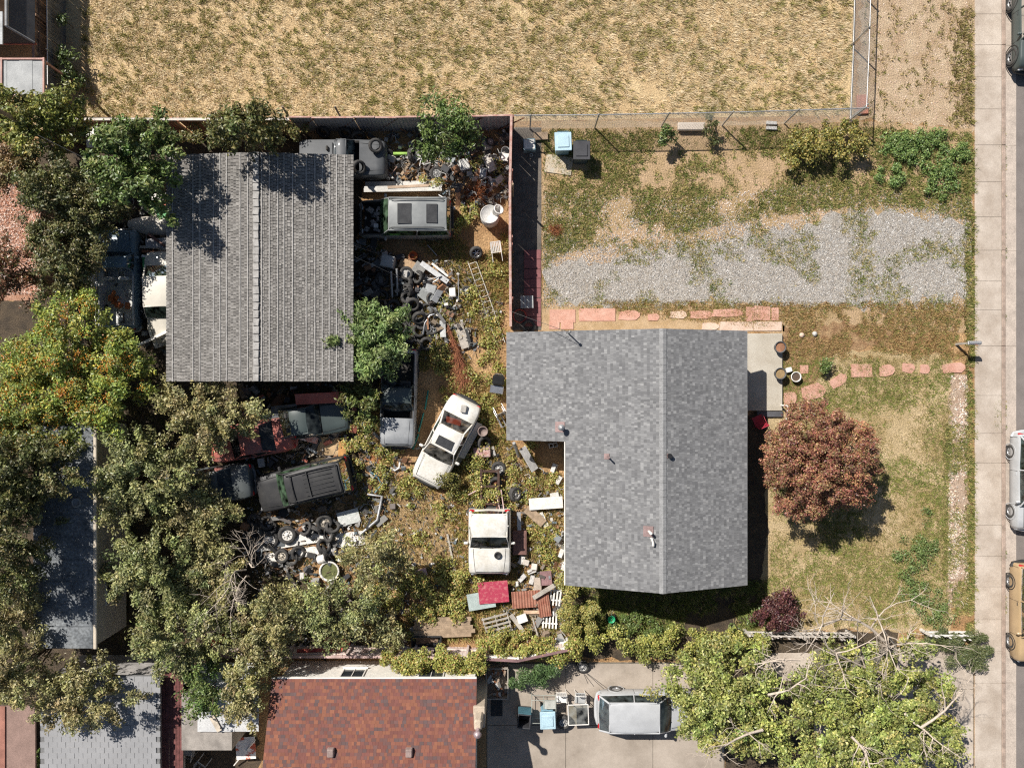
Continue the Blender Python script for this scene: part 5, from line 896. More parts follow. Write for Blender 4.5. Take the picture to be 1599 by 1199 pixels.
# junk around the black SUV
panel('white painted panel under the truck wheels', 450, 846, 118, 17, 9, M_plw, .1, .05); panel('second white panel below the truck wheels', 455, 866, 100, 14, 9, M_plw, .06, .05); panel('white panel end right of the tyre stack', 548, 842, 44, 22, 6, M_plw, .1, .04); tubes('long bent aluminium gutter right of the black SUV', 'gutter', 'gutter', [[(564, 834, .2), (590, 812, .25), (597, 775, .3), (574, 772, .3)]], .07, M_galv); barrel('white drum lying below the tyre stack', 498, 875, .2, .4, M_white, (0, 80, 20), .2, name='drum'); e = pot('white planter bowl with green weeds', 517, 890, .45, .3, M_plw, mat('weedy_soil', (.12, .13, .05), rough=.9), name='planter_bowl')
panel('red orange tailgate with holes below the shed', 502, 622, 78, 17, 3, mat('orange_red_paint', (.50, .10, .06), rough=.5, col2=(.55, .17, .12), scale=3), 1.0, .05, name='tailgate', cat='tailgate', tilt=(15, 0)); panel('dark grey flat hood lying behind the coupe wreck', 445, 642, 40, 18, 6, P_dull, .9, .04, name='car_hood', cat='car hood'); panel('pinkish car hood with dents under the tree edge', 420, 660, 42, 13, -2, mat('pink_hood', (.42, .22, .18), rough=.6), .8, .08, name='car_hood', cat='car hood'); panel('red and white stripped fender above the black SUV', 474, 683, 46, 10, -14, mat('red_white_panel', (.45, .17, .12), rough=.6, col2=(.6, .5, .45), scale=6), .4, .08, name='fender', cat='fender'); panel('tan plywood sheet above the black SUV', 513, 697, 34, 28, -4, mat('tan_ply', (.42, .29, .16), rough=.9), .15); panel('orange wood board beside the tan plywood', 535, 703, 12, 26, -3, mat('orange_board', (.44, .23, .08), rough=.85), .3); tubes('white curved cable loop below the white sedan', 'cable_loop', 'cable', [[(610, 731, .1), (617, 735, .12), (624, 731, .15), (625, 722, .15)]], .05, M_white); panel('rusty mat on the ground left of the white sedan', 585, 713, 26, 18, -12, M_orange, .05, .02); tubes('blue twisted tubing left of the bare dirt', 'tubing', 'tube', [[(577, 736, .2), (590, 744, .3), (596, 756, .2)], [(586, 770, .3), (600, 752, .2), (606, 740, .2)], [(580, 752, .1), (592, 738, .3)]], .03, mat('blue_tube', (.10, .24, .32), rough=.5)); panel('patchwork of grey sheet near the bent gutter', 545, 808, 34, 22, 15, mat('torn_sheet', (.45, .48, .45), rough=.6, col2=(.6, .6, .58), scale=8), .2)
panel('pink bumper piece in the shade left of the brown pole', 652, 896, 30, 12, 15, mat('pink_bumper', (.45, .30, .30), rough=.5), .2, .1, tilt=(20, 0)); crate('black box among the green vines', 570, 940, 15, 24, .4, 10, M_blk, name='black_box'); plank('brown stick lying right of the black box', 583, 938, 628, 944, .07, M_wood, .25)
# lower yard
panel('faded crimson sheet with worn patches below the white pickup', 771, 925, 46, 34, 5, mat('crimson_sheet', (.42, .05, .09), rough=.6, col2=(.55, .2, .2), scale=6, thr=(.5, .7)), .5, .03, tilt=(5, 0)); panel('grey green sheet under the crimson sheet', 752, 938, 42, 26, 10, mat('greygreen_sheet', (.36, .42, .40), rough=.7, var=.1), .4, .03)
e = empty('board_stack', W(694, 976), R(1), 'weathered brown boards lying in the vines', 'boards')
for k in range(5): b = MB(); b.box((rnd.uniform(-.1, .1), .38 - k * .19, .30 + rnd.uniform(0, .03)), (2.75 + rnd.uniform(-.2, .1), .185, .03), rot=(0, 0, rnd.gauss(0, .012))); b.build('board', M_wood, e)
b = MB(); b.lathe([(0, .1), (.2, .1), (.32, .4), (.36, .4), (.34, .44), (.38, .42)], 4); bt = empty('garden_tub', W(668, 1000), 0, 'black plastic tub half buried in ivy', 'tub'); b = MB()
for d_, c_ in (((1.4, .06, .35), (0, .32, .3)), ((1.4, .06, .35), (0, -.32, .3)), ((.06, .6, .35), (.68, 0, .3)), ((.06, .6, .35), (-.68, 0, .3)), ((1.36, .6, .04), (0, 0, .15))): b.box(c_, d_, bev=.02)
b.build('shell', mat('worn_black', (.035, .037, .04), rough=.35), bt); b = MB(); b.box((0, .1, .2), (1.0, .3, .06), rot=(.1, 0, .1)); b.build('leaves', mat('dead_leaves', (.25, .17, .12), rough=.9, var=.4, scale=12), bt)
def pallet(label, px, py, rz, w, h, n, z=.3, tilt=(8, 0), m=M_greyw):
    e = empty('pallet', W(px, py, z), 0, label, 'pallet', rot=(R(tilt[0]), R(tilt[1]), R(rz))); sm = MB().box((0, 0, 0), (w, .09, .02)).mesh('slat', m); cm = MB().box((0, 0, 0), (.05, h, .09)).mesh('stringer', m)
    for k in range(n): link('slat', sm, e, (rnd.uniform(-.02, .02), -h / 2 + .05 + k * (h - .1) / (n - 1), .055), (0, 0, rnd.gauss(0, .02)))
    for x in (-w / 2 + .05, 0, w / 2 - .05): link('stringer', cm, e, (x, 0, 0))
    return e
pallet('broken grey pallet beside the rusty sheets', 777, 975, 15, 1.25, .95, 5)
for k, (px, py, w, h, rz, l) in enumerate(((822, 936, 44, 26, 4, 'larger rusty corrugated sheet in the lower yard'), (850, 945, 18, 36, 8, 'narrow rusty corrugated sheet beside the picket pieces'))): panel(l, px, py, w, h, rz, mat('rust_sheet', (.27, .10, .065), rough=.8, col2=(.38, .19, .13), scale=3), .35 + k * .05, ribs=10 if k == 0 else 5)
plank('grey beam lying across the rusty sheets', 833, 934, 866, 914, .2, M_greyw, .55, .05); plank('pale curved board below the rusty sheets', 818, 956, 846, 956, .16, mat('pinkish_board', (.55, .38, .26), rough=.85), .2); plank('slanting grey plank in the lower yard', 798, 960, 824, 994, .2, M_greyw, .35); panel('white foam block among the broken boards', 816, 966, 15, 12, 20, M_white, .35, .12, name='foam_block', cat='foam block'); panel('large pale board on the lower yard ground', 840, 974, 36, 40, 8, mat('pale_ply', (.46, .38, .31), rough=.9, var=.15), .06); plank('dark plank beside the foam block', 832, 965, 840, 992, .07, M_greyw, .3); panel('pale plank edge near the cinder blocks', 840, 912, 12, 20, 0, mat('pale_ply', (.46, .38, .31)), .3); panel('plum board behind the grey beam', 853, 903, 18, 22, 5, mat('plum_board', (.26, .15, .15), rough=.8), .3)
def pickets(label, px, py, rz, n, l):
    e = empty('picket_section', W(px, py, .25), R(rz), label, 'picket panel'); sm = MB().box((0, 0, 0), (.075, l, .02)).mesh('picket', M_white); rm = MB().box((0, 0, -.02), (n * .15, .06, .02)).mesh('rail', M_white)
    for k in range(n): link('picket', sm, e, ((k - (n - 1) / 2) * .15, rnd.uniform(-.03, .03), 0), (0, 0, rnd.gauss(0, .02)))
    for y in (-.25, .25): link('rail', rm, e, (0, y * l, 0))
pickets('fallen white picket section near the ivy fence', 859, 967, -4, 5, .8); pickets('fallen white picket section below the roof corner', 868, 930, -5, 4, .9)
g_ = empty('seed_spreader', W(953, 962), 0, 'green plastic spreader in the shade below the house', 'spreader'); b = MB(); b.lathe([(0, .3), (.07, .3), (.16, .5), (.18, .5), (.15, .48), (.06, .33), (0, .33)], 16); b.build('hopper', mat('green_plastic', (.02, .28, .12), rough=.4), g_); b = MB(); 
for s_ in (-.2, .2): b.lathe([(.13, -.03), (.13, .03), (0, .03)], 14, (s_, 0, .13), axis='X')
b.build('wheel', M_blk, g_); b = MB(); b.tube([(0, 0, .3), (0, .5, .8)], .015, 6); b.build('handle', M_galv, g_)
# left of shed and lower left
panel('white sheet on top of the stack left of the shed', 250, 308, 26, 10, 3, M_plw, 1.0); panel('orange red toolbox left of the shed', 250, 320, 22, 9, 4, mat('toolbox_red', (.5, .1, .04), rough=.5), .9, .25, name='toolbox', cat='toolbox'); crate('green crate under the left eave of the shed', 254, 334, 18, 14, .7, 5, M_green, name='green_crate', cat='crate'); e = empty('rowing_boat', W(243, 357, 0), R(-3), 'upturned pale rowing boat left of the shed', 'boat'); b = MB(); rows = []
for i in range(9): f = i / 8; w = .42 * math.sin(PI * min(1, .12 + f * .62)) ** .7; rows.append([(-.9 + f * 2.0, w * math.cos(a), .55 + .32 * math.sin(a) * (.6 + .4 * f)) for a in np.linspace(0, PI, 9)])
b.grid(rows); b.build('hull', mat('boat_hull', (.50, .47, .41), rough=.6, var=.15), e); b = MB(); b.tube([rows[i][0] for i in range(9)], .025, 5); b.tube([rows[i][-1] for i in range(9)], .025, 5); b.build('gunwale', M_greyw, e)
for i, (a, l, m_) in enumerate([((219, 386, 262, 388), 'grey plank across the junk left of the shed', M_greyw), ((222, 393, 262, 395), 'rusty iron bar left of the shed', M_rust), ((232, 366, 258, 385), 'curved brown strap left of the shed', M_brownp), ((222, 400, 262, 410), 'white bent pipe left of the shed', M_white), ((216, 540, 262, 518), 'white rail at the nose of the cream car', M_white)]): plank(l, *a, .12, m_, .75 + i * .03, .06)
panel('green tarp between boat and cream car', 243, 413, 38, 22, 2, mat('green_tarp', (.06, .26, .10), rough=.6), .85, .05, name='tarp', cat='tarp'); panel('grey corrugated offcut left of the shed', 245, 380, 34, 14, 3, M_corr, .8, ribs=8); panel('crumpled white sheet by the orange berry tree', 252, 530, 26, 22, 20, M_plw, .5, .03, tilt=(10, 10)); panel('white camper shell roof in the tree gap', 155, 215, 36, 30, 3, M_white, 1.4, .12, name='camper_shell', cat='camper shell'); panel('white glaring panel left of the blue pickup', 150, 432, 24, 30, 5, M_white, .9)
ladder('dark ladder lying on the ground beside the trailer', 16, 850, 36, 893, .4, 6, M_galv, .3, .3); crate('plum red box in the shade under the trees', 160, 328, 26, 18, .6, 10, mat('plum_box', (.16, .05, .06), rough=.6), name='chest', cat='chest')
chair('dark folding chair beside the maroon awning', 287, 1122, 30, M_blk, rot=(R(20), 0, R(40)), z=.2, name='folding_chair'); chair('grey metal chair frame below the dark folding chair', 303, 1165, 80, M_gry, name='metal_chair', slats=3); chair('second metal chair frame right of the first', 325, 1180, -35, M_gry, rot=(R(50), 0, R(-35)), z=.2, name='metal_chair', slats=3); panel('red and white sign board left of the red roof', 384, 1168, 30, 34, 4, mat('sign_board', (.75, .73, .70), rough=.6, col2=(.55, .12, .06), scale=2.2, thr=(.52, .56)), .5); tubes('pale pole leaning over the red and white board', 'pole', 'pole', [[(366, 1195, .2), (399, 1155, .7)]], .03, M_plw); panel('red scrap in the tree gap near the white fence', 342, 998, 26, 14, 15, M_redp, .5, .08, tilt=(20, 10)); panel('red plank along the whitewashed fence', 500, 1015, 70, 5, 2, M_redp, .9, .06, name='red_plank', cat='plank'); panel('red box lid near the whitewashed fence', 527, 1001, 40, 9, -5, M_redp, .6, .1, name='box_cover', cat='cover'); panel('pale car hood seen through the olive branches', 290, 958, 30, 16, 10, P_greyf, .7, .05, name='car_hood', cat='car hood')
# ---------------------------------------------------------------- side yard and front yard things
M_bluebin = mat('blue_bin', (.20, .36, .45), rough=.5, var=.1); M_bluelid = mat('pale_blue_lid', (.42, .58, .66), rough=.5, var=.08); M_darkbin = mat('dark_bin', (.06, .085, .10), rough=.5); M_darklid = mat('charcoal_lid', (.055, .055, .06), rough=.45)
bin_('pale blue lidded bin by the chain link fence', 880, 221, 2, M_bluebin, M_bluelid, .95, .74, .8); bin_('charcoal lidded bin next to the pale blue bin', 909, 235, 0, M_darkbin, M_darklid, .95, .74, .8)
panel('flattened cardboard and tarp below the bins', 873, 258, 42, 28, -8, mat('mixed_tarp', (.44, .40, .33), rough=.8, col2=(.55, .42, .28), scale=4), .04, .02); crate('small blue crate in the fence shadow', 827, 226, 19, 18, .4, 3, mat('blue_crate', (.18, .26, .30), rough=.6), name='blue_crate', cat='crate', lidm=M_plw); panel('brown board right of the small blue crate', 845, 213, 22, 12, 3, M_wood, .15); panel('white slatted shutter on the red path', 823, 472, 20, 19, 2, M_gry, .4, ribs=4, name='shutter', cat='shutter'); b = MB(); b.lathe([(.30, 0), (.33, .025), (.30, .05), (.27, .025)], 28, closed=True); thing('hose_coil', 'red hose coil on the shaded red path', 'hose', b, M_redp, 812, 494, .03); b = MB(); b.lathe([(.05, 0), (.08, .0), (.08, .03), (.05, .03)], 14, closed=True); thing('metal_ring', 'small metal ring on the shaded path', 'ring', b, M_galv, 830, 243, .1)
deadbush('dead_bush', 'small heap of orange dead fronds at a post foot', 867, 360, 12, 9, 130, .25); b = MB(); b.tube([(0, 0, 0), (0, 0, 2.15)], .05, 7); thing('wooden_stake', 'wooden post at the red fence with long shadow', 'post', b, M_wood, 801, 308)
b = MB(); b.box((0, 0, .2), (1.25, .36, .2), bev=.03); thing('stone_bench', 'pale stone bench by the chain link fence', 'bench', b, mat('pale_stone', (.58, .50, .42), rough=.9, var=.1), 1078, 201); 
for i, l in enumerate(('upper stone slab at the edge of the yellow green bush', 'lower stone slab at the edge of the yellow green bush')): panel(l, 1205, 193 + i * 8, 16, 5, -3, M_cinder, .1, .12, name='stone_slab', cat='slab')
path = tag(bpy.data.objects.new('stepping_stones', None), 'red stepping stones and pavers around the house', None, None, 'structure'); C.objects.link(path)
def flag(px, py, w, h, rz, m, z=.03, irr=.12):
    w, h = w * 1.1 / S / 2, h * 1.2 / S / 2; n = 9 if irr > .05 else 4; pts = []
    for i in range(n):
        a = 2 * PI * (i + .5) / n if n > 4 else PI / 4 + i * PI / 2; k = 1 / max(abs(math.cos(a)), abs(math.sin(a))); pts.append((w * math.cos(a) * k * (1 - rnd.uniform(0, irr * 1.6)), h * math.sin(a) * k * (1 - rnd.uniform(0, irr * 1.6))))
    b = MB(); b.prism(pts, -.03, .015); b.build('paving_stone', m, path, W(px, py, z), (rnd.gauss(0, .012), rnd.gauss(0, .012), R(rz)))
for a in [(879, 494, 38, 17, 0, .03), (933, 492, 53, 17, 0, .03), (983, 493, 32, 13, 2, .08), (1021, 496, 17, 10, 5, .1), (1096, 492, 36, 11, 0, .1), (1137, 489, 45, 11, 0, .1), (1172, 491, 12, 19, 0, .03), (1185, 489, 12, 19, 0, .03), (1197, 490, 11, 18, 0, .03), (1211, 491, 10, 17, 0, .03), (866, 508, 15, 11, 0, .03), (886, 508, 18, 11, 0, .03)]: flag(*a[:5], M_flag, irr=a[5])
for a in [(1150, 510, 48, 12, 0, .03), (1199, 510, 40, 12, 0, .03), (1060, 492, 26, 10, 0, .1), (1110, 510, 25, 10, 0, .08)]: flag(*a[:5], M_flag2, irr=a[5])
for a in [(1346, 579, 30, 17, 0, .02), (1385, 579, 24, 15, 10, .1), (1419, 575, 19, 14, -5, .12), (1445, 577, 15, 13, 0, .1), (1490, 575, 34, 14, 5, .12), (1310, 595, 28, 14, 32, .1), (1271, 612, 36, 21, 14, .1), (1235, 622, 19, 18, 0, .1), (1256, 577, 12, 11, 0, .03)]: flag(*a[:5], M_flag, irr=a[5])
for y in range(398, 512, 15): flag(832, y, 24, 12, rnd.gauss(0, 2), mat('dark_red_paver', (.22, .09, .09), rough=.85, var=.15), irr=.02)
pot('dark pot with brown soil at the porch corner', 1215, 543, .26, .35, mat('slate_pot', (.10, .10, .10), rough=.6), mat('pot_soil', (.28, .14, .08), rough=.95), .2); pot('dark pot with dry soil by the white planter', 1215, 584, .26, .35, mat('slate_pot', (.10, .10, .10)), mat('dry_soil', (.32, .22, .11), rough=.95), .2); pot('round white planter with dark ball inside', 1240, 589, .23, .3, M_white, mat('dark_ball', (.10, .07, .05), rough=.5)); panel('small white ornament beside the round planter', 1232, 578, 9, 7, 15, M_white, .15, .12, name='ornament', cat='ornament')
for px, py, l in ((1252, 524, 'pinkish stone in the mulch bed'), (1272, 522, 'grey stone in the mulch bed')): b = MB(); b.lathe([(0, .14), (.1, .11), (.13, .03), (.1, 0)], 9); thing('garden_stone', l, 'stone', b, M_flag2 if 'pink' in l else M_cinder, px, py)
chair('red chair on the shaded porch', 1180, 657, 25, mat('red_chair', (.35, .03, .05), rough=.5), z=.0)
mb = empty('mailbox', W(1493, 538), 0, 'grey metal mailbox on a post by the pavement', 'mailbox'); b = MB(); b.box((0, 0, .5), (.09, .09, 1.0)); b.build('post', M_greyw, mb); b = MB(); b.box((.15, 0, 1.06), (.55, .18, .1), bev=.02); rows = [[(x, .09 * math.cos(a), 1.1 + .1 * math.sin(a)) for a in np.linspace(0, PI, 9)] for x in (-.125, .425)]; b.grid(rows); b.build('box', M_galv, mb); b = MB(); b.box((.2, -.1, 1.2), (.03, .01, .14)); b.build('flag', M_redp, mb)
# parking pad clutter
bin_('pale blue lidded bin on the parking pad', 856, 1125, 2, M_bluebin, M_bluelid, 1.0, .68, .74); e = empty('wheelie_bin', (W(819, 1128, 1.0).x, W(819, 1128, 1.0).y, 0), R(-5), 'open black bin in the house shadow', 'bin'); b = MB()
for d_, c_ in (((.6, .05, .9), (0, .3, .5)), ((.6, .05, .9), (0, -.3, .5)), ((.05, .6, .9), (.28, 0, .5)), ((.05, .6, .9), (-.28, 0, .5)), ((.6, .6, .05), (0, 0, .08))): b.box(c_, d_, bev=.015)
b.build('body', M_darklid, e); b = MB(); b.box((0, .42, .75), (.6, .05, .5), rot=(.2, 0, 0), bev=.02); b.build('lid', mat('teal_lid', (.05, .12, .15), rough=.4), e)
tyre(880, 1127, 'spare wheel between blue bin and glass table', .33, .24, 'steel', (10, 5), .25)
e = empty('glass_table', W(904, 1116, 0), R(2), 'square glass topped table beside the silver wagon', 'table'); zt = .72; pt_ = W(904, 1116, zt) - e.location
b = MB(); b.box((pt_.x, pt_.y, zt), (.92, .92, .012)); b.build('table_top', glass_mat('clear_glass', (.72, .74, .70)), e); b = MB()
for a, c_ in (((-.46, -.46), (.46, -.46)), ((.46, -.46), (.46, .46)), ((.46, .46), (-.46, .46)), ((-.46, .46), (-.46, -.46))): b.tube([(pt_.x + a[0], pt_.y + a[1], zt), (pt_.x + c_[0], pt_.y + c_[1], zt)], .025, 6)
b.build('frame', M_white, e); lm = MB().tube([(0, 0, 0), (0, 0, zt)], .02, 6).mesh('leg', M_white)
for x in (-.42, .42):
    for y in (-.42, .42): link('leg', lm, e, (pt_.x + x, pt_.y + y, 0))
chair('white garden chair left of its grey pair', 876, 1083, 180, M_white, name='garden_chair'); chair('grey garden chair with white frame by the table', 905, 1084, 178, M_white, M_gry)
e = empty('shelf_rack', W(842, 1098), R(0), 'bare metal shelf rack on the parking pad', 'rack'); b = MB()
for x in (-.35, .75):
    for y in (-.55, .5): b.tube([(x, y, 0), (x, y, .8)], .018, 6)
for z in (.3, .8):
    for a, c_ in (((-.35, -.55), (.75, -.55)), ((.75, -.55), (.75, .5)), ((.75, .5), (-.35, .5)), ((-.35, .5), (-.35, -.55)), ((.2, -.55), (.2, .5))): b.tube([(*a, z), (*c_, z)], .014, 5)
b.build('frame', mat('grey_green_metal', (.36, .38, .34), rough=.5), e); b = MB(); b.box((.48, .3, .79), (.5, .4, .01)); b.build('shelf', mat('wire_shelf', (.42, .42, .38), rough=.6), e)
e = empty('scrap_crate', W(777, 1061), 0, 'open crate of rusty and white scrap beside the chimney', 'crate'); b = MB()
for d_, c_ in (((1.0, .05, .5), (0, .7, .25)), ((1.0, .05, .5), (0, -.7, .25)), ((.05, 1.4, .5), (.5, 0, .25)), ((.05, 1.4, .5), (-.5, 0, .25))): b.box(c_, d_)
b.build('sides', M_greyw, e); b = MB()
for i in range(40): c = [(.6, .58, .54), (.38, .16, .08), (.3, .22, .16), (.12, .11, .1)][rnd.randrange(4)]; b.box((rnd.uniform(-.4, .4), rnd.uniform(-.6, .6), rnd.uniform(.25, .5)), (rnd.uniform(.1, .4), .1, .05), rot=(rnd.gauss(0, .4), rnd.gauss(0, .4), rnd.uniform(0, 3)), col=c)
b.build('contents', M_scrap, e); panel('black mat beside the chimney', 776, 1103, 18, 30, 0, M_blk, .05, .02, name='mat', cat='mat'); tubes('two thin rods leaning on the silver wagon', 'rods', 'rod', [[(915, 1050, .1), (944, 1076, .9)], [(912, 1052, .1), (919, 1068, .5)]], .012, M_blk)
# overhead wires
def wire(label, a, b_, sag=.3, r=.012):
    A, B = W(*a), W(*b_); b = MB(); b.tube([A.lerp(B, t) - Vector((0, 0, 4 * sag * t * (1 - t))) - A for t in np.linspace(0, 1, 13)], r, 5); return tag(b.build('power_line', mat('wire_black', (.06, .06, .06), rough=.5), None, A), label, 'cable')
pole = empty('utility_pole', W(120, 238), 0, 'slim utility pole hidden among the left trees', 'pole'); b = MB(); b.tube([(0, 0, 0), (0, 0, 5.6)], [.11, .08], 8); b.build('post', M_wood, pole); b = MB(); b.box((0, 0, 5.3), (.1, 1.2, .1)); b.build('crossarm', M_wood, pole)
wire('pale cable from the left trees over the shed roof', (60, 212, 5.4), (300, 330, 3.7), .2, .014); wire('lower of two cables from shed to scrap heap', (555, 402, 2.8), (640, 440, .9), .1, .014); wire('upper of two cables from shed to scrap heap', (555, 385, 2.8), (602, 400, .95), .08, .012); wire('service cable crossing the red path to the roof', (799, 487, 2.0), (888, 519, 3.7), .1, .01)
# scrap and litter
SC = [(.48, .46, .43), (.26, .25, .23), (.12, .11, .11), (.36, .19, .10), (.60, .58, .55), (.20, .16, .13), (.07, .07, .07), (.30, .25, .19), (.16, .13, .11), (.12, .16, .18)]
scrapheap('scrap_litter', 'scrap metal and litter around the tyre heap', [ppoly([(560, 385), (720, 410), (790, 480), (740, 560), (640, 560), (560, 500)])], 900, .19, SC)
scrapheap('scrap_litter', 'shaded scrap and car parts along the sheet metal fence', [ppoly([(560, 210), (798, 205), (792, 330), (690, 330), (690, 280), (560, 285)])], 620, .24, SC, .45)
scrapheap('scrap_litter', 'scrap beside the house wall and white pickup', [ppoly([(800, 720), (880, 740), (884, 900), (880, 1000), (760, 1000), (805, 900)])], 700, .17, SC + [(.62, .58, .52)])
scrapheap('scrap_litter', 'scrap and car parts around the black SUV', [ppoly([(380, 600), (560, 600), (600, 800), (600, 900), (400, 900), (370, 800)])], 1000, .21, SC)
scrapheap('scrap_litter', 'litter scattered under the olive trees', [ppoly([(200, 880), (640, 890), (640, 1005), (300, 1000)])], 600, .2, SC)
scrapheap('scrap_litter', 'dark junk packed left of the shed', [ppoly([(140, 250), (262, 290), (266, 560), (220, 560), (150, 420)])], 330, .26, SC, .5)
scrapheap('scrap_litter', 'litter around the white sedan', [ppoly([(560, 690), (660, 690), (740, 780), (740, 960), (600, 960), (560, 800)])], 750, .14, SC)

BIG = [(.34, .33, .31), (.16, .155, .15), (.08, .08, .085), (.30, .15, .08), (.52, .50, .47), (.12, .10, .09), (.05, .05, .05), (.22, .24, .25), (.26, .20, .14)]
scrapheap('car_part_heap', 'jumbled car parts between shed and tyre heap', [ppoly([(556, 375), (605, 380), (640, 415), (700, 425), (720, 520), (690, 540), (600, 500), (556, 480)])], 230, .42, BIG, .4, .5)
scrapheap('car_part_heap', 'jumbled parts and appliances in the fence corner', [ppoly([(600, 245), (700, 235), (795, 215), (795, 320), (720, 320), (690, 280), (600, 280)])], 150, .42, BIG + [(.5, .47, .43)], .45, .5)
scrapheap('car_part_heap', 'torn body panels around the red wreck', [ppoly([(380, 605), (560, 605), (590, 690), (560, 725), (380, 730)])], 150, .5, BIG + [(.38, .12, .08)], .4, .4)
scrapheap('car_part_heap', 'axles and broken panels below the black SUV', [ppoly([(380, 800), (600, 790), (600, 880), (520, 910), (390, 900)])], 150, .42, BIG + [(.6, .58, .55)], .3, .4)
scrapheap('car_part_heap', 'broken household junk along the lower yard', [ppoly([(560, 890), (640, 890), (660, 1000), (420, 1005), (420, 930)]), ppoly([(795, 850), (882, 820), (882, 1000), (790, 1000)])], 190, .36, BIG + [(.55, .5, .44), (.4, .3, .22)], .3, .4)
scrapheap('car_part_heap', 'pipes and loose parts around the sedan and stripped pickup', [ppoly([(560, 640), (600, 690), (645, 720), (620, 800), (565, 800)]), ppoly([(730, 700), (800, 700), (800, 800), (730, 800)])], 190, .3, BIG, .25, .4)

# ---------------------------------------------------------------- ground cover
FP = [(.56, .44, .25), (.47, .36, .18), (.33, .29, .10), (.24, .23, .07), (.62, .51, .32)]
grass('dry_grass', 'tufts of dry straw coloured grass covering the field', [[(-20.2, 12.35), (15.7, 12.7), (16.0, 21), (-20.2, 21)]], 11500, .11, [(.68, .55, .34), (.58, .46, .27), (.76, .64, .44)], [2, 2, 2], mask=lambda x, y: np.clip(((x - 6.2) ** 2 / 2.2 + (y - 13.9) ** 2 / .5), .1, 1) * np.clip(((x - 3.6) ** 2 / .8 + (y - 15.1) ** 2 / .5), .15, 1) * np.clip((vnoise(x, y, .35, 91) - .2) * 3.5, .35, 1), per=14, spread=.15, wid=.014, lean=1.3, drift=.9)
grass('field_tufts', 'olive green tufts standing in the dry field', [[(-20.2, 12.35), (15.7, 12.7), (16.0, 21), (-20.2, 21)]], 6800, .16, [(.40, .35, .13), (.28, .27, .08), (.46, .38, .17), (.20, .20, .06)], [3, 2.4, 2, 1.2], lambda x, y: np.clip((vnoise(x * .75, y * 1.5, 4.6, 3) - .46) * 8, .02, 1) * np.clip((vnoise(x, y, .3, 97) - .28) * 4, .12, 1) * np.clip(((x - 6.2) ** 2 / 2.2 + (y - 13.9) ** 2 / .5), .05, 1) * np.clip(((x - 3.6) ** 2 / .8 + (y - 15.1) ** 2 / .5), .05, 1) * np.clip(((x + 9.5) ** 2 / 1.5 + (y - 13.2) ** 2 / .3), .1, 1), drift=.5, per=12, spread=.10, wid=.014, lean=.8)
fp = ppoly([(1348, -10), (1518, -10), (1518, 200), (1348, 195)])
grass('verge_grass', 'sparse dry tufts on the pinkish verge', [fp], 1700, .13, FP[1:4], [3, 3, 2], lambda x, y: np.clip((x - 20.2) / 1.8, .06, 1) * (vnoise(x, y, 1.0, 8) > .36), per=12, spread=.1)
GPL = [(.25, .28, .075), (.18, .22, .06), (.44, .37, .14), (.50, .40, .20), (.13, .17, .045)]
side = ppoly([(848, 205), (1350, 200), (1518, 210), (1516, 345), (1400, 320), (1260, 330), (1130, 350), (1000, 375), (850, 400)])
grass('side_yard_grass', 'patchy green and yellow grass of the side yard', [side], 7500, .10, GPL, [3, 2.4, 3, 2, 1.2], lambda x, y: np.clip((vnoise(x, y, .6, 5) - .36) * 6, .04, 1), per=13, spread=.11)
grass('gravel_weeds', 'weeds growing through the gravel', [ppoly([(848, 340), (1514, 320), (1514, 482), (848, 484)])], 2000, .09, GPL, [2, 2, 3, 2, 1], lambda x, y: np.clip((vnoise(x, y, .8, 21) - .50) * 7, 0, 1), per=14, spread=.13)
grass('path_weeds', 'low weeds between gravel and paving stones', [ppoly([(940, 470), (1240, 474), (1510, 474), (1510, 560), (1380, 560), (1225, 560), (1225, 515), (960, 488)])], 3600, .08, [(.27, .27, .08), (.36, .23, .10), (.44, .29, .13), (.50, .37, .17), (.18, .20, .06)], [2, 3, 3, 2, 1], lambda x, y: (vnoise(x, y, .8, 31) > .4) * 1.0, per=13, spread=.12)
lawn = ppoly([(1202, 560), (1484, 560), (1480, 980), (1202, 975)])
grass('lawn_grass', 'dry yellow green grass of the front lawn', [lawn], 9500, .07, [(.40, .32, .14), (.29, .26, .085), (.22, .22, .06), (.48, .37, .20)], [4, 3, 2, 2], lambda x, y: np.clip(.15 + (vnoise(x, y, .5, 41) - .3) * 2.6, .1, 1), per=10, spread=.10, wid=.012)
grass('lawn_grass', 'greener patches of grass on the front lawn', [lawn], 5600, .09, [(.24, .28, .07), (.32, .33, .09), (.18, .22, .055)], [1, 1, 1], lambda x, y: np.clip((vnoise(x, y, .45, 47) - .50) * 7, 0, 1) + .5 * (x > 19.3), per=11, spread=.10, wid=.012)
grass('edge_grass', 'ragged grass along the pavement edge', [ppoly([(1506, 190), (1522, 190), (1522, 1000), (1508, 1000)])], 1100, .14, GPL, [3, 2, 3, 2, 1], lambda x, y: (vnoise(x, y, .7, 51) > .38) * 1.0, per=12, spread=.08)
grass('kerb_weeds', 'thin weeds growing in the pavement and kerb joints', [ppoly([(1549, 540), (1560, 540), (1560, 740), (1550, 740)]), ppoly([(1562, 200), (1570, 200), (1570, 980), (1562, 980)])], 330, .09, GPL, [3, 2, 2, 1, 1], lambda x, y: (vnoise(x, y, .6, 53) > .52) * 1.0, per=10, spread=.06)
YP = [(.30, .29, .08), (.48, .34, .15), (.55, .40, .19), (.19, .22, .06), (.42, .29, .10)]
yard = ppoly([(560, 380), (798, 360), (796, 560), (792, 690), (880, 740), (884, 1000), (560, 1000), (560, 700)])
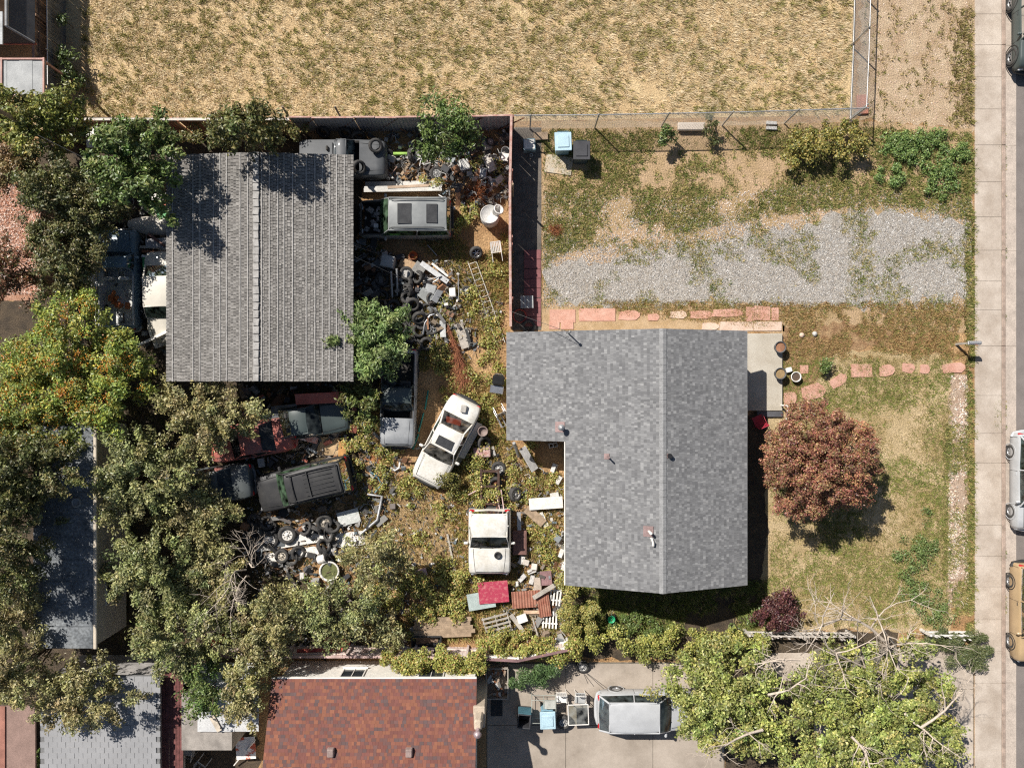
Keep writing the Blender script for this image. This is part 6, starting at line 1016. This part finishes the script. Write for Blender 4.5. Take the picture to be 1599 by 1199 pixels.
grass('yard_weeds', 'mixed green and dry weeds all over the junk yard', [yard], 5600, .22, YP, [3, 3, 2.5, 2, 2.5], lambda x, y: np.where((x > -6.3) & (x < -2.6) & (y < -5.0) & (y > -8.6), .25, 1.0) * (vnoise(x, y, .6, 61) > .42), per=14, spread=.16, wid=.018)
grass('straw_litter', 'flattened straw on the bare patch beside the gutter', [ppoly([(600, 770), (705, 780), (712, 900), (620, 880)])], 1500, .05, [(.52, .37, .19), (.44, .30, .15), (.56, .43, .25)], [1, 1, 1], None, per=8, spread=.14, lean=3.5)
grass('tree_litter', 'dull leaf litter and weeds under the olive trees', [ppoly([(70, 560), (560, 600), (560, 1005), (70, 1005)])], 3000, .13, [(.16, .14, .06), (.24, .18, .09), (.10, .11, .035)], [1, 1, 1], None, per=9, spread=.14, lean=1.6)
grass('shade_weeds', 'weeds in the shaded strip below the grey roofed house', [ppoly([(890, 905), (1200, 905), (1200, 990), (890, 990)])], 1700, .16, GPL, [3, 3, 1, 1, 2], lambda x, y: (vnoise(x, y, .8, 71) > .4) * 1.0, per=12, spread=.13)
gpoly = ppoly([(848, 350), (1000, 325), (1150, 310), (1300, 290), (1518, 290), (1518, 492), (1100, 484), (850, 484)])
stones('gravel', 'pale grey crushed stone on the driveway', [gpoly], 29000, .027, [(.475, .455, .43), (.37, .35, .325), (.56, .545, .52), (.255, .24, .225), (.44, .39, .34)], lambda x, y: np.clip(np.minimum((6.9 + .11 * x - y) / 1.6, (y - 3.6) / .5) + (vnoise(x, y, .9, 81) - .46) * 2.2, .0, 1), .012)
stones('gravel', 'thin stray gravel on the side yard dirt', [ppoly([(850, 300), (1060, 310), (1300, 285), (1300, 340), (1060, 400), (850, 420)])], 4800, .027, [(.60, .55, .50), (.48, .42, .38), (.66, .58, .52)], None, .01)
stones('border_rocks', 'pale pink and white rocks along the pavement', [ppoly([(1484, 588), (1511, 588), (1512, 945), (1480, 945)])], 3600, .042, [(.62, .52, .40), (.66, .60, .54), (.48, .35, .27), (.40, .28, .21)], lambda x, y: np.clip((vnoise(x, y, .9, 83) - .42) * 5, .05, 1), .012)
grass('strip_weeds', 'straw and weeds spreading over the rock border', [ppoly([(1476, 585), (1516, 585), (1516, 960), (1470, 960)])], 900, .12, GPL, [3, 2, 3, 2, 1], lambda x, y: np.clip((vnoise(x, y, .8, 85) - .46) * 7, 0, 1), per=13, spread=.11)
stones('wood_chips', 'loose reddish wood chips in the neighbouring yard', [ppoly([(-5, 290), (66, 290), (66, 460), (-5, 460)])], 5200, .045, [(.55, .30, .20), (.66, .46, .36), (.40, .19, .12), (.72, .58, .50)], None, .008)
stones('yard_pebbles', 'pebbles on the pinkish verge', [fp], 2600, .022, [(.62, .46, .36), (.52, .34, .25), (.70, .57, .48)], None, .008)

# ---------------------------------------------------------------- trees
ELM2 = [(.32, .335, .13), (.235, .255, .10), (.44, .42, .19), (.14, .16, .065)]; ELM = [(.38, .345, .145), (.28, .265, .11), (.49, .425, .21), (.17, .175, .07)]; EW = [4, 3, 2.2, 2]
DKG = [(.14, .15, .052), (.19, .19, .065), (.085, .10, .036), (.27, .23, .10)]; BRG = [(.16, .23, .06), (.12, .18, .048), (.23, .27, .085), (.08, .12, .035)]
GE = 'olive green trees crowding the left of the yard'
def elm(label, px, py, rx, ry, zt, seed, n=62, pal=ELM, w=EW, per=270, zb=1.2, **k): return tree('elm_tree', label, px, py, rx, ry, zt, zb, int(n * 1.8), int(per * .74), .2, (.092, .046), pal, w, group=GE, seed=seed, spray=.5, **k)
elm('olive tree just below the left corner of the shed', 325, 650, 85, 66, 3.7, 1); elm('olive tree between trailer and black car', 225, 745, 82, 72, 4.4, 2, 76, pal=ELM2); elm('olive tree hanging over the black car', 298, 800, 66, 48, 2.8, 3, 54)
elm('olive tree against the middle of the trailer', 235, 890, 78, 62, 4.4, 4, pal=ELM2); elm('olive tree left of the truck wheels', 318, 900, 66, 56, 3.0, 5, 58); elm('olive tree above the red roof corner', 415, 985, 55, 62, 3.8, 6, 52); elm('olive tree above the lean to', 285, 990, 82, 60, 4.6, 7, 68, pal=ELM2)
elm('tree overhanging the lean to roof', 325, 1068, 42, 44, 4.2, 8, 28, per=200, pal=BRG); elm('olive tree spreading over the pale garage', 135, 1085, 78, 52, 5.2, 9, 52); elm('olive tree in the lower left corner', 30, 1035, 58, 70, 5.4, 10, 54); elm('dark tree left of the trailer', 18, 840, 62, 105, 7.4, 11, 84, pal=DKG); elm('shaded tree between berry tree and trailer top', 60, 730, 76, 56, 6.6, 21, 60, pal=DKG)
elm('olive tree right of the white planter bowl', 585, 872, 48, 46, 4.0, 12, 36, per=210); elm('olive tree hiding the black box', 525, 955, 66, 52, 3.8, 13, 48, per=210, pal=ELM2); elm('bushy tree left of the garden tub', 606, 985, 24, 24, 2.4, 14, 16, per=170); elm('narrow olive tree beside the red roof', 385, 1075, 30, 55, 4.6, 22, 28); elm('dry olive tree over the litter', 440, 938, 34, 32, 2.2, 23, 20, per=170)
tree('yellow_green_tree', 'yellow green tree in the upper left yard', 62, 195, 78, 58, 4.6, 1.4, 95, 200, .26, (.11, .06), [(.28, .30, .07), (.20, .24, .06), (.36, .34, .085), (.12, .14, .045)], [3, 3, 2, 1.5], seed=31, spray=.45)
tree('dark_tree', 'dark evergreen tree along the wood chip yard', 88, 300, 62, 72, 4.6, 1.2, 105, 190, .25, (.09, .05), DKG, [3, 3, 2, 1], seed=32); tree('dark_tree', 'dark leafy tree left of the blue pickup', 105, 405, 58, 66, 4.2, 1.2, 95, 190, .25, (.09, .05), DKG + [(.20, .16, .07)], [3, 3, 2, 1, 1], seed=33); tree('brown_tree', 'brownish dry tree in the wood chip yard', 28, 262, 48, 40, 4.0, 1.2, 56, 150, .24, (.09, .05), [(.24, .17, .07), (.17, .13, .05), (.30, .2, .09)], [1, 1, 1], seed=34); tree('brown_tree', 'rust brown tree at the far left below the chips', 22, 430, 38, 62, 4.0, 1.2, 56, 150, .24, (.09, .05), [(.20, .09, .05), (.10, .09, .03), (.26, .14, .08)], [1, 1, 1], seed=35)
tree('leafy_tree', 'green leafy tree over the upper left shed corner', 218, 258, 72, 84, 6.2, 2.6, 110, 190, .25, (.12, .065), BRG + [(.2, .22, .07)], [3, 3, 1.5, 2, 1.5], seed=36, spray=.4); tree('leafy_tree', 'thin green tree at the top middle of the shed roof', 385, 205, 62, 32, 6.2, 3.2, 52, 150, .24, (.11, .06), [(.15, .165, .05), (.20, .18, .06), (.10, .12, .035)], [2, 2, 1], seed=37, spray=.5)
tree('berry_tree', 'big tree with orange berry clusters, left edge', 118, 578, 136, 112, 4.4, 1.2, 300, 260, .25, (.10, .045), [(.27, .34, .08), (.38, .42, .09), (.17, .23, .055), (.50, .46, .09)], [3, 3, 2, 1.5], seed=41, spray=.45, trunk_r=.17, limbs=24, extra=('berries', 165, [(.55, .22, .02), (.62, .30, .03), (.48, .16, .02)], .055, None)); tree('berry_tree', 'smaller tree with orange berries below the big one', 60, 672, 82, 42, 4.4, 1.3, 48, 230, .3, (.12, .055), [(.20, .24, .06), (.28, .30, .075), (.12, .16, .045)], [3, 2, 2], seed=42, extra=('berries', 45, [(.55, .22, .02), (.6, .28, .03)], .055, None))
tree('ash_sapling', 'bright green sapling at the right shed corner', 583, 527, 63, 63, 3.6, 1.2, 115, 190, .21, (.13, .045), [(.21, .30, .095), (.28, .36, .13), (.15, .22, .07), (.33, .38, .15)], [3, 3, 2, 1], seed=43, spray=.4, trunk_r=.07); tree('small_sapling', 'small yellow green sapling left of the stripped pickup', 567, 632, 32, 42, 2.4, .6, 24, 160, .22, (.12, .05), [(.17, .20, .05), (.12, .15, .04), (.24, .22, .08)], [2, 2, 1], seed=44, trunk_r=.04); tree('ash_sapling', 'leafy sapling growing at the sheet metal fence', 698, 205, 54, 50, 3.4, 1.0, 36, 180, .26, (.14, .05), BRG, [3, 3, 1, 2], seed=45, spray=.5, trunk_r=.06)
MAP = [(.30, .11, .08), (.37, .18, .10), (.18, .065, .055), (.28, .21, .085), (.43, .26, .14)]
tree('maple_tree', 'round purple red maple on the front lawn', 1281, 720, 99, 98, 4.3, .9, 480, 190, .19, (.075, .042), MAP, [3, 3, 2, 2.4, 1.8], seed=46, spray=.2, shell=.6, lobe=.6, big=1.2, trunk_r=.11, limbs=28); tree('purple_bush', 'small dark purple bush near the picket fence', 1216, 954, 40, 36, 1.6, .15, 70, 150, .17, (.07, .042), [(.10, .035, .04), (.15, .06, .055), (.06, .022, .026), (.17, .09, .06)], [3, 3, 2, 1], cat='shrub', seed=47, spray=.12, trunk_r=.05)
tree('big_tree', 'large half dead green tree by the lower driveway', 1345, 1120, 180, 122, 4.8, 1.2, 400, 230, .24, (.09, .055), [(.34, .37, .10), (.25, .29, .08), (.48, .46, .16), (.16, .19, .06)], [3, 3, 2, 1.6], seed=48, spray=.4, trunk_r=.2, limbs=34, bark=mat('pale_bark', (.40, .33, .26), rough=.9, var=.2, scale=6)); tree('big_tree', 'smaller leafy tree above the silver wagon hood', 1125, 1085, 94, 90, 4.2, 1.1, 210, 220, .23, (.09, .055), [(.34, .37, .10), (.26, .30, .085), (.48, .46, .17), (.16, .19, .06)], [3, 3, 2, 1.6], seed=49, spray=.4, trunk_r=.12, bark=MATS['pale_bark'])
def bare(label, base, segs, r0=.07, seed=1, twigs=7):
    """pale dead limbs, branching twice"""
    st = random.Random(seed); e = empty('dead_tree', W(base[0], base[1], 0), 0, label, 'dead tree'); b = MB(); o = e.location
    def grow(p, d, L, r, lev):
        q = [p]; dd = d.copy()
        for i in range(4): dd = (dd + Vector((st.gauss(0, .22), st.gauss(0, .22), st.gauss(0, .10)))).normalized(); q.append(q[-1] + dd * L / 4)
        b.tube([x - o for x in q], [r, r * .85, r * .68, r * .5, r * .3], 5)
        if lev < 3:
            for i in range(twigs if lev == 0 else 4): k = st.randrange(1, 5); grow(q[k], (dd + Vector((st.gauss(0, .8), st.gauss(0, .8), st.gauss(0, .35)))).normalized(), L * st.uniform(.35, .62), r * .45, lev + 1)
    b.tube([Vector((0, 0, 0)), W(*segs[0][0]) - o], [r0 * 1.4, r0 * 1.1], 7)
    for a, c_ in segs: A, B = W(*a), W(*c_); grow(A, (B - A).normalized(), (B - A).length, r0, 0)
    b.build('limbs', mat('bleached_wood', (.52, .44, .36), rough=.9, var=.15, scale=8), e); return e
bare('bare pale dead tree rising above the lower driveway', (1395, 1065), [((1395, 1060, 2.2), (1375, 975, 4.6)), ((1380, 1000, 3.6), (1350, 905, 5.2)), ((1398, 1040, 2.4), (1440, 960, 4.6))], .075, 5); bare('bleached dead limbs over the right of the big tree', (1420, 1110), [((1415, 1115, 4.0), (1475, 1160, 5.4)), ((1440, 1135, 4.6), (1500, 1075, 5.4))], .06, 6, 5); bare('dead limbs in the left of the big tree', (1200, 1130), [((1190, 1140, 4.2), (1110, 1175, 5.2)), ((1200, 1085, 4.0), (1270, 1090, 5.0)), ((1250, 1030, 3.6), (1190, 1040, 4.4)), ((1330, 1150, 4.8), (1390, 1185, 5.3))], .06, 7, 5)
bare('thin dead stems in the olive trees near the wheels', (390, 900), [((385, 900, 2.6), (360, 960, 4.6)), ((390, 880, 2.6), (410, 930, 4.4)), ((385, 890, 2.4), (330, 860, 4.8))], .035, 9, 6)
elm('dark tree at the left edge below the berry trees', 8, 755, 60, 60, 7.0, 24, 64, pal=DKG); elm('olive tree at the left edge beside the trailer end', 22, 950, 44, 62, 4.8, 25, 48); elm('dark tree between the leafy tree and the wood chip yard', 150, 330, 40, 70, 4.2, 26, 40, pal=DKG)
# ---------------------------------------------------------------- shrubs, hedges and vines
shrub('hedge', 'loose leafy hedge continuing above the parking pad', [(985 + i * 24, 1014 + 5 * math.sin(i * 2.2), .6, 22, 15, .45) for i in range(9)], 640, (.08, .05), [(.27, .29, .07), (.19, .22, .06), (.36, .32, .10)], [3, 3, 2])
YG = [(.30, .28, .07), (.38, .31, .085), (.18, .20, .055), (.44, .32, .09)]
shrub('bush', 'yellow green bush below the chain link fence', [(1245, 232, .6, 46, 34, .7), (1310, 222, .7, 52, 38, .8), (1275, 215, .8, 40, 26, .8)], 560, (.09, .055), YG, [3, 2, 2, 1]); shrub('bush', 'low green weedy thicket right of the yellow bush', [(1420, 240, .15, 48, 36, .35), (1465, 280, .12, 40, 34, .3), (1395, 275, .12, 32, 22, .25), (1450, 220, .15, 40, 24, .3), (1490, 250, .12, 28, 34, .25), (1400, 230, .15, 30, 24, .3)], 620, (.08, .045), [(.17, .27, .075), (.24, .31, .09), (.11, .18, .05)], [2, 2, 1]); shrub('sapling', 'slim green sapling right of the bins', [(1040, 214, .6, 14, 24, .6)], 700, (.11, .06), BRG, [1, 1, 1, 1]); shrub('sapling', 'scrubby plant beside the stone bench', [(1108, 198, .6, 13, 24, .5), (1114, 222, .3, 10, 14, .3)], 520, (.09, .045), [(.11, .14, .05), (.16, .15, .05)], [1, 1]); shrub('bush', 'bright green bush at the walkway bend', [(1297, 568, .35, 17, 18, .4)], 800, (.09, .04), BRG, [3, 2, 2, 1]); shrub('juniper', 'grey green juniper spilling onto the pavement', [(1508, 1014, .45, 50, 36, .5), (1470, 1002, .4, 32, 22, .4)], 1700, (.11, .025), [(.13, .16, .06), (.18, .19, .085), (.08, .11, .045)], [2, 2, 1])
shrub('ground_cover', 'green ground cover on the lower right of the lawn', [(1440, 860, .06, 46, 34, .16), (1425, 905, .06, 30, 36, .14), (1460, 955, .08, 40, 36, .2), (1405, 870, .05, 24, 14, .12), (1450, 805, .05, 14, 12, .12), (1428, 935, .05, 30, 18, .15)], 420, (.07, .035), [(.16, .24, .07), (.23, .28, .10), (.12, .18, .055)], [2, 2, 1])
HG = [(.34, .34, .09), (.42, .37, .11), (.23, .25, .07), (.48, .37, .12)]
shrub('hedge', 'tall narrow hedge at the left corner of the house', [(888, 915, .8, 17, 26, .7), (885, 950, .8, 18, 28, .7), (888, 985, .7, 20, 24, .6)], 1300, (.07, .045), HG, [3, 3, 2, 1.5]); shrub('hedge', 'clipped oblong hedge right of the tall hedge', [(924, 950, 1.0, 14, 20, .6), (923, 975, 1.0, 14, 18, .6)], 1700, (.065, .04), HG, [3, 3, 2, 1])
ivy = [(620 + i * 21, 1012 + (18 if i < 7 else 0) + 5 * math.sin(i * 1.7), (1.3 if i < 7 else .75) + .2 * math.sin(i * 2.1), 24, 19 + 4 * math.sin(i * 1.3), .55) for i in range(14)] + [(690, 1038, 1.2, 40, 18, .4), (650, 1032, 1.2, 32, 18, .4), (735, 1044, 1.2, 26, 14, .3), (605, 1020, .9, 24, 14, .4)]
shrub('ivy', 'ivy mass growing over the white fence', ivy, 1050, (.075, .055), [(.38, .39, .095), (.27, .30, .075), (.50, .43, .13), (.48, .27, .10)], [3, 3, 2, .8], cat='vine')
shrub('hedge', 'overgrown yellow green hedge below the grey roofed house', [(915 + i * 27, 1000 - 2 * (i % 3), .7, 24, 17, .5) for i in range(11)], 800, (.075, .05), [(.42, .42, .10), (.30, .33, .085), (.54, .47, .15), (.19, .22, .065)], [3, 3, 2, 1])
shrub('bush', 'loose green bush right of the tall hedges', [(985, 972, .3, 26, 22, .4), (1020, 978, .25, 26, 16, .35), (960, 985, .3, 20, 14, .4)], 560, (.08, .04), BRG, [3, 3, 2, 1]); shrub('bush', 'green shrub at the foot of the purple bush', [(1180, 968, .3, 24, 20, .35), (1150, 985, .3, 22, 14, .3)], 520, (.08, .045), BRG, [3, 2, 2, 1]); shrub('fern', 'feathery green plant at the top of the parking pad', [(838, 1048, .8, 42, 18, .5), (812, 1062, .6, 20, 16, .4), (860, 1040, .7, 24, 14, .4)], 1100, (.12, .03), [(.09, .16, .055), (.13, .20, .07)], [1, 1])
shrub('vine', 'vines climbing over the white sedan hood', [(692, 742, .95, 20, 15, .18), (712, 757, .5, 22, 20, .4)], 560, (.07, .05), [(.19, .19, .05), (.24, .20, .06), (.13, .14, .04)], [2, 2, 1], cat='vine', stems=False)
VP = [(.36, .36, .09), (.26, .29, .075), (.46, .40, .12), (.48, .28, .10), (.55, .42, .17)]
def vines(label, blobs, d=430): return shrub('vines', label, blobs, d, (.075, .05), VP, [3, 3, 2, .8, .8], kind='stuff', stems=False)
vines('low vines between white sedan and white pickup', [(735, 715, .2, 36, 26, .3), (755, 745, .25, 28, 34, .35), (725, 775, .15, 30, 22, .25), (800, 735, .15, 18, 40, .25), (792, 790, .2, 12, 30, .4), (765, 765, .5, 24, 26, .3), (750, 790, .45, 16, 14, .3), (820, 760, .12, 16, 34, .2), (830, 700, .1, 14, 20, .2)], 430); vines('dense green vines across the lower yard', [(650 + 40 * i, 920 + 18 * math.sin(i * 2), .2, 32, 26, .35) for i in range(3)] + [(600, 930, .25, 40, 30, .4), (660, 955, .25, 45, 18, .4), (720, 955, .2, 28, 20, .3), (690, 890, .15, 24, 22, .25), (800, 990, .3, 50, 14, .35), (620, 985, .25, 36, 16, .3), (700, 925, .2, 40, 26, .3), (640, 900, .2, 26, 20, .3)], 720); vines('weeds and creepers around the tyre heap', [(690, 560, .15, 30, 36, .3), (760, 560, .1, 18, 40, .22), (745, 470, .12, 24, 30, .22), (770, 520, .1, 20, 36, .2), (715, 610, .12, 30, 26, .25), (760, 640, .12, 20, 34, .2), (705, 480, .1, 18, 20, .2), (780, 600, .15, 14, 40, .25), (735, 590, .15, 22, 24, .25)], 430); vines('creepers and weeds right of the silver SUV', [(715, 350, .2, 22, 26, .35), (735, 330, .2, 26, 20, .35), (780, 275, .2, 12, 24, .3), (680, 283, .4, 22, 12, .3), (775, 430, .12, 20, 20, .2), (745, 260, .2, 20, 14, .2)], 460); vines('creepers left of the white sedan', [(640, 770, .15, 26, 24, .3), (600, 700, .2, 34, 24, .3), (560, 680, .25, 30, 40, .4), (655, 745, .15, 20, 24, .25), (585, 760, .15, 24, 20, .2), (660, 840, .1, 18, 26, .2), (555, 740, .2, 14, 30, .3), (690, 800, .15, 24, 20, .25), (600, 735, .2, 24, 20, .3)], 430); vines('creepers beside the house wall', [(855, 830, .12, 24, 26, .25), (830, 830, .12, 16, 20, .2), (860, 880, .12, 16, 24, .25), (862, 755, .1, 14, 22, .15), (845, 860, .1, 16, 30, .2)], 430)
shrub('vine', 'vine thicket along the rusty red fence', [(300 + 24 * i, 208 + 5 * math.sin(i * 1.9), 1.1, 22, 18, .6) for i in range(8)], 520, (.085, .05), [(.17, .17, .05), (.22, .19, .07), (.12, .14, .04), (.30, .2, .08)], [3, 2, 2, 1], cat='vine'); shrub('bush', 'thin sapling in the shade left of the field', [(105, 100, .8, 26, 28, .6), (98, 30, .8, 12, 14, .4), (120, 130, .5, 20, 18, .4)], 330, (.12, .06), [(.10, .15, .04), (.15, .19, .05), (.06, .09, .025)], [1, 1, 1])
shrub('bush', 'leafy green bush in front of the pale garage', [(105, 1192, .9, 26, 14, .5), (70, 1180, .9, 20, 14, .5), (155, 1195, .8, 22, 12, .4)], 620, (.11, .06), BRG, [3, 3, 2, 1])
